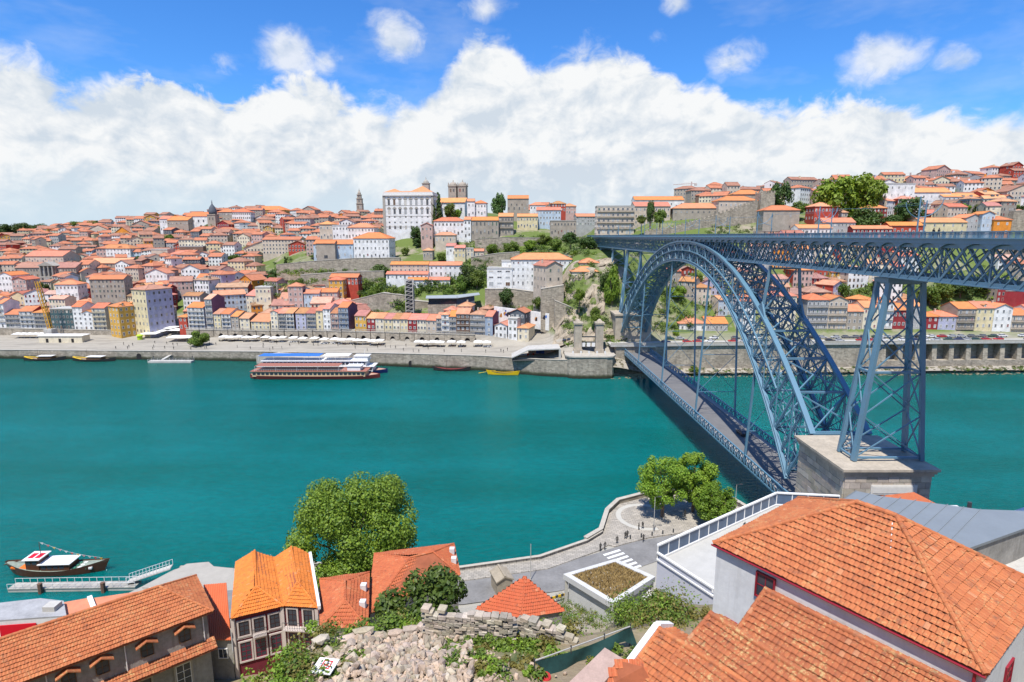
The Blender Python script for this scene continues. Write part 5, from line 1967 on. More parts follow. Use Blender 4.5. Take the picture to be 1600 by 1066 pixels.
def abutment():
 # round-cornered stone bastion with two square pylons of the vanished suspension bridge
 c = at_z(920, 556, 10.2)
 t = thing('stone_bastion', 'old stone bastion with two square pylons beside the bridge foot', 'bastion', (c.x + 1, c.y + 4, 0))
 mb = MB()
 poly = [(-11, 8), (-11, -2), (-9.6, -4.6), (-7, -5.6), (7, -5.6), (9.6, -4.6), (11, -2), (11, 8)]
 mb.prism(poly, -3, 9.6)
 mb.build('bastion_wall', M_QUAY, t)
 mb = MB()
 mb.prism([(x * 1.04, y * 1.05) for x, y in poly], 9.602, 10.2)
 mb.build('coping', mat('coping_stone', (.42, .385, .325), .9, .2, .6), t)
 for x in (-5.2, 4.6):
  mb = MB()
  mb.box(x - 1.7, x + 1.7, 2, 5.4, 10.2, 23.5)
  mb.box(x - 2.1, x + 2.1, 1.6, 5.8, 23.5, 24.3)
  mb.lathe([(2.0, 0), (1.2, .9), (.3, 1.5)], 4, (x, 3.7, 24.3), R(45))
  mb.box(x - 2.0, x + 2.0, 1.7, 5.7, 10.2, 12.0)
  mb.build('pylon', M_GRANITE, t)
 for z in (12.5, 14.8, 17.3):
  mb = MB()
  mb.box(-3.5, 2.9, 3.2, 4.2, z, z + .45)
  mb.build('iron_beam', M_IRON, t)
 for x in (-2.6, -.3, 2.0):
  mb = MB(); mb.box(x - .75, x + .75, 3.0, 3.2, 13, 14.8); mb.build('panel', M_WHITE, t)
 # white banners / figures on the terrace
 for k in range(5):
  mb = MB()
  x = -8 + k * 3.6
  mb.box(x - .12, x + .12, -3.2, -2.9, 10.2, 12.2)
  mb.box(x - .4, x + .4, -3.15, -2.95, 11.3, 12.0)
  tag(mb.build('banner_stand', M_WHITE, None, loc=(t.location.x, t.location.y, 0)), 'small white banner stand, %s from the left on the bastion terrace' % ORD[k], 'banner', 'banner stands on the bastion')
 # covered ramp left of it
 P = [at_z(800, 561, 7.6), at_z(876, 563, 8.0), at_z(876, 543, 12.6), at_z(846, 541, 12.2), at_z(806, 553, 8.4)]
 t = thing('ramp_tunnel', 'concrete covered ramp with dark opening beside the quay', 'ramp', (P[0].x, P[0].y, 0))
 O = Vector((P[0].x, P[0].y, 0))
 Wd = P[1].x - P[0].x
 mb = MB()
 mb.add([(0, 0, 6.6), (Wd, -1, 7.0), (Wd, -1, 8), (0, 0, 7.0), (0, 9, 6.6), (Wd, 9, 7), (Wd, 9, 8), (0, 9, 7)], [(0, 1, 2, 3), (7, 6, 5, 4), (3, 2, 6, 7), (0, 3, 7, 4), (1, 5, 6, 2)])
 mb.build('ramp_floor', mat('dark_floor', (.09, .085, .08), .9, .2, .6), t)
 mb = MB()
 mb.box(Wd * .35, Wd, 8.6, 9.2, 7, 11.5)
 mb.build('ramp_wall', wall_m('pink'), t)
 mb = MB()
 mb.add([(-.2, -.4, 7.9), (Wd * .35, -.8, 11.6), (Wd, -1.4, 12.3), (Wd, 9.3, 12.3), (Wd * .35, 9.3, 11.6), (-.2, 9.3, 7.9), (-.2, -.4, 8.3), (Wd * .35, -.8, 12.1), (Wd, -1.4, 12.8), (Wd, 9.3, 12.8), (Wd * .35, 9.3, 12.1), (-.2, 9.3, 8.3)],
           [(6, 7, 10, 11), (7, 8, 9, 10), (5, 4, 1, 0), (4, 3, 2, 1), (0, 1, 7, 6), (1, 2, 8, 7), (2, 3, 9, 8), (5, 0, 6, 11)])
 mb.build('ramp_roof', M_CONC, t)
 mb = MB(); mb.box(Wd - .5, Wd + .4, -1.4, 9.3, 6.5, 12.28); mb.build('end_wall', M_CONC, t)
 mb = MB(); mb.box(Wd * .52, Wd * .70, 8.4, 8.58, 8.4, 11.2); mb.build('blue_panel', mat('blue_panel', (.02, .05, .25), .6, .2, 1), t)
 for x in (.32, .44):
  mb = MB(); mb.box(Wd * x, Wd * x + .9, 7.2, 7.8, 7.2, 8.7); mb.build('red_bin', wall_m('red'), t)


def green_walls():
 """terrace and retaining walls on the hillside, each seen as its own wall"""
 for (lab, y0, seg) in [
  ('long garden terrace wall below the seminary', 380, [(432, 424, 414), (480, 423, 409), (553, 421, 404), (625, 416, 403)]),
  ('middle garden wall with steps below the seminary', 362, [(470, 436, 430), (540, 437, 425), (600, 440, 424)]),
  ('tall bare retaining wall left of the lift tower', 334, [(550, 497, 470), (600, 497, 458), (634, 494, 462)]),
  ('retaining wall right of the lift tower behind the quay roofs', 330, [(646, 494, 470), (690, 492, 474), (720, 490, 478)]),
  ('high stone wall below the modern white building', 316, [(758, 482, 452), (800, 484, 452), (860, 486, 460)]),
  ('stone wall under the granite gabled house', 296, [(845, 500, 452), (880, 512, 446)]),
  ('sloping retaining wall climbing beside the cliff', 290, [(866, 535, 470), (895, 540, 482), (930, 545, 496)]),
  ('ruined terrace wall on the cathedral slope', 372, [(736, 412, 402), (780, 410, 396), (812, 404, 394)]),
  ('upper ruined wall below the cathedral houses', 402, [(742, 384, 374), (790, 382, 371), (845, 380, 372)]),
  ('long pale wall below the upper bridge abutment', 345, [(840, 420, 398), (900, 420, 400), (925, 418, 398)]),
  ('garden wall above the upstream houses', 338, [(1380, 440, 432), (1460, 440, 430), (1540, 440, 428), (1600, 436, 424)]),
  ('pale wall on the slope right of the orange house', 362, [(1578, 372, 330), (1640, 372, 326)]),
  ('low wall below the stone house beside the deck', 352, [(1180, 372, 362), (1250, 370, 360)]),
 ]:
  pts, zb, zt = [], [], []
  for (a, b) in zip(seg, seg[1:]):
   for k in range(6):
    q = [lerp(a[i], b[i], k / 6) for i in range(3)]
    p = at_y(q[0], q[1], y0); pts.append((p.x, p.y)); zb.append(p.z - 6); zt.append(at_y(q[0], q[2], y0).z)
  q = seg[-1]
  p = at_y(q[0], q[1], y0); pts.append((p.x, p.y)); zb.append(p.z - 6); zt.append(at_y(q[0], q[2], y0).z)
  strip_wall('retaining_wall', lab, pts, zb, zt, 3.5, M_RUB, coping=.25)['group'] = 'retaining walls on the far hillside'
 # painted mural wall
 y0 = 300
 seg = [(772, 497, 479), (812, 502, 484), (858, 508, 490)]
 pts, zb, zt = [], [], []
 for q in seg:
  p = at_y(q[0], q[1], y0 - (q[0] - 772) * .05); pts.append((p.x, p.y)); zb.append(p.z - 3); zt.append(at_y(q[0], q[2], p.y).z)
 w = strip_wall('mural_wall', 'white retaining wall painted with blue and ochre figures', pts, zb, zt, 1.0, wall_m('white'))
 rnd = random.Random(8)
 for k in range(22):
  t = rnd.random()
  i = 0 if t < .5 else 1
  u = t * 2 - i
  p = Vector((lerp(pts[i][0], pts[i + 1][0], u), lerp(pts[i][1], pts[i + 1][1], u), 0))
  z = lerp(lerp(zb[i] + 3, zb[i + 1] + 3, u), lerp(zt[i], zt[i + 1], u), rnd.uniform(.25, .75))
  mb = MB()
  rr = rnd.uniform(.5, 1.3)
  n = 7
  mb.face([(p.x + rr * math.cos(2 * math.pi * q / n) * rnd.uniform(.4, 1), p.y - .06, z + rr * math.sin(2 * math.pi * q / n) * rnd.uniform(.6, 1.2)) for q in range(n)])
  mb.build('painted_figure', mat('mural_%d' % (k % 4), [(.03, .05, .3), (.02, .02, .03), (.45, .2, .05), (.1, .2, .5)][k % 4], .8, .2, 2), w)


def battlement():
 pts, zb, zt = [], [], []
 rows = [(1008, 372, 362, 378), (1050, 372, 356, 382), (1100, 368, 341, 388), (1150, 362, 325, 394), (1186, 352, 312, 398)]
 for (a, b) in zip(rows, rows[1:]):
  for k in range(8):
   q = [lerp(a[i], b[i], k / 8) for i in range(4)]
   p = at_y(q[0], q[1], q[3]); pts.append((p.x, p.y)); zb.append(p.z - 8); zt.append(at_y(q[0], q[2], q[3]).z)
 w = strip_wall('city_wall', 'medieval granite city wall with battlements climbing the hill', pts, zb, zt, 2.2, M_RUB)
 mb = MB(); mb.box(-.55, .55, 0, .9, 0, 1.3)
 me = mb.mesh('merlon', M_RUB)
 for i in range(len(pts) - 1):
  L = (Vector(pts[i + 1]) - Vector(pts[i])).length
  rz = math.atan2(pts[i + 1][1] - pts[i][1], pts[i + 1][0] - pts[i][0])
  for k in range(max(1, int(L / 2.1))):
   t = (k + .5) / max(1, int(L / 2.1))
   put('merlon', me, w, loc=(lerp(pts[i][0], pts[i + 1][0], t), lerp(pts[i][1], pts[i + 1][1], t), lerp(zt[i], zt[i + 1], t) - .1), rz=rz)
 a, b = at_y(1186, 350, 398), at_y(1208, 350, 398)
 zt_ = at_y(1197, 301, 398).z
 t = thing('wall_tower', 'square granite tower with battlements at the top of the city wall', 'tower', ((a.x + b.x) / 2, 398, a.z))
 hw = (b.x - a.x) / 2
 mb = MB(); mb.box(-hw, hw, 0, 10, -8, zt_ - a.z); mb.build('wall', M_RUB, t)
 for k in range(5):
  for (x, y) in ((lerp(-hw + .55, hw - .55, k / 4), 0.02), (lerp(-hw + .55, hw - .55, k / 4), 9.0)):
   put('merlon', me, t, loc=(x, y, zt_ - a.z - .1))


def landmarks():
 # slender baroque bell tower on the skyline
 p = at_y(562, 336, 720)
 t = thing('bell_tower', 'tall slender dark granite bell tower on the skyline', 'tower', (p.x, 720, p.z - 6))
 H = at_y(562, 294, 720).z - p.z + 6
 st = wall_m('stone')
 z = 0
 for k, (w, h) in enumerate([(7.6, .30), (7.0, .22), (6.2, .16), (4.6, .12)]):
  mb = MB(); hh = H * h
  mb.box(-w / 2, w / 2, 0, w, z, z + hh - .6)
  mb.box(-w / 2 - .5, w / 2 + .5, -.5, w + .5, z + hh - .6, z + hh)
  s = mb.build('stage', st, t)
  for x in ((-1, 1) if k < 2 else (0,)):
   put('opening', win_mesh(1.5, min(3.6, hh * .5), 'stone'), s, loc=(x * w * .22, -.004, z + hh * .25))
  z += hh
 mb = MB(); mb.lathe([(2.0, 0), (2.1, H * .04), (1.5, H * .08), (.8, H * .11), (.6, H * .14), (.25, H * .16), (.08, H * .2)], 8, (0, 2.4, z)); mb.build('spire', st, t)
 # church with dome tower
 p = at_y(331, 352, 590)
 t = thing('domed_church', 'white church with dark tiled onion dome tower on the left hill', 'church', (p.x, 590, p.z - 4))
 mb = MB(); mb.box(-4, 4, 0, 8, -4, 14); mb.box(-4.4, 4.4, -.4, 8.4, 14, 14.8); tw = mb.build('tower', wall_m('stone'), t)
 mb = MB(); mb.lathe([(3.6, 14.8), (3.9, 17), (3.6, 19.5), (2.6, 22), (1.2, 24), (.5, 25), (.5, 26.4), (.1, 29)], 14, (0, 4, 0)); mb.build('dome', wall_m('slate'), t, smooth=True)
 for x in (-1.6, 1.6):
  put('window', win_mesh(1.3, 2.8, 'stone'), t, loc=(x, -.004, 9))
 mb = MB(); walls_into(mb, 22, 30, 13, 'gable', .3, 6)
 o = mb.build('nave_wall', wall_m('white'), t); o.location = (-16, 2, 0)
 mb = MB(); roof_into(mb, 22, 30, 13, 'gable', .3); o = mb.build('roof', M_ROOF2, t); o.location = (-16, 2, 0)
 for k in range(4):
  put('window', win_mesh(1.5, 2.4, 'stone'), t, loc=(-24 + 5 * k, 1.996, 7))
 for (a, b, ba, ea, Y, col, rf, st_, lab, kw) in [
  (262, 296, 363, 344, 585, 'stone', 'gable', 2, 'long dark monastery wing with clay roof on the left hill', dict(fr='stone', d=18)),
  (251, 266, 360, 342, 588, 'white', 'gable', 2, 'white end house of the monastery wing', dict(d=14)),
  (300, 330, 352, 338, 600, 'white', 'gable', 2, 'white monastery hall beside the domed church', dict(d=14)),
  (365, 392, 356, 331, 600, 'white', 'hip', 4, 'white four-storey college with dense dark windows on the hill', dict(fr='stone', ncol=9, d=16)),
  (340, 366, 345, 331, 615, 'stone', 'hip', 2, 'pinkish stone house left of the college', dict(d=14)),
  (392, 446, 342, 328, 660, 'ochre', 'hip', 2, 'long ochre and brown palace with clay roof on the skyline', dict(fr='stone', ncol=12, d=20)),
  (28, 66, 442, 418, 432, 'stone', 'gable', 3, 'left wing of the grey colonnaded exchange', dict(fr='stone', ncol=9, d=16)),
  (88, 120, 442, 418, 432, 'stone', 'gable', 3, 'right wing of the grey colonnaded exchange', dict(fr='stone', ncol=8, d=16)),
  (122, 142, 436, 413, 440, 'cream', 'gable', 4, 'cream end block right of the exchange', dict(ncol=5, d=14)),
  (142, 202, 424, 411, 452, 'stone', 'gable', 2, 'long grey market hall right of the exchange', dict(fr='stone', ncol=10, d=16)),
  (40, 100, 410, 400, 470, 'beige', 'gable', 1, 'long orange-roofed hall behind the exchange', dict(d=18)),
  (150, 205, 399, 388, 500, 'white', 'hip', 2, 'white long-roofed convent above the market hall', dict(ncol=10, d=14)),
  (238, 264, 413, 390, 470, 'beige', 'flat', 1, 'blank beige party wall among the roofs', dict(d=10)),
  (264, 300, 413, 397, 468, 'white', 'hip', 2, 'white low block right of the beige party wall', dict(d=12)),
  (282, 318, 401, 385, 492, 'brown', 'flat', 1, 'brown blank-walled block on the hillside', dict(d=10)),
  (0, 22, 458, 430, 395, 'white', 'front', 3, 'white arched-gable house near the left edge', dict(d=14)),
  (22, 42, 457, 437, 392, 'pink', 'front', 3, 'salmon gabled house right of the white arched gable', dict(d=14)),
  (452, 474, 481, 447, 330, 'pink', 'hip', 4, 'pink hillside tower house with plum side above the quay row', dict(side_col='purple', d=8)),
  (515, 537, 463, 437, 338, 'ochre', 'hip', 3, 'ochre house stepping up beside the lawn', dict(d=7)),
  (515, 560, 445, 433, 345, 'red', 'gable', 2, 'red and ochre terrace row above the lawn', dict(d=8)),
  (476, 500, 480, 458, 331, 'pale blue', 'gable', 2, 'pale blue house in the second row above the quay', dict(d=8)),
  (490, 528, 474, 456, 334, 'pink', 'gable', 2, 'long pink house with red roof in the second row', dict(d=8)),
  (400, 424, 472, 449, 345, 'cream', 'flat', 2, 'cream flat-topped house left of the gardens', dict(d=9)),
  (310, 340, 456, 434, 395, 'white', 'gable', 2, 'white galleried house with red attic above the quay square', dict(d=11, ncol=6)),
  (229, 262, 446, 427, 400, 'white', 'front', 2, 'white gabled pair behind the yellow and lilac block', dict(d=10)),
  (145, 195, 466, 436, 372, 'stone', 'gable', 4, 'tall grey stone tenements left of the yellow and lilac block', dict(fr='stone', d=10)),
  (90, 122, 465, 444, 372, 'white', 'hip', 2, 'white old house with few small windows left of the tenements', dict(d=10)),
  (345, 362, 462, 449, 385, 'slate', 'gable', 2, 'slate-clad dark house above the purple side wall', dict(d=9)),
  (680, 712, 377, 367, 412, 'beige', 'hip', 1, 'small beige house with orange hip roof below the long white house', dict(d=8)),
  (658, 676, 374, 352, 416, 'pink', 'front', 2, 'pinkish stone gable house beside the palm below the palace', dict(d=8, fr='stone')),
  (661, 676, 402, 391, 386, 'stone', 'hip', 1, 'little stone house with red roof on the terraces', dict(d=6)),
  (697, 712, 398, 384, 384, 'white', 'gable', 1, 'white cottage with red roof in the terrace cluster', dict(d=7)),
  (710, 727, 402, 387, 382, 'pale yellow', 'gable', 2, 'pale yellow cottage in the terrace cluster', dict(d=7)),
  (724, 740, 400, 388, 384, 'cream', 'flat', 2, 'flat grey-topped cream cottage in the terrace cluster', dict(d=7)),
  (739, 756, 402, 392, 386, 'beige', 'gable', 1, 'beige cottage right in the terrace cluster', dict(d=6)),
  (828, 852, 338, 320, 470, 'white', 'hip', 2, 'white house with little hipped roof right of the stone hall', dict(d=9)),
  (838, 876, 352, 328, 446, 'pale blue', 'gable', 3, 'long pale blue house with red roof beside the valley', dict(d=10, ncol=8)),
  (808, 840, 356, 338, 440, 'pale yellow', 'gable', 2, 'yellow and pink house left of the valley', dict(d=9)),
  (862, 884, 330, 318, 480, 'red', 'hip', 2, 'red house on the valley edge', dict(d=9)),
  (880, 900, 334, 322, 520, 'pink', 'hip', 2, 'pinkish red-roofed house at the head of the valley', dict(d=10)),
  (860, 900, 366, 345, 415, 'stone', 'flat', 2, 'grey concrete ruin beside the valley street', dict(fr='stone', d=10)),
  (900, 934, 352, 338, 480, 'grey', 'gable', 3, 'grey street row leading away behind the apartments', dict(d=10)),
 ]:
  kk = dict(d=10); kk.update(kw)
  house_px(a, b, ba, ea, Y=Y, col=col, roof=rf, storeys=st_, label=lab, rz=R(random.uniform(-5, 9)), roofm=M_ROOF2 if random.random() < .5 else M_ROOF, sink=8, chimney=False, **kk)
 # portico of the exchange
 p = at_y(77, 442, 430)
 t = thing('exchange_portico', 'grey portico with pediment and tall columns of the exchange', 'portico', (p.x, 430, p.z))
 mb = MB(); mb.box(-5.6, 5.6, 0, 6, -4, 12.6); mb.build('wall', wall_m('stone'), t)
 mb = MB(); mb.add([(-6.4, -1.6, 12.6), (6.4, -1.6, 12.6), (0, -1.6, 15.6), (-6.4, 6, 12.6), (6.4, 6, 12.6), (0, 6, 15.6)], [(0, 1, 2), (5, 4, 3), (0, 3, 4, 1), (1, 4, 5, 2), (2, 5, 3, 0)]); mb.build('pediment', M_STONEF, t)
 for k in range(4):
  mb = MB(); mb.lathe([(.6, 4.8), (.5, 12.2), (.75, 12.6)], 8, (-4.5 + 3 * k, -1, 0)); mb.build('column', M_STONEF, t)
 mb = MB(); mb.box(-5.8, 5.8, -1.8, 0, -4, 4.8); mb.build('podium', M_STONEF, t)
 for k in range(3):
  put('opening', win_mesh(1.7, 5.6, 'stone'), t, loc=(-3 + 3 * k, -.004, 5.6))
  put('doorway', win_mesh(1.7, 3.4, 'stone'), t, loc=(-3 + 3 * k, -1.804, .6))
 # modern dark glass building on the slope
 p = at_y(708, 478, 320)
 t = thing('glass_pavilion', 'low modern dark glass building with grey folded roof on the slope', 'building', (p.x, 320, p.z), R(7))
 mb = MB(); mb.box(-14, 12, 0, 9, -6, 1.0); mb.build('base', M_RUB, t)
 mb = MB(); mb.box(-13.5, 2, .4, 8, 1.0, 4.4); mb.build('glazing', M_GLASS, t)
 mb = MB(); mb.box(2, 12, .3, 8, 1.0, 4.8); mb.build('wall', wall_m('slate'), t)
 mb = MB(); mb.slab([(-15, -1.4, 4.6), (2.5, -1.4, 4.6), (2.5, 9, 5.2), (-15, 9, 5.0)], .3); mb.slab([(2.5, -1.4, 4.62), (15, -.5, 6.2), (15, 9, 6.4), (2.5, 9, 5.22)], .3); mb.build('roof', mat('zinc', (.33, .36, .38), .5, .1, .5), t)
 for k in range(8):
  mb = MB(); mb.box(-13.5 + k * 2.2, -13.42 + k * 2.2, .3, .38, 1, 4.4); mb.build('mullion', M_IRON, t)
 # lattice lift tower
 a, b = at_y(634.5, 492, 318), at_y(646, 492, 318)
 zt = at_y(640, 437, 318).z - a.z
 t = thing('lift_tower', 'slim pale lattice lift tower in front of the white convent', 'tower', ((a.x + b.x) / 2, 318, a.z))
 w = (b.x - a.x) / 2
 for sx in (-1, 1):
  for sy in (0, 2 * w):
   member('post', (sx * w, sy, -6), (sx * w, sy, zt), .35, .35, M_CONC, t)
 n = 9
 for k in range(n + 1):
  z = zt * k / n
  member('ring_beam', (-w, 0, z), (w, 0, z), .25, .25, M_CONC, t)
  member('ring_beam', (-w, 2 * w, z), (w, 2 * w, z), .25, .25, M_CONC, t)
  if k < n:
   z2 = zt * (k + 1) / n
   member('brace', (-w, 0, z), (w, 0, z2), .2, .2, M_CONC, t)
   member('brace', (w, 2 * w, z), (-w, 2 * w, z2), .2, .2, M_CONC, t)
   member('brace', (w, 0, z), (w, 2 * w, z2), .2, .2, M_CONC, t)
 mb = MB(); mb.box(-w + .4, w - .4, .5, 2 * w - .5, -5, zt - 1); mb.build('lift_shaft', M_IRON, t)
 # cranes
 yel = mat('crane_yellow', (.62, .33, .04), .6, .12, 1)
 p = at_y(79, 517, 322)
 t = thing('tower_crane', 'yellow lattice crane mast standing on the left quay', 'crane', (p.x, 322, p.z))
 mb = MB(); mb.box(-2.2, 2.2, -2.2, 2.2, -2, 1.2); mb.build('base', M_CONC, t)
 for sx in (-1, 1):
  for sy in (-1, 1):
   member('mast_post', (sx * .8, sy * .8, 1.2), (sx * .8 - 3.4, sy * .8, 28), .3, .3, yel, t)
 for k in range(14):
  u, v = k / 14, (k + 1) / 14
  for sy in (-1, 1):
   member('lacing', (-.8 - 3.4 * u, sy * .8, lerp(1.2, 28, u)), (.8 - 3.4 * v, sy * .8, lerp(1.2, 28, v)), .18, .18, yel, t)
  member('lacing', (.8 - 3.4 * u, -.8, lerp(1.2, 28, u)), (.8 - 3.4 * v, .8, lerp(1.2, 28, v)), .18, .18, yel, t)
 for (px, py0, py1, Y, lab, jib) in [(1079, 318, 284, 520, 'far grey tower crane on the skyline left of the wall', 16), (1420, 296, 270, 470, 'reddish tower crane jib behind the white apartment block', 18)]:
  p = at_y(px, py0, Y)
  hh = at_y(px, py1, Y).z - p.z
  cm = mat('crane_grey', (.5, .42, .38), .6, .1, 1)
  t = thing('tower_crane', lab, 'crane', (p.x, Y, p.z - 12))
  member('mast', (0, 0, 0), (0, 0, hh + 12), .9, .9, cm, t)
  member('jib', (-jib, 0, hh + 9.5 - (2 if px > 1200 else 0)), (4.5, 0, hh + 10.5), .55, .55, cm, t)
  member('tie_rod', (0, 0, hh + 12), (-jib * .6, 0, hh + 10), .15, .15, cm, t)
  mb = MB(); mb.box(2.6, 4.6, -.6, .6, hh + 8.6, hh + 10.2); mb.build('counterweight', M_CONC, t)
 # funicular track seen through the arch
 a, b = at_y(1034, 520, 290), at_y(1108, 425, 345)
 t = thing('funicular_track', 'steep funicular track climbing the slope behind the arch', 'track', (a.x, a.y, a.z + 1.2))
 d = b - a
 for k in (-1, 1):
  member('rail', (k * 1.3, 0, 0), (d.x + k * 1.3, d.y, d.z), .25, .3, M_IRON, t)
 mb = MB(); mb.add([(-2.2, 0, -.2), (2.2, 0, -.2), (d.x + 2.2, d.y, d.z - .2), (d.x - 2.2, d.y, d.z - .2), (-2.2, 0, -4), (2.2, 0, -4), (d.x + 2.2, d.y, d.z - 8), (d.x - 2.2, d.y, d.z - 8)], [(0, 1, 2, 3), (0, 4, 5, 1), (1, 5, 6, 2), (2, 6, 7, 3), (3, 7, 4, 0)]); mb.build('track_bed', M_CONC, t)


quay()
upstream_bank()
abutment()
green_walls()
battlement()
landmarks()

# ================================================================== TREES AND SHRUBS
LEAF_A = leaf_mat('leaf_mid', (.06, .115, .018), (.19, .25, .035))
LEAF_B = leaf_mat('leaf_dark', (.035, .075, .018), (.11, .165, .035))
LEAF_C = leaf_mat('leaf_bright', (.09, .175, .014), (.27, .37, .04))
BARK = mat('bark', (.16, .12, .09), .95, .3, 3, .5, 8)


def leaf_cloud(rnd, clumps, n, leaf, flat=1.0):
 """many small leaf faces spread over and through a set of clump spheres (centre, radius)"""
 vs, fs = [], []
 tot = sum(c[1] ** 2 for c in clumps)
 for (c, r) in clumps:
  k = max(6, int(n * r * r / tot))
  for _ in range(k):
   d = Vector((rnd.gauss(0, 1), rnd.gauss(0, 1), rnd.gauss(0, 1))).normalized()
   p = Vector(c) + Vector((d.x, d.y, d.z * flat)) * r * (rnd.random() ** .3)
   nn = (d + Vector((rnd.uniform(-.8, .8), rnd.uniform(-.8, .8), rnd.uniform(-.3, 1.0)))).normalized()
   u = nn.cross(Vector((rnd.uniform(-1, 1), rnd.uniform(-1, 1), rnd.uniform(-1, 1)))).normalized()
   v = nn.cross(u)
   s = leaf * rnd.uniform(.6, 1.25)
   i = len(vs)
   vs += [p - u * s * .5, p + v * s * .38 + nn * s * .08, p + u * s * .6, p - v * s * .38 + nn * s * .08]
   fs.append((i, i + 1, i + 2, i + 3))
 return vs, fs


def crown_clumps(rnd, n, rx=1.0, rz=.8, z0=.8, cr=(.24, .42)):
 cl = []
 for k in range(n):
  a = rnd.uniform(0, 2 * math.pi)
  h = rnd.uniform(-1, 1)
  rr = math.sqrt(max(0, 1 - h * h)) * rnd.uniform(.55, .85)
  cl.append(((rx * rr * math.cos(a), rx * rr * math.sin(a), z0 + rz * h * .72), rnd.uniform(*cr)))
 cl.append(((0, 0, z0), .5))
 return cl


TPL = []
for k in range(5):
 r_ = random.Random(40 + k)
 mb = MB()
 if k == 4:      # narrow cypress
  cl = [((r_.uniform(-.06, .06), r_.uniform(-.06, .06), .1 + q * .16), .30 - .018 * q) for q in range(13)]
  mb.add(*leaf_cloud(r_, cl, 1500, .14))
 else:
  mb.add(*leaf_cloud(r_, crown_clumps(r_, 22, 1.0, .85 - .1 * (k % 2), .75, (.26, .42)), 3000, .15))
 TPL.append(mb)
TPLM = {}


def tpl_mesh(k, leafm):
 key = (k, leafm.name)
 if key not in TPLM:
  TPLM[key] = TPL[k].mesh('crown', leafm)
 return TPLM[key]


TRUNK = MB()
TRUNK.tube([(0, 0, -1.5), (.02, 0, .35), (.05, .03, .8), (0, .05, 1.1)], [.09, .065, .045, .02], 7)
for a_ in range(3):
 TRUNK.tube([(.02, 0, .4), (.3 * math.cos(a_ * 2.1), .3 * math.sin(a_ * 2.1), .75), (.5 * math.cos(a_ * 2.1), .5 * math.sin(a_ * 2.1), 1.0)], [.04, .025, .01], 5)
TRUNK_ME = TRUNK.mesh('trunk', BARK)


def tree(px, py0, py1, wpx, label, k=0, leafm=None, Y=None, group='trees on the far hillside', name='tree', cat='tree'):
 p = on_ground(px, py0) if Y is None else at_y(px, py0, Y)
 top = at_y(px, py1, p.y).z
 H = max(2.5, top - p.z)
 s = at_y(px + wpx / 2, py0, p.y).x - p.x
 t = thing(name, label, cat, (p.x, p.y, p.z), random.uniform(0, 6), group)
 kk = H / (1.75 if k != 4 else 2.3)
 o = put('crown', tpl_mesh(k, leafm or LEAF_B), t, loc=(0, 0, H * (.10 if k != 4 else .02)))
 o.scale = (s * (1 if k != 4 else 2.0), s * (1 if k != 4 else 2.0), kk * (.95 if k != 4 else 1))
 o = put('trunk', TRUNK_ME, t)
 o.scale = (max(.8, H * .55), max(.8, H * .55), H * .62)
 return t


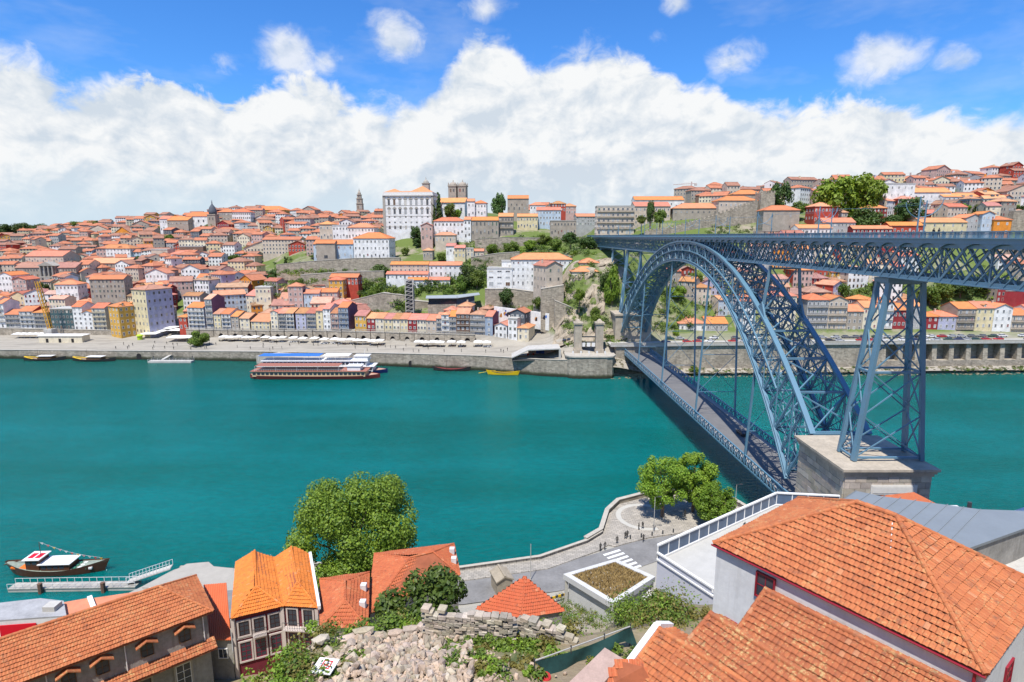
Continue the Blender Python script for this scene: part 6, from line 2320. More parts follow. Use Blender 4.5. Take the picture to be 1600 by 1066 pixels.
def far_green():
 L = [
  (14, 372, 349, 28, 'round dark tree at the far left skyline', 0, LEAF_B, 760), (40, 372, 347, 34, 'broad tree on the skyline left of a pale dome', 1, LEAF_B, 765), (66, 372, 349, 30, 'dark skyline tree second from the left gap', 2, LEAF_B, 770),
  (84, 372, 352, 18, 'small skyline tree right of the dark clump', 3, LEAF_B, 770), (122, 362, 345, 24, 'low tree on the left skyline above the roofs', 0, LEAF_A, 770), (150, 360, 344, 28, 'flat-topped tree on the left skyline', 1, LEAF_A, 770),
  (780, 328, 299, 24, 'tall loose tree on the hilltop right of the cathedral', 1, LEAF_B), (812, 338, 310, 26, 'dense dark tree at the end of the stone hall', 2, LEAF_B),
  (686, 345, 297, 18, 'tall cypress beside the palace', 4, LEAF_B, 431), (679, 350, 318, 12, 'smaller cypress against the palace side', 4, LEAF_B, 429), (704, 342, 316, 20, 'bushy tree before the cathedral nave', 0, LEAF_A, 440), (716, 342, 326, 12, 'bright small tree before the cathedral nave', 1, LEAF_C, 440),
  (650, 384, 352, 18, 'bushy palm-like tree below the palace', 3, LEAF_B), (656, 386, 372, 22, 'dark shrub tree at the palm foot', 0, LEAF_B),
  (447, 425, 399, 16, 'dark cypress left in the terraced gardens', 4, LEAF_B), (468, 432, 408, 30, 'broad dark tree in the terraced gardens', 0, LEAF_B), (430, 440, 420, 26, 'tree at the upper left of the gardens', 1, LEAF_B),
  (422, 453, 436, 22, 'green tree low left in the gardens', 2, LEAF_A), (497, 404, 394, 26, 'clipped round-topped tree before the church portal', 2, LEAF_A), (532, 404, 384, 20, 'palm-like tree before the pale wing', 1, LEAF_B), (546, 404, 388, 16, 'bright tree before the pale wing', 0, LEAF_C),
  (602, 406, 394, 22, 'clipped tree at the right corner of the seminary', 3, LEAF_A), (592, 434, 412, 34, 'wide tree on the slope left of the convent wings', 0, LEAF_B), (634, 400, 386, 14, 'small tree right of the seminary', 1, LEAF_A),
  (732, 448, 412, 34, 'tall dark tree right of the convent wings', 0, LEAF_B), (745, 452, 420, 22, 'leafy tree on the green slope near the modern white building', 1, LEAF_A), (722, 455, 430, 22, 'tree at the foot of the right convent wing', 2, LEAF_A),
  (791, 478, 449, 24, 'round dark tree above the mural wall', 2, LEAF_B, 311), (842, 484, 462, 22, 'spreading palm-like tree right of the mural wall', 3, LEAF_A, 306), (846, 450, 428, 14, 'slim tree before the long white building', 1, LEAF_A, 318),
  (892, 382, 362, 30, 'dense tree beside the bridge abutment', 0, LEAF_B, 352), (918, 392, 368, 30, 'second dense tree beside the bridge abutment', 1, LEAF_B, 350), (850, 382, 366, 24, 'tree on the slope below the valley houses', 2, LEAF_A),
  (955, 478, 412, 28, 'tall green shrub tree climbing the cliff', 0, LEAF_C, 284), (946, 462, 424, 22, 'dark shrub tree beside the deck pier', 1, LEAF_B, 288), (905, 470, 450, 18, 'bright bush tree on the cliff ledge', 2, LEAF_C, 284),
  (1016, 350, 311, 14, 'tall palm-like tree before the pale block', 3, LEAF_B, 384), (1031, 352, 326, 22, 'bushy tree right of the tall palm-like one', 1, LEAF_A, 384), (1002, 350, 336, 16, 'low tree by the apartment block', 2, LEAF_A, 384),
  (1300, 345, 272, 70, 'huge broad tree on the right hill, left of a pair', 0, LEAF_C, 388), (1345, 345, 267, 66, 'huge tree on the right hill, right of a pair', 1, LEAF_C, 390), (1350, 362, 322, 48, 'dark low tree under the huge pair', 2, LEAF_B, 372),
  (1216, 335, 281, 36, 'tree right of the wall tower', 3, LEAF_B, 404), (1248, 335, 314, 26, 'small tree left of the huge pair', 2, LEAF_A, 392), (1418, 352, 306, 46, 'dark tree before the white apartment block', 0, LEAF_B, 374), (1392, 362, 334, 34, 'dark bushy tree below the white apartment block', 1, LEAF_B, 366),
  (1505, 333, 318, 18, 'bright garden tree before the blue-paned house', 2, LEAF_C, 388), (1532, 333, 318, 26, 'dark garden tree right of the blue-paned house', 0, LEAF_B, 390), (1564, 334, 320, 20, 'clipped garden tree near the right edge, first', 1, LEAF_B, 384), (1592, 335, 320, 20, 'clipped garden tree at the right edge', 3, LEAF_B, 384),
  (1312, 470, 440, 26, 'tree among the upstream houses', 1, LEAF_A), (1452, 478, 446, 36, 'broad-leaved tree above the crimson house', 0, LEAF_A), (1470, 470, 440, 34, 'tree on the green slope under the deck', 2, LEAF_A), (1500, 466, 438, 40, 'dark tree on the slope under the deck', 1, LEAF_B), (1535, 462, 436, 36, 'tree below the deck right part', 3, LEAF_A), (1560, 460, 434, 34, 'tree beside the crimson wall', 0, LEAF_B),
  (770, 398, 380, 20, 'bushy tree on the cathedral terraces, left', 0, LEAF_A), (800, 396, 376, 24, 'bushy tree on the cathedral terraces, middle', 2, LEAF_A), (828, 392, 374, 22, 'bushy tree on the cathedral terraces, right', 1, LEAF_C), (868, 392, 372, 26, 'leafy tree left of the abutment trees', 3, LEAF_A), (690, 408, 394, 16, 'small tree beside the terrace cottages', 1, LEAF_A),
  (580, 476, 452, 28, 'leafy tree on the lawn left of the lift tower', 0, LEAF_C), (615, 468, 446, 26, 'leafy tree under the lower convent wing', 2, LEAF_A), (700, 470, 450, 18, 'tree above the glass pavilion', 1, LEAF_A), (510, 440, 422, 24, 'garden tree before the middle wall', 3, LEAF_A), (555, 442, 424, 26, 'garden tree right of the middle wall steps', 0, LEAF_A),
  (930, 505, 478, 18, 'shrubby tree low on the cliff', 2, LEAF_A, 276), (1010, 470, 438, 28, 'leafy tree behind the arch foot', 0, LEAF_A), (1060, 470, 445, 26, 'leafy tree on the slope seen through the arch', 1, LEAF_C), (1085, 450, 425, 26, 'green tree high in the arch opening', 3, LEAF_A),
  (1083, 588, 570, 20, 'bush tree on the upstream foreshore', 2, LEAF_A, 258), (1056, 528, 514, 12, 'small tree beside the white house through the arch', 1, LEAF_C, 282), (1330, 402, 380, 30, 'tree behind the truss', 0, LEAF_A, 340),
 ]
 for r in L:
  px, a, b, w, lab = r[:5]
  k = r[5] if len(r) > 5 else 0
  lm = r[6] if len(r) > 6 else LEAF_B
  tree(px, a, b, w, lab, k, lm, r[7] if len(r) > 7 else None)
 rr = random.Random(77)
 seen = {}
 for k in range(30):
  px, py = rr.uniform(15, 600), rr.uniform(352, 470)
  if blocked(px, py, 0): continue
  L = min(LAND, key=lambda q: abs(q[1] - px) + 1.5 * abs(q[2] - py))
  w_ = ('right of' if px > L[1] else 'left of') if abs(px - L[1]) > abs(py - L[2]) else ('below' if py > L[2] else 'above')
  b_ = 'garden tree between roofs %s %s' % (w_, L[0])
  seen[b_] = seen.get(b_, 0) + 1
  tree(px, py, py - rr.uniform(11, 17), rr.uniform(12, 20), b_ if seen[b_] == 1 else b_ + ', %s of several' % ORD[seen[b_] - 1], k % 4, rr.choice((LEAF_A, LEAF_B, LEAF_A)))
 # clipped round tree on the quay
 tree(311, 541, 516, 31, 'dense clipped round tree on the quay beside parasols', 2, LEAF_A, 303, group=None)
 # shrubs on the slopes
 rnd = random.Random(5)
 mb = MB()
 for (poly, n, sz) in [
  ([(408, 470), (425, 425), (470, 420), (540, 430), (610, 440), (605, 405), (625, 470), (560, 500), (520, 470)], 300, (1.2, 3.4)),
  ([(655, 440), (700, 448), (640, 470), (640, 490), (600, 480)], 110, (1.2, 3.0)),
  ([(690, 420), (760, 400), (765, 450), (700, 462)], 120, (1.2, 3.0)),
  ([(700, 380), (860, 368), (930, 372), (930, 400), (800, 402), (720, 400)], 170, (1.0, 2.8)),
  ([(760, 455), (860, 462), (850, 500), (770, 480)], 30, (.6, 1.6)),
  ([(870, 430), (962, 400), (968, 545), (890, 545)], 150, (.7, 2.2)),
  ([(985, 390), (1130, 395), (1120, 500), (1040, 525), (985, 510)], 190, (1.0, 2.8)),
  ([(1120, 372), (1260, 352), (1200, 340), (1080, 352)], 60, (.7, 2.0)),
  ([(1300, 420), (1440, 420), (1600, 420), (1580, 470), (1440, 482), (1300, 470)], 130, (1.0, 2.8)),
  ([(1180, 400), (1300, 400), (1300, 470), (1180, 470)], 40, (.8, 2.0)),
  ([(0, 380), (620, 340), (620, 400), (300, 480), (0, 480)], 190, (1.2, 3.4)),
  ([(1060, 575), (1300, 575), (1600, 575), (1600, 582), (1060, 582)], 60, (.4, 1.0)),
 ]:
  xs = [p[0] for p in poly]
  ys = [p[1] for p in poly]
  k = 0
  tries = 0
  while k < n and tries < n * 8:
   tries += 1
   x, y = rnd.uniform(min(xs), max(xs)), rnd.uniform(min(ys), max(ys))
   ins = False
   j = len(poly) - 1
   for i in range(len(poly)):
    if (poly[i][1] > y) != (poly[j][1] > y) and x < (poly[j][0] - poly[i][0]) * (y - poly[i][1]) / (poly[j][1] - poly[i][1]) + poly[i][0]:
     ins = not ins
    j = i
   if not ins:
    continue
   k += 1
   g = on_ground(x, y)
   s = rnd.uniform(*sz)
   mb.cur = rnd.choice((0, 0, 1, 1, 2))
   mb.add(*leaf_cloud(rnd, [((g.x + rnd.uniform(-s, s), g.y + rnd.uniform(-s, s), g.z + s * .5), s * rnd.uniform(.6, 1)) for _ in range(3)], 80, max(.35, s * .34), .8))
 for (x0, x1, ya, yb, Y, n, s0, s1) in [(430, 622, 420, 427, 376, 44, 1.2, 2.6), (468, 602, 434, 441, 357, 36, 1.2, 2.6), (550, 634, 482, 498, 330, 22, 1.0, 2.2), (420, 470, 440, 470, 352, 24, 1.2, 3.0), (560, 640, 446, 470, 338, 26, 1.2, 2.8), (740, 840, 402, 414, 369, 22, 1.0, 2.2), (745, 845, 380, 390, 398, 20, 1.0, 2.0), (760, 858, 476, 488, 312, 16, .8, 1.6)]:
  for k in range(n):
   g = at_y(rnd.uniform(x0, x1), rnd.uniform(ya, yb), Y - rnd.uniform(0, 2))
   s = rnd.uniform(s0, s1)
   mb.cur = rnd.choice((0, 0, 1, 2))
   mb.add(*leaf_cloud(rnd, [((g.x + rnd.uniform(-s, s), g.y, g.z - s * .3), s * rnd.uniform(.6, 1)) for _ in range(3)], 90, max(.35, s * .3), .8))
 o = mb.build('hillside_shrubs', [LEAF_A, LEAF_B, LEAF_C], kind='stuff')
 tag(o, 'green shrubs and ivy covering the slopes between houses', 'shrubs')


def cliff():
 rnd = random.Random(9)
 mb = MB()
 cols = [868 + i * 2.0 for i in range(60)]
 rows = [14 + j * 1.1 for j in range(44)]
 vs = []
 for px in cols:
  ys = shore_far(px)
  for s in rows:
   Y = ys + s
   X = (px - 800) * UK * Y
   z = zfar(X, Y)
   n = mn.turbulence((X * .16, Y * .16, z * .16), 5, False)
   n2 = mn.cell((X * .35, Y * .1, z * .3))
   vs.append((X + 1.2 * (n - .4), Y - 3.4 * n - .5 * n2 + .8, z + .5 + 1.1 * n))
 m = len(rows)
 fs = [(i * m + j, (i + 1) * m + j, (i + 1) * m + j + 1, i * m + j + 1) for i in range(len(cols) - 1) for j in range(m - 1)]
 mb.add(vs, fs)
 o = mb.build('cliff', mat('cliff_rock', (.36, .30, .22), .95, .5, .25, .9, 1.2, streak=.4))
 struct(o)


# ================================================================== BOATS, CARS, PARASOLS, PEOPLE
def hull_into(mb, L, B, H, bow=.35, stern=.2, sheer=.4, n=14, draft=.5, rake=0.0):
 """pointed hull along +x, waterline at z=0, deck height H amidships"""
 vs = []
 for i in range(n + 1):
  t = i / n
  x = lerp(-L / 2, L / 2, t)
  w = 1.0
  if t > 1 - bow:
   w = max(.02, 1 - ((t - 1 + bow) / bow) ** 2.0)
  if t < stern:
   w = min(w, max(.15, 1 - ((stern - t) / stern) ** 2.2 * .85))
  z = H + sheer * (2 * t - 1) ** 2
  b = B / 2 * w
  for (k, zz) in ((-1, z), (-.9, .15), (-.45, -draft), (.45, -draft), (.9, .15), (1, z)):
   vs.append((x + rake * (zz / H) * ((2 * t - 1) ** 3), b * k, zz))
 fs = []
 for i in range(n):
  for k in range(5):
   a = i * 6 + k
   fs.append((a, a + 1, a + 7, a + 6))
 fs.append(tuple(range(5, -1, -1)))
 fs.append(tuple(n * 6 + k for k in range(6)))
 mb.add(vs, fs)
 dv, df = [], []
 for i in range(n + 1):
  a, b = vs[i * 6], vs[i * 6 + 5]
  dv += [(a[0], a[1] * .96, a[2] - .25), (b[0], b[1] * .96, b[2] - .25)]
 for i in range(n):
  df.append((2 * i, 2 * i + 2, 2 * i + 3, 2 * i + 1))
 return dv, df


def rabelo(loc, rz, L, hullc, deckc, label, cabin=True, oar=None, mast=True, fender=None):
 t = thing('river_boat', label, 'boat', loc, rz, 'traditional flat river boats')
 mb = MB()
 dv, df = hull_into(mb, L, L * .2, .95, .45, .4, 1.15, 16, .4, .4)
 mb.build('hull', hullc, t, smooth=False)
 mb = MB(); mb.add(dv, df); mb.build('deck', deckc, t)
 if fender:
  mb = MB()
  for s in (-1, 1):
   mb.tube([(-L / 2 * .98, s * .15 * L * .05, 2.0), (-L * .36, s * L * .06, 1.55), (-L * .22, s * L * .092, 1.2)], .22, 6)
  mb.build('painted_stern', fender, t)
 if cabin:
  mb = MB()
  mb.box(-L * .12, L * .22, -L * .075, L * .075, .7, 1.75)
  mb.build('cabin', M_WOOD, t)
  mb = MB(); mb.box(-L * .14, L * .24, -L * .09, L * .09, 2.35, 2.45)
  mb.build('awning', M_WHITE, t)
  for x in (-.12, .05, .22):
   for s in (-1, 1):
    member('awning_post', (L * x, s * L * .08, 1.0), (L * x, s * L * .08, 2.36), .08, .08, M_WOOD, t)
 if mast:
  mb = MB(); mb.tube([(-L * .15, 0, .6), (-L * .15, 0, L * .28)], [.09, .05], 6); mb.build('mast', M_WOOD, t)
 if oar:
  mb = MB(); mb.tube([(-L * .25, .2, 1.8), (-L * .62, .5, .9), (-L * .82, .8, .25)], [.09, .1, .16], 6); mb.build('steering_oar', oar, t)
 return t


def boats():
 yel = mat('boat_yellow', (.75, .48, .01), .5, .1, 1)
 blk = mat('boat_black', (.03, .028, .028), .5, .2, 1)
 redb = mat('boat_red', (.17, .03, .028), .5, .15, 1)
 deck = mat('boat_deck', (.30, .21, .13), .8, .2, 2)
 def place(px, py): return at_z(px, py, 0.0)
 p = place(70, 563); rabelo((p.x, p.y, 0), R(3), 20, blk, deck, 'dark river boat with yellow stern and white awning, leftmost at the quay', fender=yel, mast=True)
 p = place(147, 564); rabelo((p.x, p.y, 0), R(-2), 22, blk, deck, 'dark river boat with yellow stern moored right beside the leftmost one', fender=yel)
 p = place(706, 579); rabelo((p.x, p.y, 0), R(-3), 17, blk, redb, 'slim black and red river boat between the ships and the yellow boat', cabin=False)
 p = place(786, 585.5); rabelo((p.x, p.y, 0), R(-6), 14, yel, blk, 'bright yellow river boat with long steering oar', cabin=False, mast=False, oar=yel)
 # floating landing stage with gangway
 a, b = place(232, 567), place(297, 568)
 t = thing('landing_stage', 'grey floating landing stage with gangway below the slipway', 'pontoon', ((a.x + b.x) / 2, a.y + 1, 0))
 w = (b.x - a.x) / 2
 mb = MB(); mb.box(-w, w, -1.6, 1.6, -.4, .9); mb.build('float', M_CONC, t)
 for x in (-w + 1, 0, w - 1):
  mb = MB(); mb.tube([(x, 1.8, -2), (x, 1.8, 3)], .22, 8); mb.build('pile', M_IRON, t)
 for s in (-1, 1):
  mb = MB(); mb.bar((-w, s * 1.5, 1.9), (w, s * 1.5, 1.9), .06, .06)
  for k in range(8):
   mb.box(lerp(-w, w, k / 7) - .03, lerp(-w, w, k / 7) + .03, s * 1.5 - .03, s * 1.5 + .03, .9, 1.9)
  mb.build('handrail', M_WHITE, t)
 mb = MB(); mb.bar((-w * .5, 1.5, 1.0), (-w * .1, 12, 4.6), 1.6, .2); mb.build('gangway', M_CONC, t)
 # two river cruise ships side by side
 def ship(px0, px1, py, label, hullm, topm, stripe, decks, aw):
  a, b = place(px0, py), place(px1, py)
  L = (b - a).length
  t = thing('cruise_ship', label, 'ship', ((a.x + b.x) / 2, (a.y + b.y) / 2, 0), math.atan2(b.y - a.y, b.x - a.x), 'river cruise ships moored side by side')
  mb = MB(); dv, df = hull_into(mb, L, 8.2, 1.5, .16, .10, .35, 22, .6); mb.build('hull', hullm, t)
  mb = MB(); mb.add(dv, df); mb.build('deck', mat('ship_deck', (.45, .28, .2), .8, .2, 1), t)
  z = 1.25
  for k in range(decks):
   x0, x1 = -L * (.46 - .03 * k), L * (.40 - .05 * k)
   mb = MB(); mb.box(x0, x1, -3.6 + .15 * k, 3.6 - .15 * k, z, z + 2.3); dk = mb.build('saloon', topm, t)
   mb = MB(); mb.box(x0 - .8, x1 + .8, -4.0 + .15 * k, 4.0 - .15 * k, z + 2.3, z + 2.5); mb.build('deck_slab', stripe, t)
   n = int((x1 - x0) / 1.9)
   key = ('shipwin', k)
   if 'shipwin' not in WIN:
    m2 = MB(); m2.box(-.68, .68, -.05, .02, 0, 1.1); WIN['shipwin'] = m2.mesh('window', M_GLASS)
   for q in range(n):
    x = lerp(x0, x1, (q + .5) / n)
    put('window', WIN['shipwin'], dk, loc=(x, -3.6 + .15 * k - .005, z + .75))
   z += 2.5
  mb = MB(); mb.box(L * .26, L * .36, -2.4, 2.4, z, z + 1.9); mb.box(L * .255, L * .37, -2.7, 2.7, z + 1.9, z + 2.1); mb.build('wheelhouse', M_WHITE, t)
  for (u, v, m_) in aw:
   mb = MB(); mb.box(L * u, L * v, -3.2, 3.2, z + 2.15, z + 2.27); ao = mb.build('awning', m_, t)
   for q in range(5):
    for s in (-1, 1):
     member('awning_post', (lerp(L * u, L * v, q / 4), s * 3.1, z), (lerp(L * u, L * v, q / 4), s * 3.1, z + 2.15), .08, .08, M_WHITE, ao)
  mb = MB()
  for s in (-1, 1):
   mb.bar((-L * .44, s * 3.7, z + .95), (L * .25, s * 3.7, z + .95), .06, .06)
   for q in range(40):
    x = lerp(-L * .44, L * .25, q / 39)
    mb.box(x - .03, x + .03, s * 3.7 - .03, s * 3.7 + .03, z, z + .95)
  mb.build('deck_railing', M_WHITE, t, kind='stuff')
  mb = MB(); mb.tube([(L * .33, 0, z + 2), (L * .33, 0, z + 5)], .07, 6); mb.build('mast', M_WHITE, t)
  return t
 bluec = mat('ship_blue', (.03, .16, .50), .5, .1, 1)
 cream = mat('ship_cream', (.62, .44, .26), .6, .12, .8)
 ship(392, 594, 590, 'long maroon and cream cruise ship moored nearest the camera', redb, cream, mat('ship_brown', (.33, .13, .09), .7, .15, 1), 1, [(-.44, .2, mat('ship_brown', (.33, .13, .09), .7, .15, 1))])
 ship(402, 606, 582, 'white and blue cruise ship moored behind the maroon one', mat('ship_navy', (.012, .02, .10), .4, .1, 1), M_WHITE, M_WHITE, 2, [(-.46, .0, bluec), (.02, .22, M_WHITE)])


CARM = {}


def car_parts(colour):
 if colour not in CARM:
  cc = {'white': (.72, .72, .71), 'silver': (.42, .43, .44), 'black': (.02, .02, .022), 'dark blue': (.02, .03, .09), 'red': (.45, .03, .03), 'dark green': (.02, .07, .05), 'grey': (.16, .165, .17)}[colour]
  pm = mat('car_' + colour, cc, .25, .03, 1, spec=.6)
  mb = MB()
  prof = [(-2.1, .35), (-2.1, .85), (-1.9, .98), (-1.1, 1.0), (.85, .98), (1.9, .82), (2.1, .6), (2.1, .35)]
  n = len(prof)
  mb.add([(x, -.85, z) for x, z in prof] + [(x, .85, z) for x, z in prof], [tuple(range(n)), tuple(range(2 * n - 1, n - 1, -1))] + [((i + 1) % n, i, n + i, n + (i + 1) % n) for i in range(n)])
  body = mb.mesh('body', pm)
  mb = MB()
  v = [(-1.75, .78, .98), (.95, .78, .98), (.3, .62, 1.42), (-1.2, .62, 1.42)]
  mb.add([(a, -b, c) for a, b, c in v] + v, [(0, 1, 2, 3), (7, 6, 5, 4), (1, 5, 6, 2), (0, 3, 7, 4)])
  mb.cur = 1
  mb.add([(-1.22, -.63, 1.425), (.32, -.63, 1.425), (.32, .63, 1.425), (-1.22, .63, 1.425), (-1.15, -.58, 1.46), (.2, -.58, 1.46), (.2, .58, 1.46), (-1.15, .58, 1.46)], MB.BF)
  cab = mb.mesh('cabin', [M_GLASS, pm])
  mb = MB()
  vs = [(.32 * math.cos(a * math.pi / 6), s, .32 * math.sin(a * math.pi / 6)) for s in (-.1, .1) for a in range(12)]
  mb.add(vs, [tuple(range(12)), tuple(range(23, 11, -1))] + [((i + 1) % 12, i, 12 + i, 12 + (i + 1) % 12) for i in range(12)])
  wh = mb.mesh('wheel', M_IRON)
  CARM[colour] = (body, cab, wh)
 return CARM[colour]


def car(loc, rz, colour, label, group=None):
 b, c, w = car_parts(colour)
 t = thing('parked_car', label, 'car', loc, rz, group)
 put('body', b, t)
 put('cabin', c, t)
 for x in (-1.3, 1.3):
  for y in (-.8, .8):
   put('wheel', w, t, loc=(x, y, .32))
 return t


def street_life():
 rnd = random.Random(12)
 # cars on the upstream road
 n = 0
 cols = ['white', 'white', 'silver', 'silver', 'black', 'dark blue', 'red', 'dark green', 'grey', 'white']
 cnt = {}
 px = 1048.0
 marks = [(1098, 'seen through the arch'), (1200, 'behind the arch rib'), (1300, 'left of the steel tower'), (1385, 'behind the steel tower'), (1450, 'before the crimson house'), (1490, 'before the lilac house'), (1525, 'before the awning house'), (1560, 'before the white gabled house'), (1640, 'at the right picture edge')]
 while px < 1636:
  for s, rowname in ((9.5, 'river side'), (17.5, 'house side')):
   if rnd.random() < .2:
    continue
   q = px + rnd.uniform(-2, 2) + (7 if s > 10 else 0)
   Y = shore_far(q) + s
   col = rnd.choice(cols)
   wh = next(m for lim, m in marks if q <= lim + 60)
   base = '%s car %s, %s row' % (col, wh, rowname)
   cnt[base] = cnt.get(base, 0) + 1
   lab = base if cnt[base] == 1 else base + ', %s from the left' % ORD[cnt[base] - 1]
   car(((q - 800) * UK * Y, Y, 14.05 if s < 10 else zfar((q - 800) * UK * Y, Y) + .03), R(rnd.choice((0, 180)) + rnd.uniform(-3, 3)), col, lab, 'cars parked along the upstream road')
  px += rnd.uniform(15, 19)
 for k, (px, py, z) in enumerate(((882, 533, 13.2), (889, 532, 13.3))):
  p = at_z(px, py, z)
  car((p.x, p.y, max(z - .2, zfar(p.x, p.y) + .02)), R(80), 'black', ['black car left of a pair on the ramp square', 'black car right of a pair on the ramp square'][k], 'cars on the ramp square')
 car((axis_x(148) + 1.4, 148, 10.42), R(91), 'black', 'black car driving along the lower bridge deck', None)
 # parasols of the quay restaurants
 pmb = MB()
 pmb.add([(-2.1, -2.1, 2.5), (2.1, -2.1, 2.5), (2.1, 2.1, 2.5), (-2.1, 2.1, 2.5), (0, 0, 3.25), (-2.1, -2.1, 2.28), (2.1, -2.1, 2.28), (2.1, 2.1, 2.28), (-2.1, 2.1, 2.28)],
   [(0, 1, 4), (1, 2, 4), (2, 3, 4), (3, 0, 4), (0, 5, 6, 1), (1, 6, 7, 2), (2, 7, 8, 3), (3, 8, 5, 0)])
 can = pmb.mesh('canopy', M_CANVAS)
 pmb = MB(); pmb.tube([(0, 0, 0), (0, 0, 3.2)], .06, 6); pmb.box(-.4, .4, -.4, .4, 0, .1)
 pol = pmb.mesh('pole', M_WHITE)
 def parasol(x, y, z, lab, sc=1.0):
  t = thing('parasol', lab, 'parasol', (x, y, z), rnd.uniform(-.1, .1), 'white parasols on the quay')
  o = put('canopy', can, t); o.scale = (sc, sc, 1)
  put('pole', pol, t)
 furn = MB()
 people_spots = []
 spans = [(330, 352, 'right of the clipped tree'), (352, 392, 'below the low broad roof'), (396, 436, 'before the first arcade doors'), (440, 470, 'before the brown side wall'), (474, 505, 'before the narrow yellow front'), (508, 532, 'before the grey-blue house'), (534, 556, 'below the plum side wall'), (558, 592, 'before the left dark red house'),
             (643, 690, 'before the right dark red house'), (694, 726, 'before the iron balconies'), (738, 766, 'before the red awning')]
 for (a, b, where) in spans:
  m = max(2, int((b - a) / 11))
  for k in range(m):
   px = lerp(a, b, (k + .5) / m)
   Y = interp(px, [(250, 322.2), (400, 315.4), (480, 309.4), (560, 303.4), (640, 296.4), (750, 290.4)]) - 4.6 - 1.2 * (k % 2)
   X = (px - 800) * UK * Y
   z = zfar(X, Y)
   parasol(X, Y, z, 'white parasol %s, %s from the left' % (where, ORD[k]))
   for q in range(4):
    x, y = X + rnd.uniform(-1.7, 1.7), Y + rnd.uniform(-1.7, 1.2)
    furn.cur = rnd.randrange(3)
    furn.box(x - .4, x + .4, y - .4, y + .4, z + .68, z + .74)
    furn.box(x - .05, x + .05, y - .05, y + .05, z, z + .68)
    for sx in (-.75, .75):
     furn.box(x + sx - .22, x + sx + .22, y - .22, y + .22, z + .1, z + .48)
     furn.box(x + sx * 1.25 - .04, x + sx * 1.25 + .04, y - .22, y + .22, z + .48, z + .95)
 for k, (px, py, sc) in enumerate([(238, 527, 2.2), (252, 523, 2.2), (265, 519, 2.2), (278, 522, 1.8), (292, 533, 1.8), (276, 533, 1.8)]):
  p = on_ground(px, py)
  parasol(p.x, p.y, p.z, 'large white square awning in the quay square, %s from the left' % ORD[k], sc)
 for k in range(7):
  px = 4 + k * 9.6
  Y = front_y(px) - 8
  X = (px - 800) * UK * Y
  parasol(X, Y, zfar(X, Y), 'white parasol at the left quay terrace, %s from the left edge' % ORD[k])
 o = furn.build('cafe_furniture', [M_WOOD, M_IRON, M_WHITE], kind='stuff')
 tag(o, 'crowded cafe tables and chairs under the quay parasols', 'furniture')
 # white kiosk boxes on the left quay
 p = on_ground(95, 536)
 t = thing('white_pavilion', 'low white event tent with flat top on the left quay', 'tent', (p.x, p.y, p.z))
 mb = MB(); mb.box(-12, 12, 0, 6, 0, 3.6); mb.build('wall', wall_m('cream'), t)
 mb = MB(); mb.box(-12.4, 12.4, -.4, 6.4, 3.6, 3.9); mb.build('roof', M_CANVAS, t)
 for k in range(3):
  mb = MB(); mb.box(-8 + 7 * k, -6.6 + 7 * k, -.06, 0, 0, 2.2); mb.build('opening', M_DARK, t)
 p = on_ground(219, 531)
 t = thing('kiosk', 'small lime green round kiosk on the quay square', 'kiosk', (p.x, p.y, p.z))
 mb = MB(); mb.lathe([(1.3, 0), (1.3, 2.2)], 10); mb.build('wall', mat('lime', (.40, .55, .03), .6, .1, 1), t)
 mb = MB(); mb.lathe([(1.8, 2.2), (1.5, 2.7), (.3, 3.1)], 10); mb.build('roof', mat('lime', (.40, .55, .03), .6, .1, 1), t)


far_green()
cliff()
boats()
street_life()

# ================================================================== PEOPLE
def person_mesh(pose):
 """one continuous body grown from a skeleton; material by height: shoes, trousers, shirt, skin, hair"""
 V, E, Rr = [], [], []
 def v(p, r):
  V.append(p); Rr.append(r); return len(V) - 1
 st = .16 if pose == 'walk' else .02
 pel = v((0, 0, .93), .13)
 sp = v((0, .01, 1.15), .12); ch = v((0, 0, 1.36), .145); nk = v((0, .0, 1.5), .05); h1 = v((0, .02, 1.6), .085); h2 = v((0, .01, 1.7), .075)
 E += [(pel, sp), (sp, ch), (ch, nk), (nk, h1), (h1, h2)]
 for s in (-1, 1):
  f = st * s
  hp = v((s * .1, 0, .88), .095); kn = v((s * .1, f * .6 - .02, .5), .065); an = v((s * .1, f, .1), .045); to = v((s * .11, f - .14, .04), .035)
  E += [(pel, hp), (hp, kn), (kn, an), (an, to)]
  sh = v((s * .19, 0, 1.4), .06); el = v((s * .25, -f * .5 + .03, 1.14), .045); wr = v((s * .25, -f - .05, .92), .033); hd = v((s * .24, -f - .09, .84), .036)
  E += [(ch, sh), (sh, el), (el, wr), (wr, hd)]
 me = bpy.data.meshes.new('person_skeleton')
 me.from_pydata(V, E, [])
 o = bpy.data.objects.new('person_skeleton', me)
 C.objects.link(o)
 md = o.modifiers.new('s', 'SKIN')
 for i, sv in enumerate(me.skin_vertices[0].data):
  sv.radius = (Rr[i], Rr[i] * (.72 if i in (1, 2) else 1))
  sv.use_root = i == 0
 o.modifiers.new('u', 'SUBSURF').levels = 1
 dg = bpy.context.evaluated_depsgraph_get()
 m2 = bpy.data.meshes.new_from_object(o.evaluated_get(dg))
 bpy.data.objects.remove(o)
 bpy.data.meshes.remove(me)
 for p in m2.polygons:
  c = p.center
  z, x = c.z, abs(c.x)
  k = 1
  if z < .1: k = 0
  elif z < .96 and not (x > .185): k = 1
  elif z < 1.47 and (x < .2 or z > 1.1): k = 2
  elif z > 1.66 or (z > 1.56 and c.y > .035): k = 4
  else: k = 3
  p.material_index = k
  p.use_smooth = True
 return m2


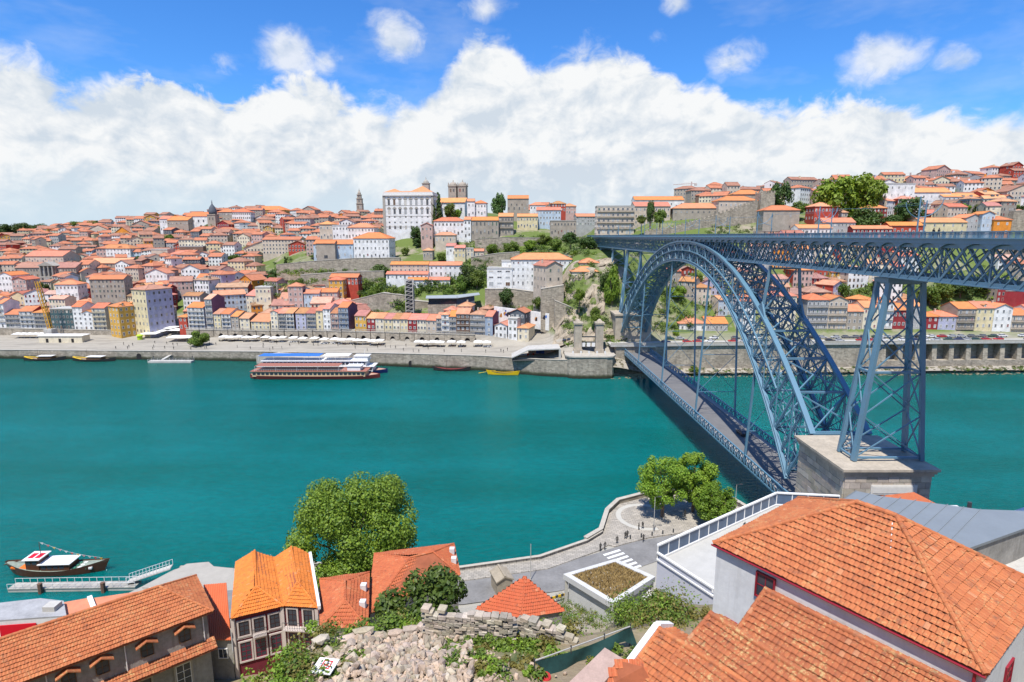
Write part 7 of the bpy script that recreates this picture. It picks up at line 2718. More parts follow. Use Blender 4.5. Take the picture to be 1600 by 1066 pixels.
PBASE = {}
SKIN = mat('skin', (.45, .27, .19), .6, .08, 3)
HAIR = mat('hair', (.04, .025, .018), .7, .2, 5)
SHOE = mat('shoes', (.05, .045, .04), .7, .2, 5)
CL = {'white': (.7, .7, .68), 'red': (.5, .03, .05), 'black': (.025, .025, .03), 'blue': (.05, .15, .5), 'grey': (.25, .25, .26), 'pink': (.6, .2, .28), 'navy': (.02, .03, .09), 'beige': (.5, .42, .3), 'green': (.06, .2, .08), 'denim': (.07, .12, .22)}


def person(loc, rz, shirt, pants, label, pose='stand', group=None, sc=1.0):
 key = (pose, shirt, pants)
 if key not in PBASE:
  b = PBASE.get(pose)
  if b is None:
   b = PBASE[pose] = person_mesh(pose)
  m = b.copy()
  m.materials.clear()
  for q in (SHOE, mat('cloth_' + pants, CL[pants], .85, .1, 6), mat('cloth_' + shirt, CL[shirt], .85, .1, 6), SKIN, HAIR):
   m.materials.append(q)
  PBASE[key] = m
 o = put('person', PBASE[key], None, loc=loc, rz=rz)
 o.scale = (sc, sc, sc)
 return tag(o, label, 'person', group)


def people():
 # on the upper deck, along the west railing
 for k, (px, sh, pa, what) in enumerate([(1197, 'white', 'grey', 'above the arch haunch'), (1206, 'white', 'denim', 'first of a couple'), (1209.5, 'pink', 'beige', 'second of a couple'), (1228, 'white', 'denim', 'right of the couple'),
           (1241, 'red', 'navy', 'left of the mast'), (1258, 'black', 'black', 'in dark clothes'), (1447, 'blue', 'navy', 'with bright blue top near the yellow house'), (1455, 'white', 'denim', 'beside the bright blue top'), (1027, 'white', 'grey', 'far along the deck'), (1063, 'beige', 'denim', 'above the arch crown, left')]):
  Y = 58.0 / ((px - 800) * UK)
  person((axis_x(Y) - 3.2, Y, 62.45), R(90 if k % 2 else -90), sh, pa, 'person in %s top on the upper deck, %s' % (sh, what), 'walk' if k % 2 else 'stand', 'people walking on the upper deck')
 # on the plaza and pavement below
 for k, (px, py, sh, pa, what) in enumerate([(998, 824, 'black', 'black', 'left of a pair by the plaza wall'), (1004, 822, 'red', 'navy', 'right of a pair by the plaza wall'), (1021, 826, 'black', 'black', 'beside the lamp post'), (1005, 842, 'navy', 'denim', 'crossing the road'),
            (964, 845, 'black', 'black', 'on the pavement near the crossing, left'), (977, 838, 'red', 'navy', 'on the pavement below the wall'), (938, 856, 'white', 'beige', 'of a pair at the rail, left'), (945, 854, 'grey', 'navy', 'of a pair at the rail, right'), (1070, 803, 'grey', 'black', 'in the tree shade'), (980, 836, 'pink', 'grey', 'beside the red top on the pavement')]):
  p = at_z(px, py + 5, 6.45)
  person((p.x, p.y, 6.42 + (.04 if py < 830 else 0)), R(random.uniform(0, 360)), sh, pa, 'person in %s top %s' % (sh, what), 'walk' if k % 2 else 'stand', 'people on the riverside pavement')
 # far quay: people too small to show more than their clothes
 rnd = random.Random(31)
 spots = []
 for k in range(60):
  px = rnd.uniform(150, 890)
  Y = shore_far(px) + rnd.uniform(2, 17)
  X = (px - 800) * UK * Y
  spots.append((px, X, Y))
 spots.sort()
 marks = [(250, 'near the kiosk'), (330, 'near the clipped tree'), (420, 'left of the ships'), (620, 'behind the moored ships'), (740, 'above the black and red boat'), (830, 'above the yellow boat'), (999, 'near the bastion')]
 cnt = {}
 for k, (px, X, Y) in enumerate(spots):
  sh = rnd.choice(('white', 'black', 'blue', 'red', 'grey', 'beige'))
  base = '%s-topped person on far quay, %s' % (sh, next(m for l, m in marks if px <= l))
  cnt[base] = cnt.get(base, 0) + 1
  lab = base if cnt[base] == 1 else base + ', %s' % ORD[cnt[base] - 1] + ' from left'
  person((X, Y, zfar(X, Y)), rnd.uniform(0, 6), sh, rnd.choice(('navy', 'black', 'denim', 'beige')), lab, rnd.choice(('walk', 'stand')), 'people on the far quay')


people()

# ================================================================== NEAR BANK
def tile_mat(name, a, b, lichen=.35):
 if name in MAT:
  return MAT[name]
 m = bpy.data.materials.new(name)
 m.use_nodes = True
 t = NT(m.node_tree)
 o = t.n('ShaderNodeOutputMaterial')
 p = t.n('ShaderNodeBsdfPrincipled')
 t.t.links.new(p.outputs[0], o.inputs[0])
 g = t.n('ShaderNodeNewGeometry')
 pos = g.outputs['Position']
 r = t.m('FRACT', t.m('ADD', g.outputs['Random Per Island'], t.n('ShaderNodeObjectInfo').outputs['Random']))
 n1 = t.noise(pos, .7, 5, .65)
 n2 = t.noise(pos, 6, 5, .7)
 f = t.m('ADD', t.m('MULTIPLY', r, .3), t.m('MULTIPLY', n1, .7))
 c = t.mix(t.mr(f, .15, .85), a, b)
 c = t.mix(t.m('MULTIPLY', t.mr(t.m('ADD', n2, t.m('MULTIPLY', n1, .5)), .80, .93), lichen), c, (.50, .42, .18))
 c = t.mix(t.m('MULTIPLY', t.mr(t.noise(pos, 2.3, 6, .7), .54, .70), .7), c, (.13, .06, .038))
 c = t.mix(t.m('MULTIPLY', t.mr(t.m('FRACT', t.m('MULTIPLY', r, 13.7)), .975, .99), .3), c, (.60, .36, .2))
 t.put(p.inputs['Base Color'], c)
 p.inputs['Roughness'].default_value = .8
 bn = t.n('ShaderNodeBump')
 bn.inputs['Strength'].default_value = .3
 bn.inputs['Distance'].default_value = .02
 t.put(bn.inputs['Height'], t.noise(pos, 25, 3))
 t.put(p.inputs['Normal'], bn.outputs[0])
 MAT[name] = m
 return m


T_ORANGE = tile_mat('clay_tile', (.35, .095, .032), (.53, .175, .06))
T_OLD = tile_mat('clay_tile_old', (.29, .082, .032), (.46, .145, .052), .7)
T_NEW = tile_mat('clay_tile_new', (.56, .15, .02), (.68, .215, .032), .06)
T_RED = tile_mat('clay_tile_red', (.38, .085, .03), (.51, .135, .045), .2)
TILE = {}


def tile_unit(m):
 if m.name not in TILE:
  mb = MB()
  pr = [(-.5, .0), (-.30, .42), (.05, .50), (.28, .12), (.5, .0)]
  vs = [(x, 0, z * .16 + .16) for x, z in pr] + [(x, 1.16, z * .16 - .02) for x, z in pr] + [(x, .03, z * .16 + .075) for x, z in pr]
  mb.add(vs, [(i, i + 1, i + 6, i + 5) for i in range(4)] + [(10 + i, 11 + i, i + 1, i) for i in range(4)])
  TILE[m.name] = (mb, mb.mesh('roof_tile', m))
 return TILE[m.name]


def tiled(roof, slopes, m, tw=.23, co=.36, nobj=300):
 """cover slopes (eave a, eave b, ridge b, ridge a; local points) with clay tiles; the nearest ones are objects"""
 unit, me = tile_unit(m)
 jobs = []
 W = roof.parent.matrix_basis if roof.parent else Matrix()
 for (ea, eb, rb, ra) in slopes:
  ea, eb, rb, ra = Vector(ea), Vector(eb), Vector(rb), Vector(ra)
  u = (eb - ea).normalized()
  nrm = u.cross(ra - ea)
  if nrm.length < 1e-4:
   nrm = u.cross(rb - ea)
  nrm.normalize()
  sdir = nrm.cross(u)
  H = (ra - ea).dot(sdir)
  n = max(2, int(round(H / co)))
  for r in range(n):
   t = r / n
   p, q = ea.lerp(ra, t), eb.lerp(rb, t)
   p2, q2 = ea.lerp(ra, (r + 1) / n), eb.lerp(rb, (r + 1) / n)
   lo = min((p - ea).dot(u), (p2 - ea).dot(u))
   hi = max((q - ea).dot(u), (q2 - ea).dot(u))
   lo2, hi2 = max((p - ea).dot(u), (p2 - ea).dot(u)), min((q - ea).dot(u), (q2 - ea).dot(u))
   lo, hi = (lo + lo2) / 2, (hi + hi2) / 2
   k = max(1, int(round((hi - lo) / tw)))
   for i in range(k):
    x = lo + (i + .5) * (hi - lo) / k
    c = ea + u * x + sdir * (H * t) + nrm * .03
    j = random.uniform(-.014, .014)
    c = c + nrm * (.05 * mn.noise(c * .7) + random.uniform(-.008, .008))
    ut = (u + nrm * random.uniform(-.05, .05) + sdir * random.uniform(-.03, .03)).normalized()
    jobs.append((c + sdir * j, ut, sdir, nrm, (hi - lo) / k, H / n))
 def key(jb):
  w = W @ jb[0]
  x, y, d = proj(w)
  if not (-10 < x < 1610 and -10 < y < 1076):
   return 1e6 + d
  return d
 jobs.sort(key=key)
 rest = MB()
 for i, (c, u, s, nn, w, h) in enumerate(jobs):
  M = Matrix(((u.x * w, s.x * h, nn.x * .5, c.x), (u.y * w, s.y * h, nn.y * .5, c.y), (u.z * w, s.z * h, nn.z * .5, c.z), (0, 0, 0, 1)))
  if i < nobj:
   o = bpy.data.objects.new('roof_tile', me)
   C.objects.link(o)
   o.parent = roof
   o.matrix_local = M
  else:
   rest.add([M @ Vector(v) for v in unit.v], unit.f)
 if rest.f:
  rest.build('roof_tiles', m, roof, kind='stuff')


CAPM = {}


def ridge_caps(roof, a, b, m, r=.15):
 if m.name not in CAPM:
  mb = MB()
  vs, fs = [], []
  for y, k in ((0, 1.12), (1.06, .92)):
   for q in range(6):
    an = math.pi * q / 5
    vs.append((math.cos(an) * k, y, math.sin(an) * k))
  mb.add(vs, [(i, i + 1, i + 7, i + 6) for i in range(5)] + [(5, 4, 3, 2, 1, 0)])
  CAPM[m.name] = mb.mesh('ridge_tile', m)
 a, b = Vector(a), Vector(b)
 d = b - a
 L = d.length
 d.normalize()
 s = d.cross(Vector((0, 0, 1))).normalized()
 u = s.cross(d)
 n = max(1, int(L / .42))
 for i in range(n):
  c = a + d * (L * i / n)
  o = bpy.data.objects.new('ridge_tile', CAPM[m.name])
  C.objects.link(o)
  o.parent = roof
  o.matrix_local = Matrix(((s.x * r, d.x * L / n, u.x * r, c.x), (s.y * r, d.y * L / n, u.y * r, c.y), (s.z * r, d.z * L / n, u.z * r, c.z), (0, 0, 0, 1)))


def big_window(parent, loc, rz, w, h, fm, name='window', nx=2, ny=3, sill=None, depth=.12):
 mb = MB()
 f = .07
 mb.box(-w / 2, w / 2, -depth / 2, .05, 0, f); mb.box(-w / 2, w / 2, -depth / 2, .05, h - f, h)
 mb.box(-w / 2, -w / 2 + f, -depth / 2, .05, f, h - f); mb.box(w / 2 - f, w / 2, -depth / 2, .05, f, h - f)
 for i in range(1, nx):
  x = lerp(-w / 2, w / 2, i / nx); mb.box(x - .025, x + .025, -.03, .04, f, h - f)
 for i in range(1, ny):
  z = h * i / ny; mb.box(-w / 2 + f, w / 2 - f, -.028, .038, z - .025, z + .025)
 o = mb.build(name, fm, parent, loc=loc)
 o.rotation_euler = (0, 0, rz)
 mb = MB(); mb.box(-w / 2 + f, w / 2 - f, -.01, .045, f, h - f); mb.build('pane', M_GLASS, o)
 if sill:
  mb = MB(); b = .16
  mb.box(-w / 2 - b, w / 2 + b, -.12, .04, -b, 0); mb.box(-w / 2 - b, w / 2 + b, -.09, .04, h, h + b); mb.box(-w / 2 - b, -w / 2, -.09, .04, 0, h); mb.box(w / 2, w / 2 + b, -.09, .04, 0, h)
  mb.build('surround', sill, o)
 return o


M_PLW = mat('white_plaster', (.66, .655, .64), .9, .12, .5, .25, 3, streak=.18)
M_PLG = mat('weathered_plaster', (.30, .285, .26), .95, .35, .5, .4, 3, streak=.5)
M_RED = mat('red_gutter', (.27, .015, .03), .45, .1, 2)
M_UNDER = mat('roof_underlay', (.30, .09, .04), .9, .2, 1)


def hip_house(name, label, base, rz, x1, y1, zw, ze, zr, rx0, rx1, wallm, tm, hip=(1, 1), ov=.4, nobj=300, z0=-6, yr=None, gut=None):
 """house with local frame x along the street; eaves ze, ridge zr from rx0 to rx1; hip=(left, right)"""
 t = thing(name, label, 'house', base, rz)
 yr = y1 / 2 if yr is None else yr
 mb = MB(); mb.box(0, x1, 0, y1, z0, ze + .1); mb.build('wall', wallm, t)
 e = [(-ov, -ov, ze), (x1 + ov, -ov, ze), (x1 + ov, y1 + ov, ze), (-ov, y1 + ov, ze)]
 a = (rx0 if hip[0] else -ov, yr, zr)
 b = (rx1 if hip[1] else x1 + ov, yr, zr)
 mb = MB()
 mb.face([e[0], e[1], b, a]); mb.face([e[1], e[2], b]); mb.face([e[2], e[3], a, b]); mb.face([e[3], e[0], a])
 mb.prism([(p[0], p[1]) for p in e], ze - .14, ze - .004)
 r = mb.build('roof', M_UNDER, t)
 sl = [(e[0], e[1], b, a), (e[2], e[3], a, b)]
 if hip[1]: sl.append((e[1], e[2], b, b))
 if hip[0]: sl.append((e[3], e[0], a, a))
 tiled(r, sl, tm, nobj=nobj)
 up = Vector((0, 0, .06))
 ridge_caps(r, Vector(a) + up, Vector(b) + up, tm)
 for k, q in ((0, a), (3, a), (1, b), (2, b)):
  if hip[0 if q is a else 1]:
   ridge_caps(r, Vector(e[k]) + up, Vector(q) + up, tm, .13)
 if gut:
  mb = MB(); mb.tube([(-ov - .05, -ov - .06, ze - .05), (x1 + ov, -ov - .06, ze - .05)], .05, 6); mb.build('gutter', gut, t)
 return t, r


def shed_roof(name, label, base, rz, L, w0, d0, w1, d1, tm, wallm, z0, nobj=300, verge=None):
 """ridge along local x at z=0; front slope w0 wide dropping d0, back slope w1 wide dropping d1"""
 t = thing(name, label, 'house', base, rz)
 mb = MB()
 pr = [(-w0 + .3, z0), (-w0 + .3, -d0 - .05), (0, -.12), (w1 - .05, -d1 - .1), (w1 - .05, z0)]
 n = 5
 mb.add([(.1, y, z) for y, z in pr] + [(L - .1, y, z) for y, z in pr], [tuple(range(n)), tuple(range(2 * n - 1, n - 1, -1))] + [((i + 1) % n, i, n + i, n + (i + 1) % n) for i in range(n)])
 mb.build('wall', wallm, t)
 mb = MB()
 mb.slab([(0, -w0, -d0), (L, -w0, -d0), (L, 0, 0), (0, 0, 0)], .1)
 mb.slab([(0, 0, 0), (L, 0, 0), (L, w1, -d1), (0, w1, -d1)], .1)
 r = mb.build('roof', M_UNDER, t)
 tiled(r, [((0, -w0, -d0), (L, -w0, -d0), (L, 0, 0), (0, 0, 0)), ((L, w1, -d1), (0, w1, -d1), (0, 0, 0), (L, 0, 0))], tm, nobj=nobj)
 ridge_caps(r, (0, 0, .06), (L, 0, .06), tm, .16)
 ridge_caps(r, (.05, -w0, -d0 + .05), (.05, 0, .05), tm, .12)
 if verge:
  mb = MB(); mb.bar((-.15, -w0 - .1, -d0 + .05), (-.15, .1, .12), .32, .35); mb.bar((-.15, .1, .12), (-.15, w1, -d1 + .1), .32, .35); mb.build('verge', verge, t)
 return t


def right_houses():
 t, r = hip_house('plaster_house', 'large white plastered house with orange hip roof and red gutter', (11.6, 30, 36), R(-53.4), 12.1, 9.2, 10, 9.85, 13.0, 5.1, 7.0, M_PLW, T_ORANGE, gut=M_RED, z0=-3, ov=.16)
 big_window(t, (3.0, -.03, 8.05), 0, 1.05, 1.45, M_RED, nx=2, ny=2, depth=.2)
 big_window(t, (1.2, -.03, 5.2), 0, .8, .6, M_RED, nx=2, ny=1)
 big_window(t, (12.13, 4.5, 6.6), R(90), 1.1, 1.5, M_RED)
 mb = MB(); mb.tube([(11.9, -.12, 9.7), (11.9, -.12, 2)], .06, 6); mb.build('downpipe', M_RED, t)
 mb = MB(); mb.tube([(7.6, .3, 10.15), (7.3, 1.6, 11.0), (7.5, 2.9, 11.95), (7.0, 4.2, 12.8)], .025, 5); mb.build('loose_cable', M_WHITE, r)
 shed_roof('annex_house', 'low annex with orange tiled roof along the white plaster wall', (13.1, 27.1, 44.9), R(-51.6), 12.5, 3.1, 1.45, .85, .35, T_OLD, M_PLW, -8, verge=None)
 shed_roof('tile_roofed_house', 'middle of the three stepped tile-roofed houses at bottom right', (10.2, 26.7, 43.8), R(-56), 11, 2.9, 1.35, .8, .4, T_OLD, M_PLG, -8)
 shed_roof('tile_roofed_house', 'lowest left of the stepped tile-roofed houses, white verge', (7.6, 26.7, 42.9), R(-50), 11, 3.3, 1.55, 1.3, .55, T_ORANGE, M_PLW, -8, verge=M_WHITE)
 # small lean-to with pinkish slab, bottom centre right
 P = [at_z(x, y, z) for x, y, z in ((880, 1075, 42.2), (945, 1012, 42.2), (975, 1030, 42.0), (915, 1100, 42.0))]
 t = thing('lean_to', 'small lean-to with worn pinkish slab roof in the bottom centre', 'shed', (P[0].x, P[0].y, 39))
 O = Vector(t.location)
 mb = MB(); mb.slab([p - O for p in (P[0], P[3], P[2], P[1])], .12); mb.build('roof', mat('pinkish_slab', (.42, .30, .25), .9, .2, 1.5), t)
 c = sum(P, Vector()) / 4
 mb = MB(); mb.prism([((c.lerp(p, .85) - O).x, (c.lerp(p, .85) - O).y) for p in (P[0], P[3], P[2], P[1])], -1.5, 2.95); mb.build('wall', M_PLG, t)
 P = [at_z(x, y, z) for x, y, z in ((925, 1085, 41.4), (1030, 1085, 41.4), (1005, 1042, 42.4), (965, 1032, 42.4))]
 t = thing('small_roof_house', 'little red-orange tiled roof beside the pinkish slab', 'house', (P[0].x, P[0].y, 38))
 O = Vector(t.location)
 mb = MB(); mb.slab([p - O for p in P], .1); r = mb.build('roof', M_UNDER, t)
 tiled(r, [tuple(p - O for p in P)], T_RED, nobj=60)
 c = sum(P, Vector()) / 4
 mb = MB(); mb.prism([((c.lerp(p, .8) - O).x, (c.lerp(p, .8) - O).y) for p in P], -2, 3.2); mb.build('wall', M_PLG, t)


def left_houses():
 # long tenement at the bottom left
 t, r = hip_house('tenement_house', 'long weathered tenement with orange tiled roof and gabled window hoods', (-49, 32.6, 18), R(39.7), 26, 6.5, 10, 10.0, 12.2, 2, 22.8, M_PLG, T_ORANGE, z0=-4, ov=.5)
 for k, x in enumerate((24.0, 21.0, 17.7, 15.4, 12.4)):
  big_window(t, (x, -.03, 7.75), 0, 1.0, 1.25, M_WOOD, nx=2, ny=2)
  for s in (-1, 1):
   mb = MB(); mb.slab([(x, -.75, 9.65), (x + s * .85, -.75, 9.2), (x + s * .85, .05, 9.2), (x, .05, 9.65)][::s], .1); h = mb.build('window_hood', T_OLD, t)
 mb = MB(); mb.slab([(-.5, -1.15, 6.55), (26.4, -1.15, 6.55), (26.4, 0, 7.05), (-.5, 0, 7.05)], .12); pr = mb.build('pent_roof', M_UNDER, t)
 tiled(pr, [((-.5, -1.15, 6.55), (26.4, -1.15, 6.55), (26.4, 0, 7.05), (-.5, 0, 7.05))], T_OLD, nobj=60)
 for k in range(6):
  big_window(t, (23.6 - k * 3.2, -.03, 3.3), 0, 1.25, 2.3, M_WHITE if k == 0 else M_WOOD, nx=2, ny=3, sill=M_STONEF)
 for x in (25.6, 19.4, 14.0):
  mb = MB(); mb.tube([(x, -.08, 9.9), (x, -.08, 7.1)], .05, 6); mb.build('downpipe', M_WHITE, t)
 # sheet-roofed small house
 P = [at_z(x, y, z) for x, y, z in ((322, 1000, 24.0), (361, 1000, 24.0), (354, 911, 26.4), (318, 914, 26.4))]
 t = thing('sheet_roof_house', 'narrow grey house under a corrugated red-orange sheet roof', 'house', (P[0].x, P[0].y, 17))
 O = Vector(t.location)
 Q = [p - O for p in P]
 mb = MB()
 n = 26
 vs = []
 for i in range(n + 1):
  a, b = Q[0].lerp(Q[1], i / n), Q[3].lerp(Q[2], i / n)
  z = .07 if i % 2 else 0
  vs += [(a.x, a.y, a.z + z), (b.x, b.y, b.z + z), (a.x, a.y, a.z + z - .08), (b.x, b.y, b.z + z - .08)]
 mb.add(vs, [f for i in range(n) for f in ((4 * i, 4 * i + 4, 4 * i + 5, 4 * i + 1), (4 * i + 2, 4 * i + 6, 4 * i + 4, 4 * i))])
 mb.build('roof', mat('sheet_roof', (.60, .15, .06), .55, .12, .6), t)
 mb = MB(); mb.prism([(Q[0].x, Q[0].y + .25), (Q[1].x - .1, Q[1].y + .25), (Q[2].x - .1, Q[2].y), (Q[3].x, Q[3].y)], -3, [q.z - .1 for q in Q]); mb.build('wall', M_PLG, t)
 big_window(t, ((Q[0].x + Q[1].x) / 2 + .2, Q[0].y + .2, 4.8), 0, .95, 1.1, M_WHITE, nx=2, ny=1)
 # maroon house
 z = 26.0
 FL, FM, FR, BR, BL = (at_z(*p, z) for p in ((361, 968), (444, 948), (497, 951), (483, 866), (369, 878)))
 BM = BL.lerp(BR, .52)
 t = thing('maroon_house', 'two-storey maroon house with pale window trim and new orange tiled twin roof', 'house', (FM.x, FM.y, 21))
 O = Vector(t.location)
 L = lambda p: p - O
 mar = mat('maroon_plaster', (.16, .018, .03), .8, .15, 1, streak=.1)
 mb = MB()
 ins = lambda p, c: L(p.lerp(c, .06))
 cl, cr = (FL + FM + BM + BL) / 4, (FM + FR + BR + BM) / 4
 w = [ins(FL, cl), ins(FM, cl), ins(FR, cr), ins(BR, cr), ins(BL, cl)]
 for q in w:
  q.z = 0
 mb.prism([(p.x, p.y) for p in w], -5, 4.9); mb.build('wall', mar, t)
 mb = MB()
 slopes = []
 caps = []
 up = Vector((0, 0, 1.15))
 for (a, b, bb, ba) in ((FL, FM, BM, BL), (FM, FR, BR, BM)):
  rf, rb = a.lerp(b, .5).lerp(ba.lerp(bb, .5), .28) + up, ba.lerp(bb, .5) + up
  a, b, ba, bb, rf, rb = map(L, (a, b, ba, bb, rf, rb))
  for f in ([a, b, rf], [b, bb, rb, rf], [ba, a, rf, rb]):
   mb.face(f)
  mb.face([bb, ba, rb])
  slopes += [(a, b, rf, rf), (b, bb, rb, rf), (ba, a, rf, rb)]
  caps += [(rf, rb), (a, rf), (b, rf)]
 r = mb.build('roof', M_UNDER, t)
 tiled(r, slopes, T_NEW, nobj=200, co=.38)
 for a, b in caps:
  ridge_caps(r, Vector(a) + Vector((0, 0, .05)), Vector(b) + Vector((0, 0, .05)), T_NEW, .12)
 trim = mat('pale_trim', (.55, .47, .42), .85, .1, 2)
 dk = mat('dark_frame', (.05, .02, .02), .6, .2, 2)
 for (A, B, us, dr) in ((w[0], w[1], (.2, .5, .82), 0), (w[1], w[2], (.28, .74), 1)):
  rz = math.atan2(B.y - A.y, B.x - A.x)
  nrm = Vector((math.sin(rz), -math.cos(rz), 0)) * .03
  for k, u in enumerate(us):
   p = A.lerp(B, u) + nrm
   big_window(t, (p.x, p.y, 2.75), rz, .95, 1.55 if not dr else 1.9, dk, nx=2, ny=3, sill=trim)
   o = big_window(t, (p.x, p.y, -.05), rz, 1.0, 2.05, mat('maroon_door', (.20, .01, .04), .5, .1, 2), name='door', nx=2, ny=4, sill=trim)
  mb = MB()
  mb.bar(A.lerp(B, .02) + nrm + Vector((0, 0, 2.5)), A.lerp(B, .98) + nrm + Vector((0, 0, 2.5)), .16, .14)
  mb.build('string_course', trim, t)
  ba, bb = (A.lerp(B, .36), A.lerp(B, .64)) if not dr else (A.lerp(B, .05), A.lerp(B, .98))
  mb = MB(); mb.bar(ba + nrm * 12 + Vector((0, 0, 2.62)), bb + nrm * 12 + Vector((0, 0, 2.62)), .7, .12); bo = mb.build('balcony', trim, t)
  mb = MB(); mb.bar(ba + nrm * 23 + Vector((0, 0, 3.5)), bb + nrm * 23 + Vector((0, 0, 3.5)), .04, .04)
  for q in range(14):
   c = ba.lerp(bb, q / 13) + nrm * 23
   mb.box(c.x - .012, c.x + .012, c.y - .012, c.y + .012, 2.68, 3.5)
  mb.build('balcony_railing', M_IRON, bo, kind='stuff')
 for p in (w[0], w[1], w[2]):
  mb = MB(); mb.box(p.x - .17, p.x + .17, p.y - .2, p.y + .14, -5, 4.86); mb.build('quoin', trim, t)
 mb = MB(); a, b = L(FR), L(BR); mb.bar(a + Vector((.12, 0, .1)), b + Vector((.12, 0, .1)), .3, .4); mb.build('verge', M_WHITE, t)
 # two orange roofs to the right of it
 for (lab, px, rid, ze, zr, tm, nm) in [
  ('orange roofed house between the maroon house and the larger roof', [(500.6, 982), (574, 982), (577, 894.5), (500, 905)], [(540, 939), (539, 909)], 25.0, 26.5, T_RED, 100),
  ('large orange-red roofed house beside the spreading tree', [(574, 962), (719, 899), (709, 850), (585, 865.5)], [(640, 872), (677, 863)], 24.0, 25.9, T_RED, 100)]:
  P = [at_z(x, y, ze) for x, y in px]
  Rg = [at_z(x, y, zr) for x, y in rid]
  t = thing('orange_roof_house', lab, 'house', (P[0].x, P[0].y, 17))
  O = Vector(t.location)
  P = [p - O for p in P]; Rg = [p - O for p in Rg]
  mb = MB(); c = sum(P, Vector()) / 4
  mb.prism([(c.lerp(p, .95).x, c.lerp(p, .95).y) for p in P], -5, P[0].z - .05); mb.build('wall', M_PLG, t)
  if ze == 25.0:
   sl = [(P[0], P[1], Rg[0], Rg[0]), (P[1], P[2], Rg[1], Rg[0]), (P[2], P[3], Rg[1], Rg[1]), (P[3], P[0], Rg[0], Rg[1])]
  else:
   sl = [(P[0], P[1], Rg[1], Rg[0]), (P[1], P[2], Rg[1], Rg[1]), (P[2], P[3], Rg[0], Rg[1]), (P[3], P[0], Rg[0], Rg[0])]
  mb = MB()
  for s in sl:
   mb.face(list(s[:3]) if s[2] == s[3] else list(s))
  r = mb.build('roof', M_UNDER, t)
  tiled(r, sl, tm, nobj=nm)
  u = Vector((0, 0, .05))
  ridge_caps(r, Rg[0] + u, Rg[1] + u, tm, .13)
  for s in sl:
   ridge_caps(r, Vector(s[0]) + u, Vector(s[3]) + u, tm, .11)
  for q in range(2):
   mb = MB(); k = P[1].lerp(P[2], .3 + .3 * q) + Vector((-.5, 0, .15)); mb.box(k.x - .3, k.x + .3, k.y - .3, k.y + .3, k.z - .3, k.z + .9); mb.build('chimney', M_PLW, r)
 # pyramid roof painted red, and a stone gatehouse behind it
 E = [at_z(x, y, 17.0) for x, y in ((742, 952), (814, 966), (884, 955), (806, 932))]
 ap = at_z(820, 901, 20.6)
 t = thing('red_roof_house', 'house with smooth brick-red pyramid roof behind the ruined wall', 'house', (ap.x, ap.y, 9))
 O = Vector(t.location)
 mb = MB()
 for i in range(4):
  mb.face([E[i] - O, E[(i + 1) % 4] - O, ap - O])
 r = mb.build('roof', M_UNDER, t)
 tiled(r, [(E[i] - O, E[(i + 1) % 4] - O, ap - O, ap - O) for i in range(4)], tile_mat('red_painted_tile', (.44, .085, .03), (.50, .11, .04), .08), nobj=0, co=.4, tw=.3)
 mb = MB(); mb.prism([((ap.lerp(p, .93) - O).x, (ap.lerp(p, .93) - O).y) for p in E], -4, 8.0); mb.build('wall', M_PLG, t)
 p = at_z(789, 915, 8)
 t = thing('gatehouse', 'small ochre stone gatehouse with grey gable on the quay road', 'house', (p.x, p.y, 6), R(20))
 mb = MB(); walls_into(mb, 2.6, 3.2, 3.0, 'front', .5, 2); mb.build('wall', mat('ochre_stone', (.33, .28, .21), .9, .3, 1), t)
 mb = MB(); roof_into(mb, 2.6, 3.2, 3.0, 'front', .5, .2); mb.build('roof', mat('ochre_stone', (.33, .28, .21), .9, .3, 1), t)
 # grey flat roof with red panel, salmon roofs, at the left edge
 P = [at_z(x, y, 20) for x, y in ((-60, 975), (104, 963), (100, 940), (64, 936), (-60, 950))]
 t = thing('flat_roof_building', 'building with worn grey flat roof and bright red panel at the left edge', 'building', (P[1].x, P[1].y, 10))
 O = Vector(t.location); Q = [p - O for p in P]
 mb = MB(); mb.prism([(q.x, q.y) for q in Q], -6, 9.9); mb.build('wall', M_PLW, t)
 mb = MB(); mb.prism([(q.x * 1.01, q.y) for q in Q], 9.902, 10.1); mb.build('roof', mat('felt_roof', (.34, .34, .345), .9, .3, .6), t)
 a, b = Q[0].lerp(Q[1], .35), Q[0].lerp(Q[1], .70)
 mb = MB(); mb.bar(a + Vector((.05, -.1, -1.9)), b + Vector((.05, -.1, -1.9)), .08, 2.8); mb.build('red_panel', mat('signal_red', (.62, .004, .02), .5, .06, 1), t)
 mb = MB(); c = sum(Q, Vector()) / 5; mb.box(c.x + 3.2, c.x + 4.6, c.y - .6, c.y + .6, 10.1, 10.7); mb.build('roof_hatch', M_CONC, t)
 for k, (px, z, lab) in enumerate([(((104, 963), (148, 955), (140, 934), (100, 941)), 19.5, 'salmon low roof right of the grey flat roof, left of two'), (((150, 955), (262, 930), (232, 922), (142, 935)), 19.3, 'salmon low roof right of the grey flat roof, right of two')]):
  P = [at_z(x, y, z) for x, y in px]
  t = thing('salmon_roof_house', lab, 'house', (P[0].x, P[0].y, 10), 0, 'salmon roofed sheds by the water')
  O = Vector(t.location)
  mb = MB(); mb.slab([p - O for p in P], .25); mb.build('roof', mat('salmon_roof', (.60, .22, .12), .8, .2, .8), t)
  mb = MB(); c = sum(P, Vector()) / 4; mb.prism([((c.lerp(p, .97) - O).x, (c.lerp(p, .97) - O).y) for p in P], -6, z - 10.26); mb.build('wall', M_PLW, t)
  mb = MB(); mb.bar(P[1] - O + Vector((0, 0, .1)), P[2] - O + Vector((0, 0, .1)), .5, .3); mb.build('parapet', M_WHITE, t)


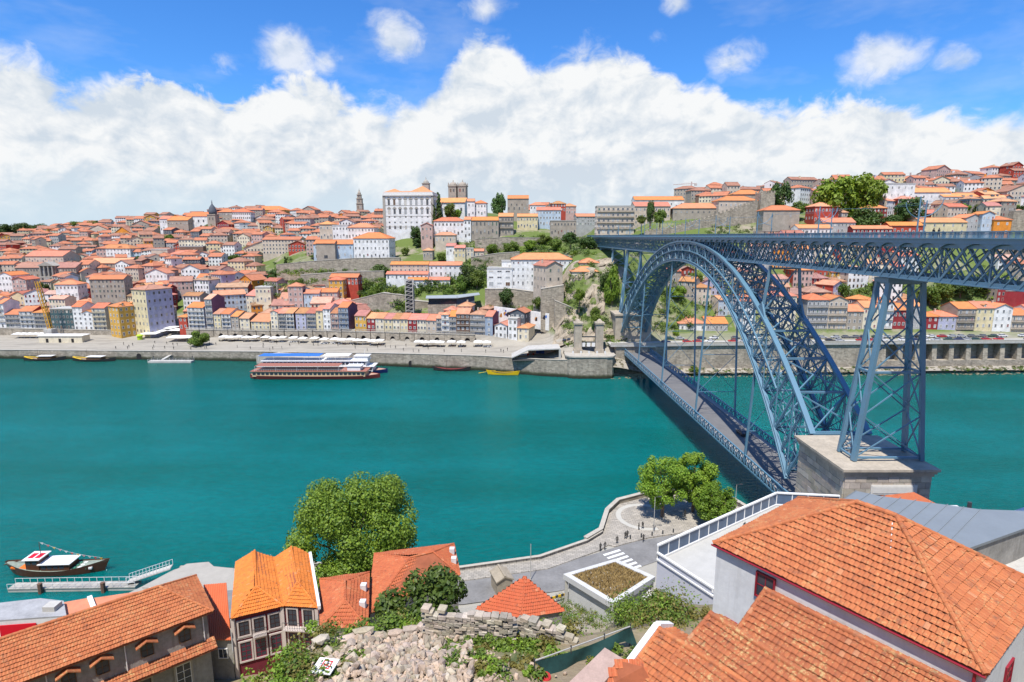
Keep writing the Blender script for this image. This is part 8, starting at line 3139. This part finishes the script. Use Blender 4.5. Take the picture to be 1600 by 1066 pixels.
def station():
 """terrace building, carport, grey roofs on the right"""
 A, N, N2, Cc, B = at_z(1028, 852, 22), at_z(1117, 908, 22), Vector((40, 62, 22)), at_z(1312, 775, 22), at_z(1214, 770, 22)
 t = thing('terrace_building', 'pale building with glazed rooftop terrace screen near the bridge pier', 'building', (A.x, A.y, 8))
 O = Vector((A.x, A.y, 8))
 Q = [p - O for p in (A, N, N2, Cc, B)]
 lil = mat('pale_render', (.55, .55, .60), .85, .08, .5)
 mb = MB(); mb.prism([(q.x, q.y) for q in Q], -6, 11.6); mb.build('wall', lil, t)
 mb = MB(); c = sum(Q, Vector()) / 5; mb.prism([(c.lerp(q, .985).x, c.lerp(q, .985).y) for q in Q], 11.602, 11.8); mb.build('terrace_floor', mat('terrace_floor', (.44, .43, .40), .9, .1, .6), t)
 dg = glass_mat('screen_glass', (.05, .08, .13))
 for (a, b, n) in ((Q[0], Q[4], 13), (Q[4], Q[3], 4), (Q[0], Q[1], 1)):
  zt = 14.0 if n > 1 else 12.9
  for z in (zt, 11.95):
   member('screen_rail', Vector((a.x, a.y, z)), Vector((b.x, b.y, z)), .34, .22, M_WHITE, t)
  for k in range(n + 1):
   p = a.lerp(b, k / n)
   member('screen_post', (p.x, p.y, 11.8), (p.x, p.y, zt), .14, .14, M_WHITE, t)
   if k < n:
    q = a.lerp(b, (k + 1) / n)
    mid = (zt + 12.06) / 2
    member('screen_panel', Vector((lerp(p.x, q.x, .04), lerp(p.y, q.y, .04), mid)), Vector((lerp(p.x, q.x, .96), lerp(p.y, q.y, .96), mid)), .05, zt - 12.2, dg if n > 1 else lil, t)
 p = at_z(1163, 832, 19.8)
 person((p.x, p.y, 19.8), R(120), 'black', 'black', 'person in black standing on the rooftop terrace behind the screen')
 # carport with planted roof
 P = [at_z(x, y, 11) for x, y in ((880, 897), (958, 944), (1024, 901), (962, 873))]
 t = thing('carport', 'white-edged concrete carport with dry grass roof beside the road', 'carport', (P[0].x, P[0].y, 6))
 O = Vector(t.location); Q = [p - O for p in P]
 c = sum(Q, Vector()) / 4
 inn = [c.lerp(q, .83) for q in Q]
 mb = MB()
 for i in range(4):
  a, b, c2, d = Q[i], Q[(i + 1) % 4], inn[(i + 1) % 4], inn[i]
  mb.slab([a, b, c2, d], .9)
 mb.build('roof_edge', mat('white_concrete', (.52, .515, .50), .8, .1, .8), t)
 mb = MB(); mb.slab([q - Vector((0, 0, .35)) for q in inn], .3); mb.build('roof_slab', M_CONC, t)
 rnd = random.Random(6)
 mb = MB()
 for k in range(5200):
  u, v = rnd.random(), rnd.random()
  p = inn[0].lerp(inn[1], u).lerp(inn[3].lerp(inn[2], u), v)
  h = rnd.uniform(.15, .5); a = rnd.uniform(0, 6.3); x, y = math.cos(a) * .12, math.sin(a) * .12
  mb.face([(p.x - x, p.y - y, p.z - .3), (p.x + x, p.y + y, p.z - .3), (p.x + rnd.uniform(-.2, .2), p.y + rnd.uniform(-.2, .2), p.z - .3 + h)])
 mb.build('roof_grass', mat('dry_grass', (.30, .19, .075), .95, .3, .8, col2=(.42, .30, .12)), t, kind='stuff')
 mb = MB(); mb.prism([(c.lerp(q, .88).x, c.lerp(q, .88).y) for q in Q], -4, 4.09); mb.build('wall', mat('white_concrete', (.52, .515, .50), .8, .1, .8), t)
 for q in Q:
  k = c.lerp(q, .93)
  member('column', (k.x, k.y, -3), (k.x, k.y, 4.2), .5, .5, M_CONC, t)
 mb = MB(); a, b = c.lerp(Q[1], .85), c.lerp(Q[2], .85); mb.bar(Vector((a.x, a.y, 1)), Vector((b.x, b.y, 1)), .3, 6.4); mb.build('back_wall', M_CONC, t)
 p = at_z(1040, 942, 13)
 tag(MB_wedge((p.x, p.y, 9), R(-38)), 'sloping bare concrete retaining block beside the terrace building', 'block')
 # grey metal roof and neighbours at the right edge
 for (nm, lab, px, z, m, wm) in [
  ('metal_roof_building', 'building with broad pale grey metal roof behind the plaster house', [(1300, 792), (1450, 880), (1510, 858), (1600, 826), (1660, 800), (1532, 796), (1375, 775), (1338, 767)], 31.0, mat('grey_metal_roof', (.20, .225, .245), .45, .08, .4), M_PLG),
  ('orange_roof_house', 'orange roof beyond the grey metal roof by the pier', [(1366, 776), (1440, 812), (1500, 806), (1428, 769)], 26.0, T_RED, M_PLW),
  ('white_annex', 'flat white annex at the right edge beyond the metal roof', [(1530, 815), (1560, 830), (1680, 800), (1640, 780)], 25.0, M_WHITE, M_PLW),
  ('white_side_building', 'white building below the metal roof at the right edge', [(1520, 890), (1640, 1000), (1760, 960), (1600, 850)], 27.0, M_CONC, M_PLW)]:
  P = [at_z(x, y, z) for x, y in px]
  t = thing(nm, lab, 'building', (P[0].x, P[0].y, z - 12))
  O = Vector(t.location); Q = [p - O for p in P]
  mb = MB(); mb.slab(Q, .3); r = mb.build('roof', m, t)
  c = sum(Q, Vector()) / len(Q)
  mb = MB(); mb.prism([(c.lerp(q, .96).x, c.lerp(q, .96).y) for q in Q], -8, 11.68); mb.build('wall', wm, t)
  if nm.startswith('metal'):
   for k in range(9):
    a, b = Q[0].lerp(Q[1], k / 8), Q[7].lerp(Q[5], k / 8)
    member('standing_seam', a + Vector((0, 0, .04)), b + Vector((0, 0, .04)), .05, .08, m, r)
 for k, (px, py, z) in enumerate(((1490, 797, 26), (1513, 796, 26))):
  p = at_z(px, py + 6, z)
  o = MB(); o.box(-.7, .7, -.5, .5, -1.5, 1.0) if k == 0 else o.tube([(0, 0, -2), (0, 0, 1.6)], .25, 8)
  tag(o.build('vent', M_WHITE if k == 0 else M_IRON, None, loc=(p.x, p.y, z)), ['white roof vent box near the orange roof at right', 'dark roof vent pipe near the orange roof at right'][k], 'vent')


def MB_wedge(loc, rz):
 mb = MB(); mb.add([(-3, -1.2, -4), (4, -1.2, -4), (4, 1.2, -4), (-3, 1.2, -4), (-3, -1.2, 4.2), (4, -1.2, 1.2), (4, 1.2, 1.2), (-3, 1.2, 4.2)], MB.BF)
 o = mb.build('concrete_block', mat('pale_concrete', (.55, .53, .48), .9, .15, .8), None, loc=loc)
 o.rotation_euler = (0, 0, rz)
 return o


def riverside():
 # road, pavement, parapet, crossing
 def strip(name, pts, w0, w1, z, m, th=.06):
  vs = []
  n = len(pts)
  for i, p in enumerate(pts):
   d = (Vector(pts[min(i + 1, n - 1)]) - Vector(pts[max(i - 1, 0)])).normalized()
   nn = Vector((-d.y, d.x))
   for o, zz in ((w0, z), (w1, z), (w1, z - th), (w0, z - th)):
    q = Vector(p) + nn * o
    vs.append((q.x, q.y, zz))
  fs = []
  for i in range(n - 1):
   for k in range(4):
    fs.append((4 * i + k, 4 * i + (k + 1) % 4, 4 * i + 4 + (k + 1) % 4, 4 * i + 4 + k))
  mb = MB(); mb.add(vs, fs)
  return struct(mb.build(name, m))
 rc = [(-60, 80), (-30, 82.5), (-8, 84.8), (7, 88.2), (16, 92.2), (24, 96.5), (32, 99), (50, 100)]
 strip('road', rc, -3.6, 3.6, 6.40, mat('asphalt', (.20, .195, .19), .9, .28, .3, .3, 8))
 sh = [(x, y) for x, y in NEAR_SHORE if -45 < x < 60]
 strip('pavement', sh[:5], -3.4, -.3, 6.53, mat('paving', (.38, .35, .305), .9, .18, .7, joints=.45), .4)
 plz = [(x, y - .4) for x, y in NEAR_SHORE if 17 < x < 51]
 mb = MB(); mb.prism(plz[::-1] + [(16.5, 99.5), (19, 98.0), (26, 101.2), (34, 103.4), (51, 104.4)], 6.0, 6.56)
 struct(mb.build('plaza', mat('plaza_paving', (.38, .345, .295), .9, .2, .5, joints=.5)))
 mb = MB()
 ring = [(27 + 5.2 * math.cos(R(a)), 109.5 + 5.2 * math.sin(R(a))) for a in range(60, 300, 12)]
 strip('paving_band', ring, -.5, .5, 6.566, mat('light_paving', (.45, .43, .38), .9, .08, 1), .004)
 # zebra crossing: each bar
 zw = mat('road_paint', (.72, .72, .70), .8, .12, 3)
 cz = thing('zebra_crossing', 'white painted bars of a pedestrian crossing on the quay road', 'crossing', (19.5, 93.5, 6.404), R(28))
 for k in range(6):
  mb = MB(); mb.box(-1.9 + k * .02, 1.9, -3.1 + k * 1.15, -3.1 + k * 1.15 + .55, 0, .006); mb.build('painted_bar', zw, cz)
 pts = [(x, y - .25) for x, y in NEAR_SHORE if -45 < x < 18]
 strip_wall('river_parapet', 'low pale parapet along the near riverside road', pts, 5.5, 7.05, .3, mat('paving', (.38, .35, .305), .9, .18, .7, joints=.45), coping=.08)
 pts = [(x, y + .05) for x, y in NEAR_SHORE if 13 < x < 53]
 strip_wall('plaza_wall', 'curved stone retaining wall round the tree-planted plaza', pts[::1], -3, 7.3, .6, M_QUAY, coping=.12)
 pts = [(x, y + .05) for x, y in NEAR_SHORE if -64 < x < 16]
 strip_wall('near_quay_wall', 'stone foot of the near quay along the water', pts, -3, [2.35 if x < -46 else 5.4 for x, y in pts], .5, M_QUAY)
 rnd = random.Random(15)
 mb = MB()
 for k in range(90):
  x = rnd.uniform(10, 20.5)
  y = interp(x, NEAR_SHORE) + rnd.uniform(0, 2.8); rr = rnd.uniform(.4, 1.3); z = rnd.uniform(-.4, 3.6) * (1 - (y - interp(x, NEAR_SHORE)) / 4)
  mb.add([(x + rr * rnd.uniform(.6, 1.2) * a, y + rr * rnd.uniform(.6, 1.2) * b, z + rr * c) for a, b, c in ((-1, -1, -1), (1, -1, -1), (1, 1, -1), (-1, 1, -1), (-.6, -.6, .7), (.6, -.6, .7), (.6, .6, .7), (-.6, .6, .7))], MB.BF)
 tag(mb.build('bank_rocks', mat('bank_rock', (.34, .27, .18), .95, .35, .8), kind='stuff'), 'brown boulders at the water below the plaza wall', 'rocks')
 # lamps, poles
 for k, (px, py, h, lab) in enumerate([(1021, 834, 7.5, 'slim grey street lamp beside the plaza trees'), (829, 906, 6.5, 'thin flag pole on the riverside pavement'), (1148, 800, 6, 'grey lamp post at the back of the plaza')]):
  p = at_z(px, py, 6.5)
  t = thing('street_lamp', lab, 'lamp post', (p.x, p.y, 6.5))
  mb = MB(); mb.tube([(0, 0, 0), (0, 0, h)], [.08, .05], 8); mb.lathe([(.16, 0), (.12, .4)], 8); mb.build('post', M_CONC, t)
  if k != 1:
   mb = MB(); mb.bar((0, 0, h), (.9, 0, h + .15), .08, .06); mb.box(.6, 1.2, -.12, .12, h + .08, h + .2); mb.build('lamp_head', M_IRON, t)
 p = at_z(1050, 826, 6.5)
 for k in range(5):
  x = p.x - 9 + 2.2 * k
  mb = MB(); mb.lathe([(.14, 0), (.14, .75), (.06, .9)], 8); tag(mb.build('bollard', M_IRON, None, loc=(x, 99.2 + .45 * (x - 17) * .6, 6.5)), 'dark iron bollard at the plaza kerb, %s from the left' % ORD[k], 'bollard', 'bollards along the plaza kerb')
 p = at_z(872, 930, 7.5)
 t = thing('barrier', 'yellow and black striped barrier by the carport', 'barrier', (p.x, p.y, 6.4), R(24))
 for k in range(10):
  mb = MB(); mb.box(-2.5 + .5 * k, -2.0 + .5 * k, -.06, .06, .7, 1.1); mb.build('stripe', mat('stripe_yellow', (.7, .45, .02), .6, .1, 2) if k % 2 else M_IRON, t)
 for x in (-2.4, 2.3):
  mb = MB(); mb.box(x - .06, x + .06, -.05, .05, -.5, .7); mb.build('post', M_IRON, t)
 # slipway, pontoon and gangway at the left
 P = [at_z(x, y, 2.6) for x, y in ((222, 918), (365, 925), (364, 888), (334, 885), (326, 878), (292, 881))]
 mb = MB(); mb.slab(P, 4.5); tag(mb.build('concrete_ramp', mat('ramp_concrete', (.36, .335, .29), .9, .12, .5)), 'pale concrete landing ramp behind the sheet-roofed house', 'ramp')
 a, b = at_z(18, 914, .9), at_z(216, 911, .9)
 t = thing('floating_pontoon', 'long grey floating pontoon in front of the wooden tour boat', 'pontoon', (a.x, a.y, 0), math.atan2(b.y - a.y, b.x - a.x))
 L = (b - a).length
 for k in range(22):
  mb = MB(); mb.box(k * L / 22 + .02, (k + 1) * L / 22 - .02, -1.0, 1.0, .55, .72); mb.build('plank', mat('grey_plank', (.36, .34, .30), .9, .2, 1.5, rnd=.6), t)
 mb = MB(); mb.box(0, L, -.9, .9, -.3, .55); mb.build('float', M_CONC, t)
 for s in (-1, 1):
  mb = MB(); mb.bar((0, s * .9, 1.6), (L, s * .9, 1.6), .05, .05)
  for k in range(18):
   mb.box(L * k / 17 - .03, L * k / 17 + .03, s * .9 - .03, s * .9 + .03, .7, 1.6)
  mb.build('handrail', M_WHITE, t)
 for x in (L * .27, L * .76):
  mb = MB(); mb.tube([(x, -1.3, -2), (x, -1.3, 1.9)], .38, 8); mb.build('pile', mat('rust_pile', (.16, .09, .06), .9, .3, 2), t)
 g0, g1 = at_z(200, 908, 1.1), at_z(268, 886, 2.9)
 t = thing('gangway', 'steel gangway with mesh railing from ramp to pontoon', 'gangway', (g0.x, g0.y, 0))
 d = g1 - g0
 mb = MB(); mb.bar((0, 0, 1.0), (d.x, d.y, 2.9), 1.6, .15); mb.build('walkway', M_CONC, t)
 sd_ = Vector((-d.y, d.x, 0)).normalized() * .75
 for s in (-1, 1):
  mb = MB(); mb.bar(sd_ * s + Vector((0, 0, 2.1)), sd_ * s + Vector((d.x, d.y, 4.0)), .05, .05)
  for k in range(14):
   q = sd_ * s + Vector((d.x * k / 13, d.y * k / 13, 1.0 + 1.9 * k / 13)); mb.box(q.x - .025, q.x + .025, q.y - .025, q.y + .025, q.z, q.z + 1.1)
  mb.build('railing', M_WHITE, t)
 # wooden tour boat
 p = at_z(86, 899, 0)
 dark = mat('boat_varnish', (.09, .035, .02), .35, .2, 1.5)
 t = thing('tour_boat', 'dark wooden tour boat with white canopies and bunting at the pontoon', 'boat', (p.x, p.y + 1.2, 0), R(3))
 Lb = 16.5
 mb = MB(); dv, df = hull_into(mb, Lb, 3.9, 1.2, .45, .3, 1.3, 18, .4, .6); mb.build('hull', dark, t)
 mb = MB(); mb.add(dv, df); mb.build('deck', mat('boat_deck2', (.26, .30, .24), .8, .3, 2), t)
 mb = MB(); mb.bar((-Lb * .48, 0, 1.7), (-Lb * .30, 0, 1.3), 2.4, .3); mb.build('orange_stern_cover', mat('boat_orange', (.75, .17, .02), .6, .1, 1), t)
 for (x0, x1, z0, z1, nm) in ((-5.0, -2.6, 1.0, 3.3, 'wheelhouse'), (-2.4, 2.8, 1.0, 2.3, 'saloon')):
  mb = MB(); mb.box(x0, x1, -1.35, 1.35, z0, z1); s = mb.build(nm, dark, t)
  for k in range(max(2, int((x1 - x0) / 1.1))):
   mb = MB(); x = x0 + .55 + 1.1 * k; mb.box(x - .4, x + .4, -1.39, -1.35, z1 - .95, z1 - .25); mb.build('window', M_GLASS, s)
  mb = MB(); mb.box(x0 - .35, x1 + .35, -1.65, 1.65, z1, z1 + .14); c = mb.build('canopy', M_WHITE, t)
  if nm == 'wheelhouse':
   for k in range(2):
    mb = MB(); mb.box(x0 + .1 + k * 1.3, x0 + 1.1 + k * 1.3, -.9, .9, z1 + .142, z1 + .16); mb.build('life_raft_mark', mat('signal_red', (.62, .004, .02), .5, .06, 1), c)
 for k in range(12):
  mb = MB(); x = 3.4 + (k % 4) * 1.0; y = -.9 + (k // 4) * .9; mb.box(x - .3, x + .3, y - .25, y + .25, 1.0, 1.35); mb.build('seat', M_WHITE if k % 2 else mat('seat_green', (.05, .2, .13), .7, .1, 2), t)
 mb = MB(); mb.tube([(-3.0, 0, 3.4), (-3.0, 0, 6.2)], .06, 6); mb.build('mast', dark, t)
 mb = MB(); mb.tube([(-4.5, .3, 3.2), (-8.6, .5, 1.9), (-10.4, .6, 1.4)], [.07, .08, .12], 6); mb.build('steering_oar', dark, t)
 fl = [mat('flag_%d' % k, c, .8, .05, 3) for k, c in enumerate(((.7, .7, .68), (.6, .05, .05), (.7, .45, .02), (.65, .3, .35)))]
 for k in range(11):
  u = k / 10
  x, z = lerp(-2.8, 7.6, u), lerp(6.1, 2.7, u) - .5 * math.sin(math.pi * u)
  mb = MB(); mb.add([(x, 0, z), (x + .55, .06, z - .08), (x + .28, .1, z - .5), (x, .02, z), (x + .55, .08, z - .08), (x + .28, .12, z - .5)], [(0, 1, 2), (5, 4, 3)]); mb.build('pennant', fl[k % 4], t)
 mb = MB(); mb.tube([(lerp(-2.9, 7.8, k / 10), 0, lerp(6.2, 2.7, k / 10) - .5 * math.sin(math.pi * k / 10)) for k in range(11)], .015, 4); mb.build('bunting_line', M_WHITE, t)


def near_tree(label, base, H, rx, nleaf, leaf, lm, seed, ncl=26, z0=.55, name='tree', cr=(.20, .36), trunk=True, cat='tree'):
 rnd = random.Random(seed)
 t = thing(name, label, cat, base)
 cl = crown_clumps(rnd, ncl, 1.0, .95, 0, cr)
 cl = [((c[0] * rx, c[1] * rx, H * z0 + c[2] * H * (1 - z0)), r * rx * .92) for c, r in cl]
 mb = MB(); mb.add(*leaf_cloud(rnd, cl, nleaf, leaf)); mb.build('crown', lm, t)
 if trunk:
  mb = MB()
  mb.tube([(0, 0, -1), (.1, 0, H * .2), (.2, .1, H * .42), (.1, .2, H * .7)], [H * .028, H * .022, H * .016, H * .005], 8)
  for c, r in cl[:12]:
   mb.tube([(.1, 0, H * .28), (c[0] * .5, c[1] * .5, lerp(H * .35, c[2], .55)), c], [H * .012, H * .007, H * .002], 5)
  mb.build('trunk', BARK, t)
 return t


def near_green():
 near_tree('broad spreading green tree on the near quay beside the orange roofs', (-24.6, 82, 6), 21.5, 12.2, 46000, .38, leaf_mat('leaf_plane', (.06, .125, .012), (.21, .30, .032)), 3, 80, .60, cr=(.13, .25))
 for k, (px, py, H, rx, lab) in enumerate([(1034, 808, 14.5, 5.7, 'leafy plaza tree on the left of three'), (1082, 800, 14.0, 4.9, 'leafy plaza tree at the back of three'), (1113, 820, 9.3, 4.7, 'lower bright plaza tree on the right of three')]):
  p = at_z(px, py, 6.5)
  near_tree(lab, (p.x, p.y, 6.5), H, rx, 13000, .36, LEAF_C, 7 + k, 44, .54, cr=(.17, .3))['group'] = 'trees on the plaza'
 p = at_z(664, 958, 35)
 near_tree('dark glossy fig bush behind the rubble wall', (p.x, p.y, 33.2), 5.0, 3.9, 5200, .36, leaf_mat('leaf_fig', (.03, .075, .012), (.12, .19, .03)), 21, 24, .45, name='fig_bush', cat='bush', trunk=False)
 rnd = random.Random(17)
 mb = MB()
 for (x0, x1, y0, y1, n, s0, s1) in [(840, 1060, 938, 978, 120, .6, 1.4), (845, 900, 975, 1010, 10, .4, .8), (560, 680, 965, 990, 26, .35, .7), (410, 500, 1005, 1060, 16, .4, .8), (690, 880, 1000, 1062, 60, .2, .5), (440, 560, 1030, 1064, 22, .2, .45), (720, 840, 990, 1020, 20, .2, .45), (930, 1000, 1010, 1050, 8, .3, .6), (1000, 1110, 940, 980, 16, .3, .7), (420, 520, 1060, 1066, 4, .3, .6), (470, 520, 985, 1010, 8, .4, .7), (800, 870, 970, 1010, 14, .3, .6)]:
  for k in range(n):
   px, py = rnd.uniform(x0, x1), rnd.uniform(y0, y1)
   d = ray(px, py); Y = 15.0
   while Y < 95:
    tt = Y / d.y
    if CAM_Z + d.z * tt <= znear(d.x * tt, Y): break
    Y += .25
   g = Vector((d.x * Y / d.y, Y, znear(d.x * Y / d.y, Y)))
   s = rnd.uniform(s0, s1)
   mb.cur = rnd.choice((0, 0, 1, 2))
   mb.add(*leaf_cloud(rnd, [((g.x + rnd.uniform(-s, s), g.y + rnd.uniform(-s, s), g.z + s * .35), s * rnd.uniform(.6, 1)) for _ in range(3)], 170, .17, .8))
 tag(mb.build('undergrowth', [LEAF_A, LEAF_C, leaf_mat('leaf_dry', (.12, .10, .02), (.26, .22, .06))], kind='stuff'), 'green and dry undergrowth on the near slope', 'undergrowth')


def rubble():
 rnd = random.Random(2)
 sm = mat('rubble_block', (.41, .325, .235), .92, .35, 1.2, .5, 9, rnd=1.0)
 ST = []
 for k in range(9):
  mb = MB()
  bm = bmesh.new()
  bmesh.ops.create_icosphere(bm, subdivisions=1, radius=1)
  for v in bm.verts:
   d = max(abs(v.co.x), abs(v.co.y), abs(v.co.z))
   v.co = v.co * lerp(1, .82 / d, .7) * rnd.uniform(.82, 1.15)
  mb.add([v.co.copy() for v in bm.verts], [tuple(v.index for v in f.verts) for f in bm.faces])
  bm.free()
  ST.append((mb, mb.mesh('stone', sm)))
 heap = thing('rubble_heap', 'heap of pale broken building stones on the slope', 'rubble', (-4, 27, 41))
 O = Vector(heap.location)
 fine = MB()
 jobs = []
 for k in range(2600):
  px, py = rnd.gauss(630, 75), rnd.uniform(985, 1085)
  lo = interp(px, [(430, 1062), (470, 1030), (540, 1000), (640, 985), (740, 990), (830, 1015), (900, 1030)])
  if py < lo or px < 430 or px > 890:
   continue
  z = interp(py, [(980, 39.8), (1085, 43)])
  p = at_z(px, py, z)
  g = znear(p.x, p.y)
  s = rnd.choice((.05, .07, .09, .12, .15, .18, .25)) * rnd.uniform(.8, 1.25) * (.7 if px > 745 or px < 500 else 1)
  jobs.append((s, Vector((p.x, p.y, g + s * rnd.uniform(.1, .8) + (.2 * (mn.noise((p.x * .8, p.y * .8, 1)) + .6) if 540 < px < 740 else -.03)))))
 jobs.sort(key=lambda j: -j[0])
 for i, (s, p) in enumerate(jobs):
  e = (rnd.uniform(0, 6), rnd.uniform(0, 6), rnd.uniform(0, 6))
  sc = (s * rnd.uniform(.8, 1.4), s * rnd.uniform(.7, 1.1), s * rnd.uniform(.5, .9))
  mb, me = ST[rnd.randrange(9)]
  if i < 290:
   o = put('stone', me, heap, loc=p - O); o.rotation_euler = e; o.scale = sc
  else:
   M = Matrix.LocRotScale(p - O, __import__('mathutils').Euler(e), sc)
   fine.add([M @ Vector(v) for v in mb.v], mb.f)
 fine.build('stone_debris', sm, heap, kind='stuff')
 # ruined walls of rough blocks: each stone a part
 wm = mat('ruin_stone', (.40, .335, .25), .95, .35, 1.2, .6, 7, rnd=1.0, streak=.3)
 mb = MB(); mb.add(ST[0][0].v, ST[0][0].f)
 BL = []
 for k in range(6):
  bm = bmesh.new(); bmesh.ops.create_cube(bm, size=1)
  bmesh.ops.bevel(bm, geom=bm.edges[:], offset=.06, segments=1, affect='EDGES')
  for v in bm.verts: v.co += Vector((rnd.uniform(-.05, .05), rnd.uniform(-.05, .05), rnd.uniform(-.05, .05)))
  q = MB(); bm.verts.index_update(); q.add([v.co.copy() for v in bm.verts], [tuple(v.index for v in f.verts) for f in bm.faces]); bm.free()
  BL.append(q.mesh('stone', wm))
 for (lab, pts, hs, cw) in [('ruined grey stone garden wall above the rubble heap', [(664, 998), (715, 1004), (790, 1010), (803, 1008)], [2.0, 1.75, 1.9, 1.5], .42),
                               ('broken stub of stone wall right of the ruined wall', [(812, 1000), (850, 1010), (898, 1024)], [1.5, 1.2, .9], .4),
                               ('low line of large pale stones edging the rubble on the left', [(474, 1046), (520, 1022), (560, 1008), (590, 1002), (660, 990), (720, 998)], [.55, .6, .65, .6, .5, .5], .8)]:
  low = 'low line' in lab
  rh = .42 if low else .2
  P = [at_z(x, y, z) for (x, y), z in zip(pts, [39.4, 39.4, 39.4, 39.4, 39.2, 39.3])]
  t = thing('ruined_wall', lab, 'wall', (P[0].x, P[0].y, 38.6))
  O = Vector(t.location)
  for i in range(len(P) - 1):
   a, b = P[i] - O, P[i + 1] - O
   L = (b - a).length
   rz = math.atan2(b.y - a.y, b.x - a.x)
   n = max(1, int(L / cw))
   gz = min(znear(P[i].x, P[i].y), znear(P[i + 1].x, P[i + 1].y)) - O.z
   rows = int((max(hs[i], hs[i + 1]) + .8) / rh) + 1
   for r in range(rows):
    for k in range(n):
     u = (k + .5 + (.25 if r % 2 else -.25)) / n
     if r * rh - .5 > lerp(hs[i], hs[i + 1], u) + rnd.uniform(-.3, .15): continue
     c = a.lerp(b, u)
     o = put('stone', rnd.choice(ST)[1] if low else rnd.choice(BL), t, loc=(c.x + rnd.uniform(-.04, .04), c.y + rnd.uniform(-.05, .05), gz - .5 + r * rh + rh / 2))
     o.rotation_euler = (rnd.uniform(-.05, .05), rnd.uniform(-.05, .05), rz + rnd.uniform(-.08, .08))
     o.scale = (L / n * rnd.uniform(.92, 1.08), rnd.uniform(.4, .6), rnd.uniform(.17, .23)) if not low else (L / n * .62, .36, .27)
 # dark green netting on poles, red bin, board with red stamp
 a, b = at_z(835, 1040, 42.2), at_z(985, 985, 41.2)
 t = thing('green_netting', 'dark green netting sagging over a pole fence at bottom centre', 'netting', (a.x, a.y, 40.4))
 O = Vector(t.location); a, b = a - O, b - O
 mb = MB(); vs = []
 for i in range(17):
  for j in range(7):
   u, v = i / 16, j / 6
   p = a.lerp(b, u)
   vs.append((p.x + .55 * v * math.sin(u * 9 + 1) * .3 + .5 * v, p.y + .25 * math.sin(u * 14 + v * 3) * v, p.z + .25 - v * 1.15 * (.75 + .35 * math.sin(u * 7)) - .25 * math.sin(u * math.pi)))
 mb.add(vs, [(i * 7 + j, (i + 1) * 7 + j, (i + 1) * 7 + j + 1, i * 7 + j + 1) for i in range(16) for j in range(6)])
 mb.build('net', mat('net_green', (.012, .05, .045), .85, .3, 3), t, smooth=True)
 for u in (0, .35, .7, 1):
  p = a.lerp(b, u); member('pole', (p.x, p.y, -1.6), (p.x, p.y, p.z + .4), .06, .06, M_IRON, t)
 member('rail', a + Vector((0, 0, .25)), b + Vector((0, 0, .25)), .05, .05, M_CONC, t)
 p = at_z(850, 1062, 41.6)
 t = thing('red_bin', 'red plastic bin beside the green netting', 'bin', (p.x, p.y, 41.0))
 mb = MB(); mb.lathe([(.26, 0), (.33, .7), (.36, .72)], 12); mb.build('body', mat('bin_red', (.45, .03, .03), .5, .1, 2), t)
 mb = MB(); mb.lathe([(.36, .722), (.34, .8)], 12); mb.build('rim', mat('bin_red', (.45, .03, .03), .5, .1, 2), t)
 p = at_z(508, 1056, 42.0)
 t = thing('white_board', 'weathered white board with red stamped square lying on rubble', 'board', (p.x, p.y, znear(p.x, p.y) + .45), R(-15))
 t.rotation_euler = (R(8), R(-6), R(-15))
 mb = MB(); mb.box(-.55, .55, -.4, .5, 0, .05); mb.build('panel', M_WHITE, t)
 for (x0, x1, y0, y1) in ((-.2, .3, .3, .36), (-.2, .3, -.12, -.06), (-.2, -.14, -.06, .3), (.24, .3, -.06, .3), (-.05, .15, .04, .16)):
  mb = MB(); mb.box(x0, x1, y0, y1, .052, .056); mb.build('stamp', mat('signal_red', (.62, .004, .02), .5, .06, 1), t)


right_houses()
left_houses()
station()
riverside()
near_green()
rubble()
